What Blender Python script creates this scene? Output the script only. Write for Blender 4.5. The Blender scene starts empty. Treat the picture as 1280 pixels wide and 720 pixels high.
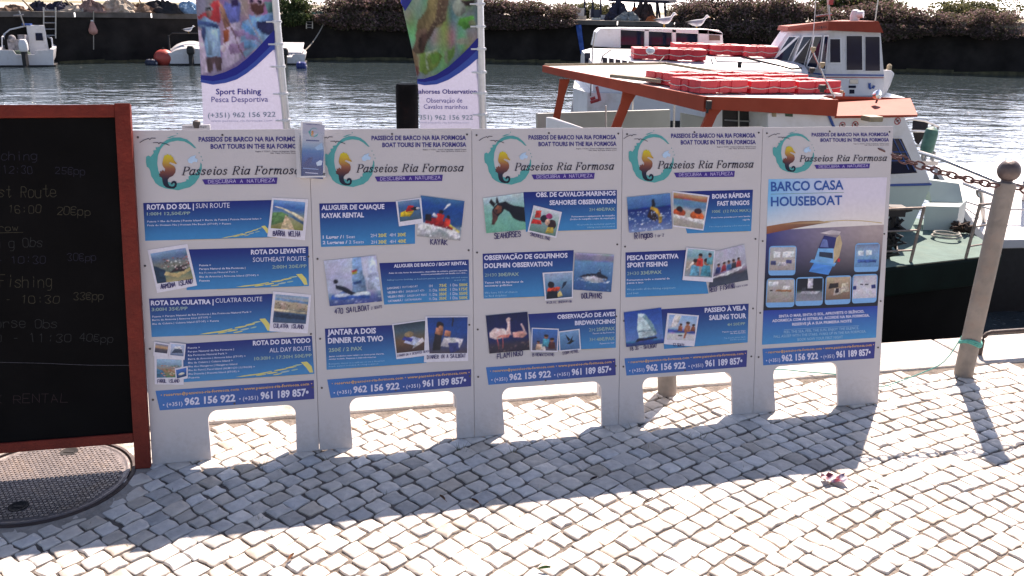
import bpy, math, random
import numpy as np
from mathutils import Vector, Matrix
from mathutils.geometry import tessellate_polygon
random.seed(7); rng = np.random.default_rng(7)
SC = bpy.context.scene; COL = SC.collection
R = math.radians

# ------------------------------------------------------------------ camera
F, EYE, HOR, SLOPE = 1100.0, 1.6, 10.0, 0.02          # focal length in px of 1280, eye height, horizon row, horizon slope
ROLL = math.atan(SLOPE); PITCH = math.atan((360-HOR)*math.cos(ROLL)/F)
CAM = np.array([0, 0, EYE])
fwd = np.array([0, math.cos(PITCH), -math.sin(PITCH)]); up0 = np.array([0, math.sin(PITCH), math.cos(PITCH)]); rt0 = np.array([1.0, 0, 0])
cr, sr = math.cos(ROLL), math.sin(ROLL)
c_right = cr*rt0 + sr*up0; c_up = -sr*rt0 + cr*up0
cam = bpy.data.cameras.new('camera'); cam.sensor_width = 36; cam.lens = F/1280*36; cam.clip_start = .05; cam.clip_end = 6000
camo = bpy.data.objects.new('camera', cam); COL.objects.link(camo)
M = Matrix.Identity(4)
for i in range(3):
    M[i][0] = c_right[i]; M[i][1] = c_up[i]; M[i][2] = -fwd[i]; M[i][3] = CAM[i]
camo.matrix_world = M; SC.camera = camo

# ------------------------------------------------------------------ daylight
SUN_EL, SUN_AZ = R(48.5), R(20)
world = bpy.data.worlds.new('World'); SC.world = world; world.use_nodes = True
wn = world.node_tree; bg = wn.nodes['Background']
sky = wn.nodes.new('ShaderNodeTexSky'); sky.sky_type = 'NISHITA'; sky.sun_disc = False
sky.sun_elevation = SUN_EL; sky.sun_rotation = SUN_AZ; sky.air_density = .8; sky.dust_density = .3; sky.ozone_density = 1.2
HAZE = 14.5                                             # bright summer haze low in the sky on the sun's side
wtc = wn.nodes.new('ShaderNodeTexCoord'); wsx = wn.nodes.new('ShaderNodeSeparateXYZ'); wn.links.new(wtc.outputs['Generated'], wsx.inputs[0])
wel = wn.nodes.new('ShaderNodeMapRange'); wel.interpolation_type = 'SMOOTHSTEP'; wel.inputs[1].default_value = .62; wel.inputs[2].default_value = -.05; wn.links.new(wsx.outputs['Z'], wel.inputs[0])
wdt = wn.nodes.new('ShaderNodeVectorMath'); wdt.operation = 'DOT_PRODUCT'; wdt.inputs[1].default_value = (math.sin(SUN_AZ), math.cos(SUN_AZ), 0); wn.links.new(wtc.outputs['Generated'], wdt.inputs[0])
waz = wn.nodes.new('ShaderNodeMapRange'); waz.interpolation_type = 'SMOOTHSTEP'; waz.inputs[1].default_value = .05; waz.inputs[2].default_value = .95; wn.links.new(wdt.outputs['Value'], waz.inputs[0])
wml = wn.nodes.new('ShaderNodeMath'); wml.operation = 'MULTIPLY'; wn.links.new(wel.outputs[0], wml.inputs[0]); wn.links.new(waz.outputs[0], wml.inputs[1])
wvs = wn.nodes.new('ShaderNodeVectorMath'); wvs.operation = 'SCALE'; wvs.inputs[0].default_value = (HAZE*.86, HAZE*.97, HAZE*1.17); wn.links.new(wml.outputs[0], wvs.inputs['Scale'])
wad = wn.nodes.new('ShaderNodeVectorMath'); wad.operation = 'ADD'; wn.links.new(sky.outputs[0], wad.inputs[0]); wn.links.new(wvs.outputs[0], wad.inputs[1])
wn.links.new(wad.outputs[0], bg.inputs[0]); bg.inputs[1].default_value = 0.08
sd = bpy.data.lights.new('sun', 'SUN'); sd.energy = 4.8; sd.angle = R(.5); sd.color = (1, .965, .91)
so = bpy.data.objects.new('sun', sd); COL.objects.link(so)
so.rotation_euler = Vector((math.sin(SUN_AZ)*math.cos(SUN_EL), math.cos(SUN_AZ)*math.cos(SUN_EL), math.sin(SUN_EL))).to_track_quat('Z', 'Y').to_euler()
so.location = (3, 8, 12)
vs = SC.view_settings; SC.display_settings.display_device = 'sRGB'
vs.view_transform = 'Standard'; vs.look = 'None'; vs.gamma = 1; vs.exposure = 1.2; vs.use_white_balance = True; vs.white_balance_temperature = 7600; vs.white_balance_tint = 21; vs.use_curve_mapping = False
SC.cycles.use_denoising = True; SC.cycles.max_bounces = 8; SC.cycles.sample_clamp_indirect = 6

# ------------------------------------------------------------------ helpers
def ray(x, y):
    return fwd*F + c_right*(x-640) - c_up*(y-360)
def at(x, y, Y):                                       # the point seen at a photo position, Y metres ahead
    d = ray(x, y); return CAM + d*(Y/d[1])
def gz(x, y, z=0.0):                                   # ... at height z
    d = ray(x, y); return CAM + d*((z-EYE)/d[2])
QU = np.array([.975, .2222, 0]); QU /= np.linalg.norm(QU); QV = np.array([-QU[1], QU[0], 0])   # along / across the quay
def Q(u, v, z=0.0): return QU*u + QV*v + np.array([0, 0, z])
def atV(x, y, v):
    d = ray(x, y); return CAM + d*(v/(d@QV))
def lin(c):
    return tuple(((v/255)/12.92 if v/255 <= .04045 else ((v/255+.055)/1.055)**2.4) for v in c)
def put(o, parent=None, loc=None):
    COL.objects.link(o)
    if parent is not None: o.parent = parent
    if loc is not None: o.location = loc
    return o
def tag(o, label=None, cat=None, group=None, kind=None):
    if label: o['label'] = label
    if cat: o['category'] = cat
    if group: o['group'] = group
    if kind: o['kind'] = kind
    return o
def thing(name, label, cat, loc=(0, 0, 0), group=None):
    o = bpy.data.objects.new(name, None); o.empty_display_size = .1
    put(o, None, tuple(float(a) for a in loc)); return tag(o, label, cat, group)
def kids(o): return [c for c in bpy.data.objects if c.parent == o]
def dup(root, loc=None, rotz=None, scale=None, label=None, group=None):
    r = root.copy(); COL.objects.link(r)
    for ch in list(root.children):
        c = ch.copy(); COL.objects.link(c); c.parent = r
        for g in list(ch.children):
            d = g.copy(); COL.objects.link(d); d.parent = c
    if loc is not None: r.location = [float(a) for a in loc]
    if rotz is not None: r.rotation_euler = (0, 0, rotz)
    if scale is not None: r.scale = (scale,)*3 if not hasattr(scale, '__len__') else scale
    return tag(r, label, None, group)

# ------------------------------------------------------------------ materials
def mat(name, col, rough=.6, var=.12, scale=8, bump=0.0, metal=0.0, bscale=None, coat=0.0, spec=.5, dirt=None, dirt_scale=3, dirt_amt=.5):
    m = bpy.data.materials.new(name); m.use_nodes = True; t = m.node_tree; b = t.nodes['Principled BSDF']
    col = tuple(col)
    b.inputs['Roughness'].default_value = rough; b.inputs['Metallic'].default_value = metal
    b.inputs['Coat Weight'].default_value = coat; b.inputs['Specular IOR Level'].default_value = spec
    tc = t.nodes.new('ShaderNodeTexCoord')
    n = t.nodes.new('ShaderNodeTexNoise'); n.inputs['Scale'].default_value = scale; n.inputs['Detail'].default_value = 6
    t.links.new(tc.outputs['Object'], n.inputs['Vector'])
    r = t.nodes.new('ShaderNodeValToRGB'); r.color_ramp.elements[0].position = .3; r.color_ramp.elements[1].position = .7
    r.color_ramp.elements[0].color = tuple(c*(1-var) for c in col)+(1,); r.color_ramp.elements[1].color = tuple(min(1, c*(1+var)) for c in col)+(1,)
    t.links.new(n.outputs['Fac'], r.inputs[0]); out = r.outputs[0]
    if dirt:
        n2 = t.nodes.new('ShaderNodeTexNoise'); n2.inputs['Scale'].default_value = dirt_scale; n2.inputs['Detail'].default_value = 8; n2.inputs['Roughness'].default_value = .7
        t.links.new(tc.outputs['Object'], n2.inputs['Vector'])
        r2 = t.nodes.new('ShaderNodeValToRGB'); r2.color_ramp.elements[0].position = .5; r2.color_ramp.elements[1].position = .72
        r2.color_ramp.elements[1].color = (dirt_amt,)*3+(1,); r2.color_ramp.elements[0].color = (0, 0, 0, 1)
        t.links.new(n2.outputs['Fac'], r2.inputs[0])
        mx = t.nodes.new('ShaderNodeMix'); mx.data_type = 'RGBA'; mx.inputs[7].default_value = tuple(dirt)+(1,)
        t.links.new(r2.outputs[0], mx.inputs[0]); t.links.new(out, mx.inputs[6]); out = mx.outputs[2]
    t.links.new(out, b.inputs['Base Color'])
    if bump:
        bn = t.nodes.new('ShaderNodeBump'); bn.inputs['Strength'].default_value = min(1, bump); bn.inputs['Distance'].default_value = .02
        n3 = t.nodes.new('ShaderNodeTexNoise'); n3.inputs['Scale'].default_value = bscale or scale*3; n3.inputs['Detail'].default_value = 5
        t.links.new(tc.outputs['Object'], n3.inputs['Vector']); t.links.new(n3.outputs['Fac'], bn.inputs['Height']); t.links.new(bn.outputs[0], b.inputs['Normal'])
    return m
def vmat(name, rough=.5, var=.1, scale=30, bump=0.0, trans=0.0, coat=0.0):
    """base colour from the mesh's own colour attribute (prints, stones, leaves), with a little noise"""
    m = bpy.data.materials.new(name); m.use_nodes = True; t = m.node_tree; b = t.nodes['Principled BSDF']
    b.inputs['Roughness'].default_value = rough; b.inputs['Coat Weight'].default_value = coat
    a = t.nodes.new('ShaderNodeAttribute'); a.attribute_name = 'tone'
    tc = t.nodes.new('ShaderNodeTexCoord')
    n = t.nodes.new('ShaderNodeTexNoise'); n.inputs['Scale'].default_value = scale; n.inputs['Detail'].default_value = 6
    t.links.new(tc.outputs['Object'], n.inputs['Vector'])
    mr = t.nodes.new('ShaderNodeMapRange'); mr.inputs[1].default_value = .3; mr.inputs[2].default_value = .7; mr.inputs[3].default_value = 1-var; mr.inputs[4].default_value = 1+var
    t.links.new(n.outputs['Fac'], mr.inputs[0])
    mu = t.nodes.new('ShaderNodeVectorMath'); mu.operation = 'SCALE'
    t.links.new(a.outputs['Color'], mu.inputs[0]); t.links.new(mr.outputs[0], mu.inputs['Scale']); t.links.new(mu.outputs[0], b.inputs['Base Color'])
    if trans:
        b.inputs['Subsurface Weight'].default_value = 0
        tr = t.nodes.new('ShaderNodeBsdfTranslucent'); ms = t.nodes.new('ShaderNodeMixShader'); ms.inputs[0].default_value = trans
        t.links.new(mu.outputs[0], tr.inputs[0]); t.links.new(b.outputs[0], ms.inputs[1]); t.links.new(tr.outputs[0], ms.inputs[2])
        t.links.new(ms.outputs[0], t.nodes['Material Output'].inputs[0])
    if bump:
        bn = t.nodes.new('ShaderNodeBump'); bn.inputs['Strength'].default_value = bump; bn.inputs['Distance'].default_value = .01
        n3 = t.nodes.new('ShaderNodeTexNoise'); n3.inputs['Scale'].default_value = scale*2; n3.inputs['Detail'].default_value = 6
        t.links.new(tc.outputs['Object'], n3.inputs['Vector']); t.links.new(n3.outputs['Fac'], bn.inputs['Height']); t.links.new(bn.outputs[0], b.inputs['Normal'])
    return m

# ------------------------------------------------------------------ mesh builder
class MB:
    def __init__(s): s.v = []; s.f = []; s.c = []; s.col = (1, 1, 1)
    def add(s, vs, fs, col=None):
        k = len(s.v); s.v += [tuple(float(a) for a in v) for v in vs]; s.f += [tuple(i+k for i in f) for f in fs]
        s.c += [tuple(col or s.col)]*len(vs) if not (isinstance(col, list)) else [tuple(c) for c in col]
        return s
    def box(s, c, size, ax=None, col=None):
        c = np.array(c, float); X, Y, Z = ax if ax is not None else np.eye(3); h = np.array(size)/2
        vs = [c+X*a*h[0]+Y*b*h[1]+Z*d*h[2] for a in (-1, 1) for b in (-1, 1) for d in (-1, 1)]
        return s.add(vs, [(0, 1, 3, 2), (4, 6, 7, 5), (0, 4, 5, 1), (2, 3, 7, 6), (0, 2, 6, 4), (1, 5, 7, 3)], col)
    def prism(s, base, off, col=None):
        """polygon (any, concave too) swept by the vector off"""
        base = [np.array(p, float) for p in base]; off = np.array(off, float); n = len(base)
        vs = base+[p+off for p in base]
        tri = tessellate_polygon([[Vector(p) for p in base]])
        fs = [tuple(t) for t in tri]+[tuple(n+i for i in reversed(t)) for t in tri]+[(i, (i+1) % n, n+(i+1) % n, n+i) for i in range(n)]
        return s.add(vs, fs, col)
    def loft(s, rings, col=None, caps=True):
        n = len(rings[0]); vs = [p for r in rings for p in r]; fs = []
        for k in range(len(rings)-1):
            for i in range(n):
                j = (i+1) % n; fs.append((k*n+i, k*n+j, (k+1)*n+j, (k+1)*n+i))
        if caps:
            for k in (0, len(rings)-1):
                for t in tessellate_polygon([[Vector(p) for p in rings[k]]]): fs.append(tuple(k*n+i for i in t))
        return s.add(vs, fs, col)
    def tube(s, pts, r, n=8, col=None, closed=False):
        P = [np.array(p, float) for p in pts]; m = len(P); rr = r if hasattr(r, '__len__') else [r]*m; rings = []
        up = np.array([0, 0, 1.0])
        for i in range(m):
            a = P[(i-1) % m] if (i > 0 or closed) else P[i]; b = P[(i+1) % m] if (i < m-1 or closed) else P[i]
            t = b-a; t = t/(np.linalg.norm(t)+1e-9)
            x = np.cross(t, up if abs(t[2]) < .95 else np.array([1.0, 0, 0])); x /= np.linalg.norm(x); y = np.cross(x, t)
            rings.append([P[i]+rr[i]*(math.cos(q)*x+math.sin(q)*y) for q in [2*math.pi*k/n for k in range(n)]])
        if closed: rings.append(rings[0])
        return s.loft(rings, col, caps=not closed)
    def lathe(s, prof, c, n=20, axis=(0, 0, 1), col=None):
        Z = np.array(axis, float); Z /= np.linalg.norm(Z); X = np.cross(Z, [0, 1, 0] if abs(Z[1]) < .9 else [1, 0, 0]); X /= np.linalg.norm(X); Y = np.cross(Z, X); c = np.array(c, float)
        return s.loft([[c+Z*h+max(r, 1e-4)*(math.cos(q)*X+math.sin(q)*Y) for q in [2*math.pi*k/n for k in range(n)]] for r, h in prof], col)
    def ball(s, c, r, n=14, m=9, col=None):
        r3 = np.array(r if hasattr(r, '__len__') else [r]*3); c = np.array(c, float)
        return s.loft([[c+r3*np.array([math.cos(q)*math.sin(a), math.sin(q)*math.sin(a), -math.cos(a)]) for q in [2*math.pi*k/n for k in range(n)]] for a in [math.pi*(.02+.96*j/(m-1)) for j in range(m)]], col)
    def build(s, name, material, parent=None, smooth=False, bevel=0.0, segs=2, loc=None, colours=False, local=False):
        o_ = np.zeros(3) if local else np.array(parent_loc(parent) if parent is not None else (loc if loc is not None else (0, 0, 0)))
        me = bpy.data.meshes.new(name); V = np.array(s.v)-o_ if len(s.v) else np.zeros((0, 3))
        me.from_pydata([tuple(p) for p in V], [], s.f); me.validate()
        if colours:
            a = me.color_attributes.new('tone', 'FLOAT_COLOR', 'POINT')
            a.data.foreach_set('color', np.array([tuple(c)+(1,) for c in s.c], dtype=np.float32).ravel())
        import bmesh
        bm = bmesh.new(); bm.from_mesh(me); bmesh.ops.recalc_face_normals(bm, faces=bm.faces); bm.to_mesh(me); bm.free()
        if smooth:
            me.polygons.foreach_set('use_smooth', [True]*len(me.polygons)); me.set_sharp_from_angle(angle=R(42))
        me.materials.append(material); o = bpy.data.objects.new(name, me); put(o, parent, None if parent is not None else (loc if loc is not None else (0, 0, 0)))
        if bevel:
            b = o.modifiers.new('bevel', 'BEVEL'); b.width = bevel; b.segments = segs; b.limit_method = 'ANGLE'; b.angle_limit = R(35)
        return o
def parent_loc(p):
    l = np.array([0.0, 0, 0])
    while p is not None: l = l+np.array(p.location); p = p.parent
    return l

# ------------------------------------------------------------------ flat printing on a plane (boards, banners, leaflets)
class Sheet:
    """a plane in the scene: origin O, unit vectors U (along), W (up), N (towards the viewer)"""
    def __init__(s, O, U, W):
        s.O = np.array(O, float); s.U = np.array(U, float); s.W = np.array(W, float); s.N = np.cross(s.U, s.W)
        s.wave = None
    def uv(s, P):
        P = np.asarray(P, float).reshape(-1, 2)
        d = fwd*F+np.outer(P[:, 0]-640, c_right)-np.outer(P[:, 1]-360, c_up)
        q = CAM-s.O; t = -(q@s.N)/(d@s.N)
        return np.stack([q@s.U+t*(d@s.U), q@s.W+t*(d@s.W)], 1)
    def matrix(s, du=0.0):
        m = Matrix.Identity(4); o = s.O+s.U*du
        for i in range(3): m[i][0] = s.U[i]; m[i][1] = s.W[i]; m[i][2] = s.N[i]; m[i][3] = o[i]
        return m
class Crop:
    def __init__(s, x, y, k): s.x = x; s.y = y; s.k = k
    def __call__(s, *P): return [(s.x+a/s.k, s.y+b/s.k) for a, b in P]
SHADE = .95                                             # printed colours are noted as they look in the shade: back to reflectance
def D(c): return tuple(min(.86, v/SHADE) for v in lin(c))
_tc = {}
def text_mesh(body, bold=0.0, res=2):
    k = (body, bold, res)
    if k not in _tc:
        base = body.replace('Ã', 'A').replace('ã', 'a') if bold else body
        cu = bpy.data.curves.new('lettering', 'FONT'); cu.body = base; cu.offset = bold; cu.resolution_u = res; cu.size = 1
        ob = bpy.data.objects.new('lettering', cu); me = bpy.data.meshes.new_from_object(ob)
        v = np.array([x.co[:2] for x in me.vertices]).reshape(-1, 2); f = [tuple(p.vertices) for p in me.polygons]
        bpy.data.objects.remove(ob); bpy.data.curves.remove(cu); bpy.data.meshes.remove(me)
        if bold and body != base:                       # the tilde of a bold a-tilde is set as a mark of its own
            tv, tf = text_mesh('~', bold, res); tv = (tv-tv.mean(0))*np.array([.62, .75])
            for i, ch in enumerate(body):
                if ch in 'Ãã':
                    e_ = text_mesh(base[:i+1], bold, res)[0][:, 0].max(); w_ = np.ptp(text_mesh(base[i], bold, res)[0][:, 0]); f = f+[tuple(q+len(v) for q in t) for t in tf]
                    v = np.vstack([v, tv+np.array([e_-w_/2, .83 if ch == 'Ã' else .66])])
        _tc[k] = (v, f)
    return _tc[k]
CAPH = float(np.ptp(text_mesh('H')[0][:, 1]))
GL = dict(A='002640 1232', B='0006 0626353403 033342413000', C='4536160501103041', D='00062644422000', E='46060040 0333', F='460600 0333', G='45361605011030414323', H='0006 4046 0343', I='2026', J='4641301001', K='0006 460340', L='060040', M='0006234640', N='00064046', O='163645413010010516', P='00063645433303', R='00063645433303 2340', S='4536160504334241301001', T='0646 2620', U='060110304146', V='062046', W='0610243046', Y='062346 2320', Z='06460040')
GL.update({'6': '453616050110304142331302', '8': '133344453616050413 1302011030414233', '9': '01103041453616050413334 '.strip()+'4', 'd': '4640 4334140301103041', 'l': '2620', 'm': '0400 03142320 23344340', 'v': '042044', 'k': '0600 440240', 'y': '_0603123243 _4641301001', '0': GL['O'], '1': '152620', '2': '05163645440040', '3': '0516364534233241301001', '4': '30360242', '5': '460603334241301001', '7': '064620', ':': '2122 2425', '-': '1333', '€': '4536160501103041 0232 0434',
  'a': '4340 4334140301103041', 'b': '0600 0314344341301001', 'c': '4334140301103041', 'e': '02424334140301103041', 'f': '36261520 0434', 'g': '_4536160503123243 _46413010', 'h': '0600 0314344340', 'i': '2024 2526', 'n': '0400 0314344340', 'o': '143443413010010314', 'p': '_0006 _0516364543321203', 'r': '0400 03143443', 's': '433414033241301001', 't': '26213041 0434', 'u': '0401103041 4440', 'w': '0410233044'})
class Print:
    """collects flat shapes given at photo positions and lays them on a sheet, n metres in front of it"""
    def __init__(s, sheet): s.s = sheet; s.v = []; s.f = []; s.c = []; s.k = 0
    def add(s, px, faces, col, n):
        uv = s.s.uv(px); z = np.full((len(uv), 1), n)
        s.v.append(np.hstack([uv, z])); s.f += [tuple(i+s.k for i in f) for f in faces]; s.k += len(uv)
        s.c += list(col) if isinstance(col, list) else [col]*len(uv)
    def poly(s, px, col, n):
        if isinstance(col, list): c = col
        elif callable(col): c = [col(*p) for p in px]
        else: c = col
        s.add(px, [tuple(t) for t in tessellate_polygon([[Vector((a, b, 0)) for a, b in px]])], c, n)
    def grid(s, q, fn, n, nu=8, nv=8):
        q = np.array(q, float); P = []; C = []
        for j in range(nv+1):
            for i in range(nu+1):
                a, b = i/nu, j/nv
                P.append((1-b)*((1-a)*q[0]+a*q[1])+b*((1-a)*q[3]+a*q[2])); C.append(fn(a, 1-b))
        s.add(P, [(j*(nu+1)+i, j*(nu+1)+i+1, (j+1)*(nu+1)+i+1, (j+1)*(nu+1)+i) for j in range(nv) for i in range(nu)], C, n)
    def text(s, body, p0, p1, cap, col, n, bold=.02, res=2, shear=0.0):
        v, f = text_mesh(body, bold, res)
        if not len(v): return
        x0, x1 = v[:, 0].min(), v[:, 0].max(); p0 = np.array(p0, float); e = np.array(p1, float)-p0; L = np.linalg.norm(e)
        a = (v[:, 0]-x0)/(x1-x0)+shear*v[:, 1]/CAPH*cap/L; b = v[:, 1]/CAPH*cap
        s.add(p0+np.outer(a, e)+np.outer(b, np.array([e[1]/L*.3, -1.0])), f, col, n)
    def line(s, pts, w, col, n):
        P = np.array(pts, float)
        for a, b in zip(P[:-1], P[1:]):
            t = b-a; L = np.linalg.norm(t)+1e-9; t = t/L; m = np.array([-t[1], t[0]])*w/2; g = t*w*.3
            s.add([a-g+m, b+g+m, b+g-m, a-g-m], [(0, 1, 2, 3)], col, n)
    def hand(s, body, p0, p1, cap, col, n, w=None, jit=.35):
        """marker or chalk handwriting between two photo positions"""
        p0 = np.array(p0, float); p1 = np.array(p1, float); N = len(body); adv = (p1-p0)/max(N-.25, 1); e = adv/np.linalg.norm(adv); w = w or cap*.16
        dn = np.array([e[1]*.3, -1.0])
        for i, ch in enumerate(body):
            g = GL.get(ch)
            if not g: continue
            o = p0+adv*i+dn*random.uniform(-.06, .06)*cap; cw = np.linalg.norm(adv)*.74; k = random.uniform(.9, 1.08); sh = random.uniform(-.1, .15)
            for st in g.split():
                dy = 0
                if st[0] == '_': st = st[1:]; dy = -2
                pts = [(int(st[q]), int(st[q+1])+dy) for q in range(0, len(st), 2)]
                s.line([o+e*((x/4+sh*y/6)*cw+random.uniform(-jit, jit)*cap*.08)+dn*(y/6*cap*k) for x, y in pts], w, col, n)
    def fine(s, pts, col, n, amt=.14, lvl=2):
        """a shape of a printed photograph: broken into small facets of uneven tone"""
        V = [np.array(p, float) for p in pts]; T = [tuple(t) for t in tessellate_polygon([[Vector((a, b, 0)) for a, b in pts]])]
        for _ in range(lvl):
            mid = {}; N = []
            def m_(i, j):
                k = (min(i, j), max(i, j))
                if k not in mid: mid[k] = len(V); V.append((V[i]+V[j])/2)
                return mid[k]
            for a, b, c in T: ab, bc, ca = m_(a, b), m_(b, c), m_(c, a); N += [(a, ab, ca), (ab, b, bc), (ca, bc, c), (ab, bc, ca)]
            T = N
        V2 = np.array(V); lo, hi = V2.min(0), V2.max(0); h = (V2-lo)/(hi-lo+1e-6); ph = random.uniform(0, 6)
        C = []
        for q in h:
            k = 1+random.uniform(-amt, amt)+amt*1.1*(math.sin(ph+q[0]*5)*.5+(.5-q[1])); C.append(tuple(min(.86, max(0, v*k*(1+random.uniform(-.04, .04)))) for v in col))
        s.add(V2, T, C, n)
    def quad(s, q, fn, n): s.grid(q, fn, n, 6, 6)
    def build(s, name, material, parent, du=0.0, wave=None):
        V = np.vstack(s.v); V[:, 0] -= du
        if wave is not None: V[:, 2] += wave(V[:, 0], V[:, 1])
        me = bpy.data.meshes.new(name); me.from_pydata([tuple(map(float, p)) for p in V], [], s.f)
        a = me.color_attributes.new('tone', 'FLOAT_COLOR', 'POINT'); a.data.foreach_set('color', np.array([tuple(c)+(1,) for c in s.c], dtype=np.float32).ravel())
        nrm = np.array([p.normal[2] for p in me.polygons]) if len(me.polygons) else []
        flip = [p.index for p in me.polygons if p.normal[2] < 0]
        if flip:
            import bmesh
            bm = bmesh.new(); bm.from_mesh(me); bm.faces.ensure_lookup_table(); bmesh.ops.reverse_faces(bm, faces=[bm.faces[i] for i in flip]); bm.to_mesh(me); bm.free()
        me.materials.append(material); o = bpy.data.objects.new(name, me); put(o, parent); return o
def grad(p0, p1, c0, c1):
    p0 = np.array(p0, float); d = np.array(p1, float)-p0; L = d@d
    def g(x, y):
        t = min(1, max(0, ((np.array([x, y])-p0)@d)/L)); return tuple(a*(1-t)+b*t for a, b in zip(c0, c1))
    return g

# ================================================================== SETTING
WZ = -1.2                                              # water level below the quay
KV = float(np.mean([gz(266, 517)@QV, gz(849, 483)@QV, gz(1097, 469)@QV, gz(1269, 458)@QV]))   # cobbles end here
EV = float(np.mean([gz(1097, 427)@QV, gz(1180, 423)@QV, gz(1280, 417)@QV]))                     # quay edge
m_sand = mat('joint_sand', (.17, .145, .125), .95, .4, 25, .6)
m_stone = vmat('limestone', .6, .12, 30, .28)
m_coping = mat('coping_concrete', (.50, .47, .44), .85, .16, 5, .5, bscale=40, dirt=(.2, .17, .14), dirt_scale=4, dirt_amt=.7)
m_quay = mat('quay_wall_stone', (.09, .085, .075), .9, .3, 3, .8)
def quay_pt(u, v, z=0): return Q(u, v, z)
b = MB(); b.add([Q(-40, -30, -.0085), Q(40, -30, -.0085), Q(40, KV+.01, -.0085), Q(-40, KV+.01, -.0085)], [(0, 1, 2, 3)])
tag(b.build('ground', m_sand), kind='structure')
MC = gz(55, 600); MR = .282                            # manhole
b = MB(); Cc = np.array([4.24, -1.64]); r = .6; row = 0
while r < 13:
    h = .070*random.uniform(.9, 1.12); th = random.uniform(0, .1); tend = math.pi*2
    wob = random.uniform(-.01, .01); ang = 0.0
    while th < tend:
        w = .072*random.choice((.84, .92, 1, 1, 1, 1.06, 1.14)); dth = w/(r+h/2)
        ctr = Cc+(r+h/2)*np.array([math.cos(th+dth/2), math.sin(th+dth/2)])
        P3 = np.array([ctr[0], ctr[1], 0])
        vq = P3@QV; uq = P3@QU
        if vq < KV-.035 and vq > -2.2 and -6.5 < uq < 7.5 and np.hypot(ctr[0]-MC[0], ctr[1]-MC[1]) > MR+.036:
            g = random.uniform(.0024, .0060); j = lambda s=.0052: random.uniform(-s, s)
            def pt(a, rr): return np.array([Cc[0]+rr*math.cos(a), Cc[1]+rr*math.sin(a)])
            A = [pt(th+g/r+j()/r, r+g+j()), pt(th+dth-g/r+j()/r, r+g+j()), pt(th+dth-g/r+j()/r, r+h-g+j()), pt(th+g/r+j()/r, r+h-g+j())]
            ring = []
            for i in range(4):
                p, q_, s_ = A[i], A[(i+1) % 4], A[i-1]
                k1 = random.uniform(.03, .13); k2 = random.uniform(.03, .13)
                ring += [p+(s_-p)*k1, p+(s_-p)*k1*.3+(q_-p)*k2*.3, p+(q_-p)*k2, (p+q_)/2+np.array([j(.005), j(.005)])]
            cen = sum(ring)/len(ring); tx, ty = random.gauss(0, .007), random.gauss(0, .007); z0 = random.gauss(0, .0010)
            def zz(p, d): return z0+tx*(p[0]-cen[0])+ty*(p[1]-cen[1])-d
            n = len(ring); mid = [cen+(p-cen)*.91 for p in ring]; inn = [cen+(p-cen)*.5 for p in ring]
            vs = [(*p, zz(p, .03)) for p in ring]+[(*p, zz(p, .0036)) for p in ring]+[(*p, zz(p, .0005+random.uniform(0, .0009))) for p in mid]+[(*p, zz(p, random.uniform(-.0006, .0009))) for p in inn]+[(*cen, zz(cen, 0))]
            fs = []
            for L in range(3):
                for i in range(n): fs.append((L*n+i, L*n+(i+1) % n, (L+1)*n+(i+1) % n, (L+1)*n+i))
            for i in range(n): fs.append((3*n+i, 3*n+(i+1) % n, 4*n))
            t = random.gauss(.62, .07); wm = random.gauss(.016, .016)
            if random.random() < .12: t *= .8
            b.add(vs, fs, (t+wm, t*.95, t*.885-wm))
        th += dth
    r += h; row += 1
tag(b.build('pavement', m_stone, smooth=True, colours=True), kind='structure')
# coping stones along the quay edge
b = MB(); u = -14.0
while u < 16:
    L = random.uniform(1.2, 1.9); dz = random.uniform(-.003, .003)
    ctr = Q(u+L/2, (KV+EV)/2, -.12+dz); b.box(ctr, (L-.008, EV-KV-.004, .25), (QU, QV, np.array([0, 0, 1.0]))); u += L
tag(b.build('quay_kerb', m_coping, bevel=.012), kind='structure')
b = MB(); b.add([Q(-40, EV-.03, -.02), Q(40, EV-.03, -.02), Q(40, EV-.03, -4), Q(-40, EV-.03, -4)], [(0, 1, 2, 3)])
tag(b.build('quay', m_quay), kind='structure')

# ---- water
m_water = bpy.data.materials.new('harbour_water'); m_water.use_nodes = True; t = m_water.node_tree; p = t.nodes['Principled BSDF']
p.inputs['Base Color'].default_value = (.040, .060, .068, 1); p.inputs['Roughness'].default_value = .07; p.inputs['IOR'].default_value = 1.55
tc = t.nodes.new('ShaderNodeTexCoord'); prev = None
for sc_, st_, dist, det in ((.55, .9, .075, 3), (2.4, .9, .024, 3), (11, .8, .0022, 2)):
    mp = t.nodes.new('ShaderNodeMapping'); mp.inputs['Scale'].default_value = (.62, 1.25, 1); mp.inputs['Rotation'].default_value = (0, 0, R(12+sc_*3))
    nz = t.nodes.new('ShaderNodeTexNoise'); nz.inputs['Scale'].default_value = sc_; nz.inputs['Detail'].default_value = det; nz.inputs['Distortion'].default_value = .5
    bp = t.nodes.new('ShaderNodeBump'); bp.inputs['Strength'].default_value = st_; bp.inputs['Distance'].default_value = dist
    t.links.new(tc.outputs['Object'], mp.inputs[0]); t.links.new(mp.outputs[0], nz.inputs['Vector']); t.links.new(nz.outputs['Fac'], bp.inputs['Height'])
    if prev: t.links.new(prev.outputs[0], bp.inputs['Normal'])
    prev = bp
gn = t.nodes.new('ShaderNodeTexNoise'); gn.inputs['Scale'].default_value = 7; gn.inputs['Detail'].default_value = 2; t.links.new(tc.outputs['Object'], gn.inputs['Vector'])
gr = t.nodes.new('ShaderNodeMapRange'); gr.inputs[1].default_value = .62; gr.inputs[2].default_value = .72; t.links.new(gn.outputs['Fac'], gr.inputs[0])
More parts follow.
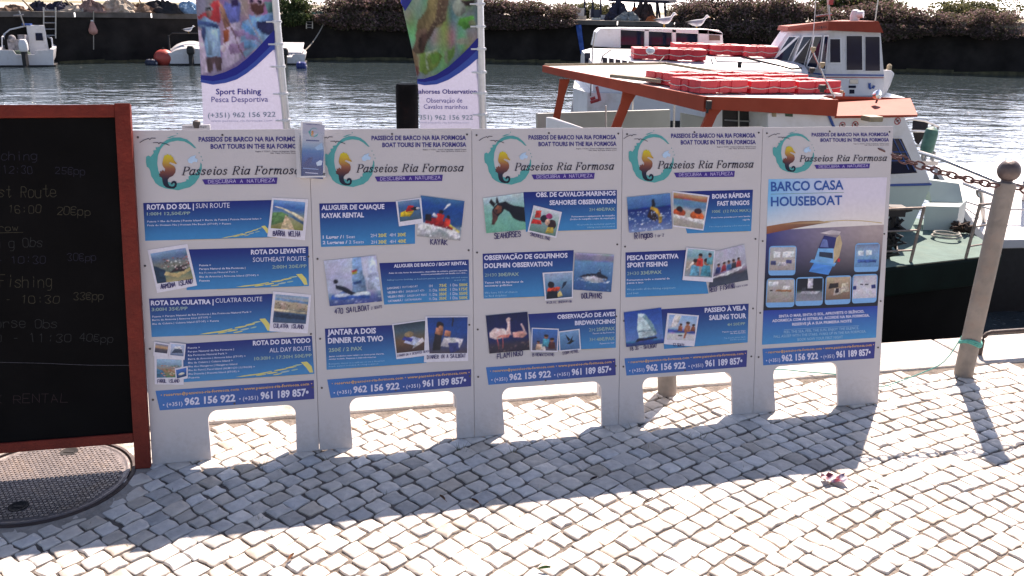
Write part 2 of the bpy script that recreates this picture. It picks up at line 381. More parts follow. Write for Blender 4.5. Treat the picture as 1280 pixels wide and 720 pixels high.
gb = t.nodes.new('ShaderNodeBump'); gb.inputs['Strength'].default_value = 1; gb.inputs['Distance'].default_value = .03; t.links.new(gr.outputs[0], gb.inputs['Height']); t.links.new(prev.outputs[0], gb.inputs['Normal'])
t.links.new(gb.outputs[0], p.inputs['Normal'])
b = MB(); b.add([(-260, -2, WZ), (260, -2, WZ), (260, 120, WZ), (-260, 120, WZ)], [(0, 1, 2, 3)])
tag(b.build('water', m_water), kind='structure')

# ---- far bank: wall, ground, horizon
BANK = [np.array(p, float) for p in [(-120, 14), (-60, 27), (-22.9, 40.1), (-12, 47.9), (-6, 49.8), (2.4, 50.1), (20.6, 48.3), (32, 45.9), (70, 40), (160, 30)]]
def bank_y(x):
    for a, c in zip(BANK[:-1], BANK[1:]):
        if a[0] <= x <= c[0]: return a[1]+(c[1]-a[1])*(x-a[0])/(c[0]-a[0])
    return 45
BT = 1.05
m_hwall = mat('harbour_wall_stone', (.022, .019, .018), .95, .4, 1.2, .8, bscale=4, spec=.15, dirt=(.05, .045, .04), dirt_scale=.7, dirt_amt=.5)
b = MB()
for a, c in zip(BANK[:-1], BANK[1:]):
    n = max(2, int(np.linalg.norm(c-a)/2)) 
    for i in range(n):
        p0 = a+(c-a)*i/n; p1 = a+(c-a)*(i+1)/n
        for k in range(4):
            z0, z1 = WZ-.6+k*.6, WZ-.6+(k+1)*.6
            if k == 3: z1 = BT-.22
            o0, o1 = .35*(1-k/4), .35*(1-(k+1)/4)
            b.add([(p0[0], p0[1]-o0, z0), (p1[0], p1[1]-o0, z0), (p1[0], p1[1]-o1, z1), (p0[0], p0[1]-o1, z1)], [(0, 1, 2, 3)])
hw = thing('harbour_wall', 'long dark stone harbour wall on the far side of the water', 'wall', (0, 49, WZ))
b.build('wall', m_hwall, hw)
b = MB()
for a, c in zip(BANK[:-1], BANK[1:]):
    n = max(2, int(np.linalg.norm(c-a)/1.1))
    for i in range(n):
        p0 = a+(c-a)*i/n; p1 = a+(c-a)*(i+1)/n; z0 = WZ+.10+random.uniform(-.05, .07); z1 = WZ+.10+random.uniform(-.05, .07)
        b.add([(p0[0], p0[1]-.40, WZ-.3), (p1[0], p1[1]-.40, WZ-.3), (p1[0], p1[1]-.36, z1), (p0[0], p0[1]-.36, z0)], [(0, 1, 2, 3)])
b.build('tide_band', mat('weedy_tide_band', (.075, .07, .035), .9, .5, 2.5, .6, dirt=(.03, .03, .015), dirt_scale=1.5, dirt_amt=.8), hw)
b = MB()
for a, c in zip(BANK[:-1], BANK[1:]):
    n = max(1, int(np.linalg.norm(c-a)/3))
    for i in range(n):
        p0 = a+(c-a)*i/n; p1 = a+(c-a)*(i+.985)/n; d = random.uniform(-.03, .03)
        b.add([(p0[0], p0[1]-.12, BT-.24+d), (p1[0], p1[1]-.12, BT-.24+d), (p1[0], p1[1]-.12, BT+d), (p0[0], p0[1]-.12, BT+d), (p0[0], p0[1]+.8, BT+d), (p1[0], p1[1]+.8, BT+d)], [(0, 1, 2, 3), (3, 2, 5, 4)])
b.build('coping', mat('old_coping', (.12, .108, .10), .9, .35, 2, .5, dirt=(.07, .06, .05), dirt_scale=1.2, dirt_amt=.8), hw)
m_field = mat('dry_sand_field', (.42, .37, .31), .95, .25, .15, .4, bscale=2, dirt=(.30, .27, .19), dirt_scale=.08, dirt_amt=.6)
b = MB(); V = [(p[0], p[1]+.3, BT-.02) for p in BANK]+[(3500, 200, BT-.02), (3500, 4800, BT-.6), (-3500, 4800, BT-.6), (-3500, 200, BT-.02)]
tri = tessellate_polygon([[Vector(p) for p in V]]); b.add(V, [tuple(q) for q in tri])
tag(b.build('field', m_field), kind='structure')

# ================================================================== NOTICE BOARDS
BL, BR = gz(190, 581), gz(1098, 503.5)
U_ = BR-BL; BW = np.linalg.norm(U_)/5; U_ /= np.linalg.norm(U_); Vd = np.array([-U_[1], U_[0], 0])
W_ = Vd*.35+np.array([0, 0, 1.155]); W_ /= np.linalg.norm(W_)
S = Sheet(BL, U_, W_)
m_panel = mat('white_board', (.505, .49, .51), .38, .03, 3, .04, bscale=60, dirt=(.5, .48, .46), dirt_scale=4.5, dirt_amt=.45)
t = m_panel.node_tree; pbs = t.nodes['Principled BSDF']; old = pbs.inputs['Base Color'].links[0].from_socket          # splashed, scuffed feet
tcc = t.nodes.new('ShaderNodeTexCoord'); sx = t.nodes.new('ShaderNodeSeparateXYZ'); t.links.new(tcc.outputs['Object'], sx.inputs[0])
g1 = t.nodes.new('ShaderNodeMapRange'); g1.inputs[1].default_value = .20; g1.inputs[2].default_value = .0; t.links.new(sx.outputs['Y'], g1.inputs[0])
nn = t.nodes.new('ShaderNodeTexNoise'); nn.inputs['Scale'].default_value = 38; nn.inputs['Detail'].default_value = 8; nn.inputs['Roughness'].default_value = .75; t.links.new(tcc.outputs['Object'], nn.inputs['Vector'])
ad = t.nodes.new('ShaderNodeMath'); ad.operation = 'MULTIPLY_ADD'; ad.inputs[1].default_value = .42; t.links.new(g1.outputs[0], ad.inputs[0]); t.links.new(nn.outputs['Fac'], ad.inputs[2])
g2 = t.nodes.new('ShaderNodeMapRange'); g2.inputs[1].default_value = .68; g2.inputs[2].default_value = .92; g2.inputs[4].default_value = .28; t.links.new(ad.outputs[0], g2.inputs[0])
mxx = t.nodes.new('ShaderNodeMix'); mxx.data_type = 'RGBA'; mxx.inputs[7].default_value = (.30, .26, .23, 1); t.links.new(g2.outputs[0], mxx.inputs[0]); t.links.new(old, mxx.inputs[6]); t.links.new(mxx.outputs[2], pbs.inputs['Base Color'])
m_print = vmat('printed_vinyl', .32, .04, 60)
m_photo = vmat('printed_photo', .32, .06, 120)
m_screw = mat('screw_steel', (.10, .09, .09), .5, .2, 50, 0, .6)
INK = D((52, 42, 118)); BLK = D((45, 35, 50)); WHT = D((205, 205, 225)); PRICE = D((140, 165, 160)); SOFT = D((150, 190, 215))
DKB = D((15, 26, 108)); MDB = D((28, 90, 165)); LTB = D((40, 125, 180)); NAVY = D((28, 38, 120)); YEL = D((205, 195, 110)); ORA = D((215, 165, 100)); PAPER = D((208, 206, 218))
HAND = D((50, 38, 95))
def noise_fn(fn, amt):
    def g(u, v):
        k = 1+random.uniform(-amt, amt); return tuple(min(.86, max(0, c*k)) for c in fn(u, v))
    return g
def stops(*st):
    def g(u, v):
        for (a, ca), (b_, cb) in zip(st[:-1], st[1:]):
            if v <= b_: 
                t_ = max(0, (v-a)/(b_-a)); return tuple(x*(1-t_)+y*t_ for x, y in zip(D(ca), D(cb)))
        return D(st[-1][1])
    return g
# pictures: (vertical colour stops from the bottom up, noise, shapes as (colour, outline in 0..1))
def ell(cx, cy, rx, ry, n=14, a0=0, a1=2*math.pi): return [(cx+rx*math.cos(a0+(a1-a0)*k/n), cy+ry*math.sin(a0+(a1-a0)*k/n)) for k in range(n if a1-a0 > 6 else n+1)]
def specks(n, cols, x0, x1, y0, y1, s):
    out = []
    for _ in range(n):
        x, y = random.uniform(x0, x1), random.uniform(y0, y1); r_ = s*random.uniform(.4, 1.2)
        out.append((random.choice(cols), [(x+r_*math.cos(a)*random.uniform(.5, 1.3), y+r_*.7*math.sin(a)*random.uniform(.5, 1.3)) for a in (0, 1.2, 2.4, 3.6, 5)]))
    return out
def sitter(x, y, h, shirt, skin=(150, 100, 80), hair=(50, 35, 35)):
    return [(shirt, [(x-.28*h, y), (x+.28*h, y), (x+.22*h, y+.62*h), (x-.22*h, y+.62*h)]), (skin, ell(x, y+.8*h, .16*h, .2*h, 8)), (hair, ell(x, y+.9*h, .17*h, .12*h, 8))]
PIC = dict(
 barra=([(0, (120, 120, 70)), (.4, (150, 150, 120)), (.6, (90, 120, 150)), (.75, (60, 100, 160)), (1, (120, 160, 200))], .12, [((90, 125, 80), [(0, .1), (.35, .25), (.5, .5), (.3, .6), (0, .55)]), ((190, 170, 140), [(.3, 0), (.75, 0), (.6, .3), (.42, .5)]), ((205, 190, 165), [(0, .78), (.3, .7), (.7, .5), (1, .32), (1, .42), (.7, .6), (.25, .76)]), ((70, 100, 130), [(.5, .5), (.75, .35), (1, .2), (1, .3), (.7, .48)])]),
 armona=([(0, (170, 150, 110)), (.3, (90, 110, 100)), (.55, (120, 120, 110)), (.8, (90, 110, 140)), (1, (130, 160, 190))], .15, [((40, 60, 80), [(0, 0), (.25, 0), (.3, .4), (0, .6)]), ((185, 165, 120), [(.25, .25), (.6, .12), (1, .3), (1, .4), (.6, .25), (.3, .35)]), ((60, 50, 50), [(.4, .3), (.8, .3), (.95, .5), (.6, .45)])]+specks(70, [(200, 180, 180), (150, 90, 90), (80, 70, 60), (190, 190, 190)], .25, 1, .38, .75, .035)),
 culatra=([(0, (70, 85, 110)), (.3, (50, 80, 110)), (.5, (150, 135, 115)), (.75, (175, 160, 140)), (1, (120, 150, 185))], .1, [((45, 60, 85), [(.05, .2), (.95, .15), (.95, .3), (.05, .38)]), ((185, 170, 145), [(0, .42), (1, .35), (1, .42), (0, .5)]), ((100, 130, 160), [(0, .8), (1, .72), (1, .82), (0, .88)])]+specks(40, [(200, 190, 180), (140, 110, 100), (90, 90, 70)], 0, 1, .5, .7, .03)),
 farol=([(0, (70, 120, 90)), (.4, (160, 120, 95)), (.7, (120, 150, 170)), (1, (150, 180, 205))], .15, [((60, 110, 140), [(0, 0), (.4, 0), (.25, .4), (0, .5)])]+specks(50, [(190, 110, 80), (205, 180, 160), (80, 110, 70)], .2, 1, .1, .65, .05)),
 dusk=([(0, (60, 60, 80)), (.4, (90, 80, 85)), (.6, (190, 150, 110)), (1, (110, 120, 150))], .1, []),
 cabin=([(0, (90, 110, 140)), (.4, (150, 160, 180)), (1, (170, 185, 210))], .1, [((60, 70, 90), [(.1, .2), (.9, .3), (.8, .6), (.3, .6)]), ((200, 200, 205), [(.2, .6), (.9, .6), (.7, .85), (.3, .8)])]),
 sea=([(0, (20, 60, 100)), (.5, (40, 90, 150)), (1, (60, 110, 180))], .2, [((190, 185, 170), ell(.5, .4, .3, .15))]),
 kayak_small=([(0, (70, 95, 110)), (.4, (70, 100, 130)), (.7, (60, 95, 140)), (1, (110, 140, 165))], .15, [((185, 160, 40), [(.05, .25), (.5, .2), (.7, .45), (.4, .55), (.1, .45)]), ((170, 40, 40), [(.3, .45), (.65, .45), (.7, .7), (.45, .75)]), ((40, 35, 40), ell(.75, .55, .18, .09)), ((190, 190, 195), ell(.88, .55, .1, .06))]),
 kayak=([(0, (150, 150, 150)), (.25, (140, 150, 160)), (.4, (40, 80, 130)), (.8, (30, 75, 140)), (1, (70, 110, 150))], .12, [((205, 205, 210), [(0, .05), (.3, .1), (.5, .25), (.9, .05), (1, .1), (.9, .25), (.55, .38), (.3, .42), (0, .3)]), ((130, 30, 35), [(.15, .35), (.45, .3), (.8, .25), (.75, .38), (.4, .5), (.2, .5)]), ((190, 50, 40), [(.4, .35), (.55, .4), (.58, .6), (.42, .62)]), ((195, 60, 45), [(.58, .3), (.72, .34), (.72, .5), (.6, .52)]), ((40, 30, 35), [(.15, .42), (.3, .42), (.28, .58), (.16, .55)]), ((50, 35, 40), ell(.5, .66, .05, .05)), ((50, 35, 40), ell(.67, .55, .045, .045)), ((200, 200, 205), [(.52, .7), (.63, .86), (.68, .9), (.7, .85), (.64, .78)]), ((185, 185, 190), [(.3, .55), (.43, .5), (.44, .55), (.34, .62)]), ((190, 180, 90), [(.7, .35), (.95, .2), (.96, .24), (.72, .4)])]+specks(40, [(215, 215, 220), (180, 185, 195)], 0, 1, 0, .35, .03)),
 sail470=([(0, (60, 75, 130)), (.15, (90, 105, 150)), (.3, (165, 170, 190)), (1, (178, 182, 205))], .05, [((40, 80, 150), [(.05, .15), (.75, .1), (.8, .22), (.3, .28), (.08, .24)]), ((190, 200, 215), [(.1, .2), (.8, .17), (.78, .24), (.15, .26)]), ((120, 150, 185), [(.46, .25), (.73, .25), (.7, 1), (.55, 1)]), ((170, 180, 205), [(.75, .3), (1, .25), (.95, .95), (.86, 1)]), ((185, 180, 60), [(.5, .63), (.6, .65), (.6, .7), (.5, .68)]), ((180, 50, 60), [(.5, .68), (.6, .7), (.6, .74), (.5, .72)]), ((30, 30, 45), [(.18, .45), (.35, .38), (.52, .24), (.45, .2), (.3, .28), (.17, .38)]), ((35, 30, 40), ell(.18, .52, .045, .05)), ((50, 80, 130), [(.5, .42), (.66, .44), (.66, .5), (.5, .48)])]+specks(30, [(60, 75, 120), (140, 150, 180)], 0, 1, 0, .12, .03)),
 dinner_beach=([(0, (70, 50, 45)), (.4, (110, 85, 65)), (.75, (70, 90, 100)), (1, (50, 60, 70))], .2, [((170, 175, 200), [(.25, .35), (.6, .2), (.85, .4), (.5, .55)]), ((60, 65, 140), [(.2, .45), (.5, .35), (.55, .45), (.3, .55)]), ((190, 185, 190), [(.5, .1), (.9, .3), (.85, .45), (.55, .2)]), ((140, 120, 90), ell(.45, .6, .15, .1))]),
 dinner_boat=([(0, (80, 70, 80)), (.3, (60, 70, 110)), (.6, (30, 75, 140)), (1, (25, 60, 120))], .12, [((190, 185, 190), [(.3, .2), (.8, .15), (.9, .4), (.4, .45)]), ((45, 35, 40), [(.1, .1), (.3, .1), (.35, .55), (.18, .6)]), ((170, 115, 90), [(.18, .55), (.36, .5), (.4, .65), (.22, .72)]), ((50, 30, 30), ell(.31, .78, .09, .09)), ((185, 130, 100), ell(.33, .7, .06, .07)), ((175, 120, 95), [(.4, .5), (.55, .45), (.58, .6), (.45, .65)]), ((55, 60, 110), [(.55, .0), (.8, .1), (.75, .3), (.5, .3)]), ((40, 30, 40), [(.6, .75), (.63, .75), (.65, 1), (.62, 1)])]),
 seahorse=([(0, (100, 160, 140)), (.5, (110, 165, 155)), (.85, (150, 180, 185)), (1, (185, 200, 205))], .05, [((30, 25, 30), [(.2, .62), (.35, .8), (.55, .82), (.75, .68), (1, .6), (1, .22), (.85, .25), (.7, .35), (.6, .55), (.5, .62), (.4, .5), (.33, .42)]), ((85, 55, 50), [(.2, .62), (.33, .42), (.22, .22), (.15, .24), (.2, .4)]), ((120, 75, 55), [(.3, .5), (.42, .55), (.45, .7), (.34, .74), (.24, .62)]), ((35, 25, 25), [(.15, .85), (.25, .7), (.3, .78), (.2, .95)]), ((40, 30, 30), [(.3, .8), (.4, .8), (.35, .98)]), ((60, 45, 45), ell(.3, .6, .03, .035))]),
 snorkel=([(0, (90, 120, 110)), (.5, (130, 160, 160)), (1, (195, 200, 205))], .12, [((185, 50, 45), [(0, .3), (.4, .35), (.35, .5), (.05, .5)]), ((180, 60, 50), [(.1, .55), (.3, .6), (.3, .9), (.1, .85)]), ((40, 35, 45), ell(.45, .6, .14, .16)), ((170, 60, 110), ell(.62, .75, .12, .12)), ((60, 40, 40), ell(.78, .45, .16, .2)), ((170, 150, 70), [(.6, .05), (.9, .1), (.85, .35), (.65, .3)]), ((190, 150, 130), ell(.6, .5, .09, .13))]),
 dolphins=([(0, (50, 85, 130)), (.5, (80, 120, 160)), (.78, (100, 140, 175)), (.82, (120, 115, 140)), (.93, (135, 130, 150)), (1, (180, 180, 195))], .06, [((45, 45, 60), [(.15, .38), (.35, .45), (.58, .46), (.66, .6), (.7, .47), (.9, .38), (.8, .28), (.4, .28)]), ((170, 170, 180), [(.2, .36), (.5, .4), (.85, .34), (.75, .25), (.3, .27)]), ((195, 205, 215), [(.1, .33), (.35, .26), (.9, .24), (.95, .3), (.6, .22), (.2, .28)])]+specks(50, [(60, 95, 140), (120, 150, 185)], 0, 1, 0, .75, .025)),
 wildlife=([(0, (50, 80, 110)), (.6, (100, 135, 165)), (1, (150, 165, 190))], .06, [((30, 30, 45), [(0, 0), (.45, 0), (.45, .3), (.1, .35)]), ((190, 70, 45), [(.05, .3), (.5, .3), (.55, .45), (.1, .45)]), ((40, 30, 35), ell(.22, .55, .12, .13)), ((35, 45, 65), [(.6, .35), (.75, .5), (.8, .65), (.68, .62)]), ((200, 180, 120), [(.45, .05), (.65, .1), (.55, .3), (.45, .2)])]),
 flamingo=([(0, (45, 35, 50)), (.2, (60, 50, 65)), (.35, (25, 35, 90)), (1, (20, 25, 70))], .1, [((215, 190, 185), [(.05, .55), (.2, .65), (.42, .6), (.55, .48), (.5, .38), (.2, .36), (.06, .42)]), ((200, 120, 110), [(.2, .4), (.5, .38), (.55, .46), (.3, .46)]), ((215, 180, 175), [(.45, .5), (.5, .72), (.48, .85), (.55, .9), (.6, .85), (.56, .82), (.56, .6), (.58, .42)]), ((30, 20, 25), [(.58, .86), (.63, .8), (.6, .79)]), ((205, 150, 140), [(.6, .5), (.85, .52), (.95, .42), (.85, .34), (.62, .38)]), ((205, 170, 165), [(.9, .45), (.84, .6), (.8, .7), (.83, .72), (.88, .62), (.96, .42)]), ((190, 90, 80), [(.24, .1), (.25, .1), (.24, .38), (.22, .38)]), ((190, 90, 80), [(.35, .1), (.36, .1), (.36, .38), (.34, .38)])]+specks(24, [(100, 80, 80), (75, 60, 75)], 0, 1, 0, .25, .04)),
 watching=([(0, (90, 80, 90)), (.5, (60, 90, 140)), (1, (60, 110, 175))], .08, [((200, 190, 185), [(.15, 0), (.55, 0), (.5, .3), (.25, .3)])]+sitter(.55, .2, .55, (60, 140, 160))+sitter(.25, .05, .4, (190, 160, 140))+sitter(.78, .1, .5, (80, 40, 40))),
 petrel=([(0, (60, 100, 140)), (1, (110, 150, 185))], .08, [((25, 25, 35), [(.35, .35), (.5, .45), (.7, .75), (.62, .5), (.75, .45), (.5, .3)]), ((25, 25, 35), [(.45, .45), (.3, .85), (.55, .55)])]),
 ringos=([(0, (120, 140, 175)), (.3, (60, 85, 140)), (.62, (25, 45, 110)), (.64, (25, 45, 110)), (.68, (60, 100, 150)), (1, (90, 130, 175))], .2, [((180, 140, 50), [(.55, .68), (.68, .6), (.78, .4), (.76, .2), (.7, .18), (.7, .38), (.62, .52), (.52, .6)]), ((50, 30, 35), [(.5, .6), (.62, .5), (.7, .3), (.6, .25), (.45, .4)]), ((35, 30, 40), [(.56, .65), (.64, .68), (.62, .88), (.57, .85)])]+specks(150, [(190, 200, 220), (150, 170, 205), (210, 215, 225)], 0, 1, 0, .58, .022)),
 tubes=([(0, (150, 145, 135)), (.5, (170, 165, 160)), (.65, (85, 125, 155)), (.8, (90, 130, 160)), (.84, (150, 80, 60)), (.92, (170, 130, 100)), (1, (180, 160, 140))], .08, [((175, 80, 45), ell(.2, .42, .2, .11)), ((180, 90, 45), ell(.75, .38, .22, .13)), ((60, 35, 35), ell(.2, .52, .1, .08)), ((60, 35, 35), ell(.76, .52, .11, .09)), ((205, 205, 205), [(0, .25), (1, .15), (1, .28), (.5, .3), (0, .35)])]),
 anglers=([(0, (130, 140, 150)), (.5, (160, 150, 140)), (.75, (110, 150, 165)), (1, (150, 180, 190))], .1, sitter(.35, .05, .6, (90, 150, 175))+sitter(.75, .05, .65, (60, 130, 150))+sitter(.5, .4, .45, (190, 60, 50))+sitter(.85, .5, .4, (80, 140, 150))+[((200, 190, 180), [(.05, .2), (.3, .5), (.25, .55), (0, .3)])]),
 reef=([(0, (70, 75, 90)), (.25, (60, 65, 75)), (.4, (150, 150, 165)), (1, (172, 172, 188))], .05, [((195, 195, 200), [(0, .28), (.2, .3), (.8, .42), (.95, .48), (.85, .36), (.6, .28), (.1, .2)]), ((70, 70, 80), [(0, .24), (.6, .27), (.85, .34), (.6, .22), (0, .2)]), ((180, 180, 190), [(.15, .62), (.85, .68), (.85, .71), (.15, .65)])]+[q_ for x, c_ in ((.2, (50, 60, 110)), (.36, (140, 50, 60)), (.5, (60, 100, 140)), (.64, (50, 50, 60)), (.78, (160, 60, 60))) for q_ in sitter(x, .34+.1*x, .26, c_)]),
 sailing=([(0, (25, 50, 110)), (.12, (40, 75, 140)), (.14, (90, 125, 175)), (1, (30, 70, 150))], .06, [((175, 195, 200), [(.38, .9), (.55, .88), (.75, .55), (.84, .3), (.8, .25), (.35, .2), (.32, .5)]), ((110, 140, 150), [(.55, .88), (.7, .65), (.84, .3), (.78, .3), (.62, .6), (.48, .8)]), ((90, 120, 130), [(.34, .38), (.82, .4), (.82, .42), (.34, .41)]), ((30, 35, 60), [(.25, .12), (.85, .16), (.8, .22), (.3, .2)])]),
 bathers=([(0, (180, 180, 185)), (.25, (190, 188, 190)), (.35, (60, 90, 160)), (.5, (170, 180, 195)), (1, (130, 165, 205))], .05, [((200, 195, 190), [(.1, .5), (.3, .55), (.45, 1), (.2, 1)]), ((60, 80, 150), [(0, .32), (1, .3), (1, .38), (0, .42)])]+sitter(.45, .38, .3, (150, 90, 70))+sitter(.7, .36, .4, (165, 105, 80))+sitter(.9, .38, .3, (120, 70, 55))+[((150, 95, 75), [(.6, .08), (.66, .08), (.7, .36), (.62, .36)]), ((60, 50, 60), [(.4, .18), (.55, .17), (.55, .22), (.4, .22)])]),
 saloon=([(0, (150, 140, 140)), (.4, (170, 165, 160)), (1, (165, 165, 170))], .05, [((205, 210, 215), [(.15, .55), (.4, .55), (.4, .8), (.15, .82)]), ((205, 210, 215), [(.5, .55), (.95, .58), (.95, .82), (.5, .8)]), ((70, 75, 110), [(.05, .25), (.25, .25), (.25, .42), (.05, .42)]), ((190, 190, 195), [(.3, .2), (.7, .2), (.6, .36), (.35, .36)]), ((75, 75, 120), [(.65, .3), (.85, .3), (.85, .45), (.65, .45)])]),
 galley=([(0, (140, 130, 125)), (.5, (160, 155, 150)), (1, (170, 170, 170))], .05, [((150, 105, 75), [(.3, .48), (.9, .46), (.9, .56), (.35, .56)]), ((205, 205, 205), [(.55, .55), (.85, .55), (.85, .72), (.6, .72)]), ((200, 205, 215), [(.05, .7), (.4, .7), (.4, .9), (.05, .9)]), ((60, 50, 55), [(.1, .5), (.2, .5), (.2, .56), (.1, .56)])]),
 bathroom=([(0, (130, 130, 140)), (.35, (120, 120, 130)), (.5, (40, 38, 45)), (1, (35, 32, 40))], .1, [((190, 190, 200), [(.42, .55), (.62, .55), (.62, 1), (.42, 1)]), ((165, 165, 175), [(.1, .3), (.8, .3), (.9, .42), (.2, .44)]), ((60, 60, 70), [(.2, .44), (.35, .44), (.35, .62), (.2, .6)])]),
 table=([(0, (110, 90, 80)), (.6, (150, 130, 110)), (1, (180, 165, 140))], .1, [((50, 40, 40), [(.1, .5), (.5, .55), (.5, .75), (.15, .72)]), ((175, 165, 160), [(.3, .2), (.6, .25), (.6, .5), (.35, .5)]), ((50, 35, 45), [(.38, .3), (.52, .32), (.52, .5), (.4, .5)]), ((185, 175, 160), [(.6, .3), (.95, .35), (.9, .75), (.65, .7)])]),
 berth=([(0, (180, 178, 190)), (.4, (190, 190, 200)), (1, (170, 170, 180))], .04, [((45, 55, 110), [(0, .4), (.15, .4), (.15, .55), (0, .55)]), ((45, 55, 110), [(.78, .42), (.95, .42), (.95, .58), (.78, .58)]), ((60, 55, 65), [(.3, .58), (.42, .58), (.42, .63), (.3, .63)]), ((60, 55, 65), [(.5, .58), (.64, .58), (.64, .63), (.5, .63)])]),
 lounge=([(0, (90, 130, 170)), (.4, (110, 150, 185)), (.7, (130, 160, 190)), (1, (110, 120, 145))], .06, [((190, 205, 215), [(.1, .5), (.35, .5), (.35, .72), (.1, .72)]), ((195, 210, 220), [(.45, .5), (.7, .52), (.7, .74), (.45, .74)]), ((60, 90, 150), [(.1, .2), (.9, .2), (.9, .32), (.1, .34)])]))
def vnoise(h, w, n):
    """smooth value noise with about n cells across"""
    g = rng.random((n+3, n+3)); y = np.linspace(0, n, h); x = np.linspace(0, n, w); yi = y.astype(int); xi = x.astype(int); fy = (y-yi)[:, None]; fx = (x-xi)[None, :]; fy = fy*fy*(3-2*fy); fx = fx*fx*(3-2*fx)
    a = g[yi][:, xi]; b_ = g[yi][:, xi+1]; c = g[yi+1][:, xi]; d = g[yi+1][:, xi+1]
    return (a*(1-fx)+b_*fx)*(1-fy)+(c*(1-fx)+d*fx)*fy-.5
def inside(pts, X, Y):
    m = np.zeros(X.shape, bool); n = len(pts)
    for k in range(n):
        (x0, y0), (x1, y1) = pts[k], pts[(k+1) % n]
        if y0 == y1: continue
        m ^= ((y0 > Y) != (y1 > Y)) & (X < (x1-x0)*(Y-y0)/(y1-y0)+x0)
    return m
def blur(A, k):
    for _ in range(k):
        P_ = np.pad(A, ((1, 1), (1, 1), (0, 0)), 'edge'); A = (P_[:-2, 1:-1]+P_[2:, 1:-1]+P_[1:-1, :-2]+P_[1:-1, 2:]+2*P_[1:-1, 1:-1])/6
    return A
def raster(w, h, base, shapes, soft=1, grain=1.0):
    """a printed photograph as rows of tones (0..255), bottom row first: a backdrop, shapes with modelling and mottling, slightly soft"""
    W2, H2 = w*2, h*2; y, x = np.mgrid[0:H2, 0:W2]; X = (x+.5)/W2; Y = (y+.5)/H2; A = base(X, Y).astype(float)
    wx = vnoise(H2, W2, 11)*.022; wy = vnoise(H2, W2, 11)*.022
    for col, pts in shapes:
        m = inside(pts, X+wx, Y+wy)
        if not m.any(): continue
        p = np.array(pts); lo, hi = p.min(0), p.max(0); gx = (X-lo[0])/(hi[0]-lo[0]+1e-6)-.5; gy = (Y-lo[1])/(hi[1]-lo[1]+1e-6)-.5
        sh = 1+.34*gy*random.uniform(.3, 1)+.30*gx*random.uniform(-1, 1)+.30*vnoise(H2, W2, 12)+.26*vnoise(H2, W2, 34)
        A[m] = (np.array(col)[None, None, :]*sh[..., None])[m]
    A = blur(A, soft); A = A.reshape(h, 2, w, 2, 3).mean((1, 3))
    l = 1+grain*(.07*vnoise(h, w, 5)+.09*vnoise(h, w, 17)+.11*(rng.random((h, w))-.5))
    A = A*l[..., None]*(1+grain*.05*np.stack([vnoise(h, w, 8) for _ in range(3)], -1)); return np.clip((A-112)*1.12+108, 8, 235)
def stop_base(st):
    vs_ = [a for a, _ in st]; cs = np.array([c for _, c in st], float)
    return lambda X, Y: np.stack([np.interp(Y+.05*vnoise(*Y.shape, 5), vs_, cs[:, k]) for k in range(3)], -1)
def lin_np(A):
    A = A/255; return np.where(A <= .04045, A/12.92, ((A+.055)/1.055)**2.4)
def place_pic(P, key, q, n):
    st, amt, shapes = PIC[key]; q = np.array(q, float); w, h = 54, 44
    img = np.minimum(.86, lin_np(raster(w, h, stop_base(st), shapes))/SHADE)
    u = np.linspace(0, 1, w)[None, :, None]; v = np.linspace(0, 1, h)[:, None, None]
    px = v*((1-u)*q[0]+u*q[1])+(1-v)*((1-u)*q[3]+u*q[2])
    P.add(px.reshape(-1, 2), [(j*w+i, j*w+i+1, (j+1)*w+i+1, (j+1)*w+i) for j in range(h-1) for i in range(w-1)], [tuple(c) for c in img.reshape(-1, 3)], n+.0004)
def rquad(q, rad=.14, n=4):
    q = np.array(q, float); out = []
    for i in range(4):
        p, a, b_ = q[i], q[i-1], q[(i+1) % 4]
        for k in range(n+1):
            t_ = k/n; out.append(tuple(p+(a-p)*rad*(1-t_)**2+(b_-p)*rad*t_**2))
    return out

SER = dict(P=(.95, [[(.2, 0), (.2, 1.5)], [(0, 0), (.45, 0)], [(0, 1.5), (.3, 1.5), (.6, 1.5), (.85, 1.35), (.9, 1.12), (.8, .88), (.55, .74), (.2, .72)]]),
 a=(.8, [[(.62, .8), (.5, .98), (.3, 1), (.1, .8), (.03, .45), (.1, .1), (.28, 0), (.48, .12), (.62, .4)], [(.68, 1), (.62, .3), (.64, .05), (.8, .12)]]),
 s=(.66, [[(.5, .78), (.42, .97), (.25, 1), (.1, .88), (.12, .68), (.32, .52), (.5, .34), (.48, .12), (.3, 0), (.12, .03), (.03, .2)]]),
 e=(.75, [[(.08, .5), (.6, .56), (.55, .85), (.35, 1), (.15, .85), (.06, .5), (.15, .12), (.35, 0), (.6, .2)]]),
 i=(.42, [[(.03, .93), (.2, 1), (.2, .1), (.3, 0), (.42, .1)], [(.22, 1.32), (.22, 1.46)]]),
 o=(.8, [ell(.36, .5, .32, .5, 14)+[(.68, .5)]]), R=(1.05, []), F=(.95, [[(.2, 0), (.2, 1.5)], [(0, 0), (.45, 0)], [(0, 1.5), (.85, 1.5), (.86, 1.22)], [(.2, .78), (.6, .78)], [(.6, .68), (.6, .9)]]),
 r=(.6, [[(.02, .93), (.18, 1), (.18, 0)], [(.18, .65), (.35, .93), (.52, 1), (.56, .88)]]),
 m=(1.28, [[(.02, .93), (.18, 1), (.18, 0)], [(.18, .65), (.35, .95), (.5, 1), (.6, .85), (.6, 0)], [(.6, .65), (.78, .95), (.94, 1), (1.04, .85), (1.04, .1), (1.15, 0), (1.26, .1)]]))
SER['R'] = (1.08, SER['P'][1]+[[(.5, .74), (.88, .06), (1.05, 0)]])
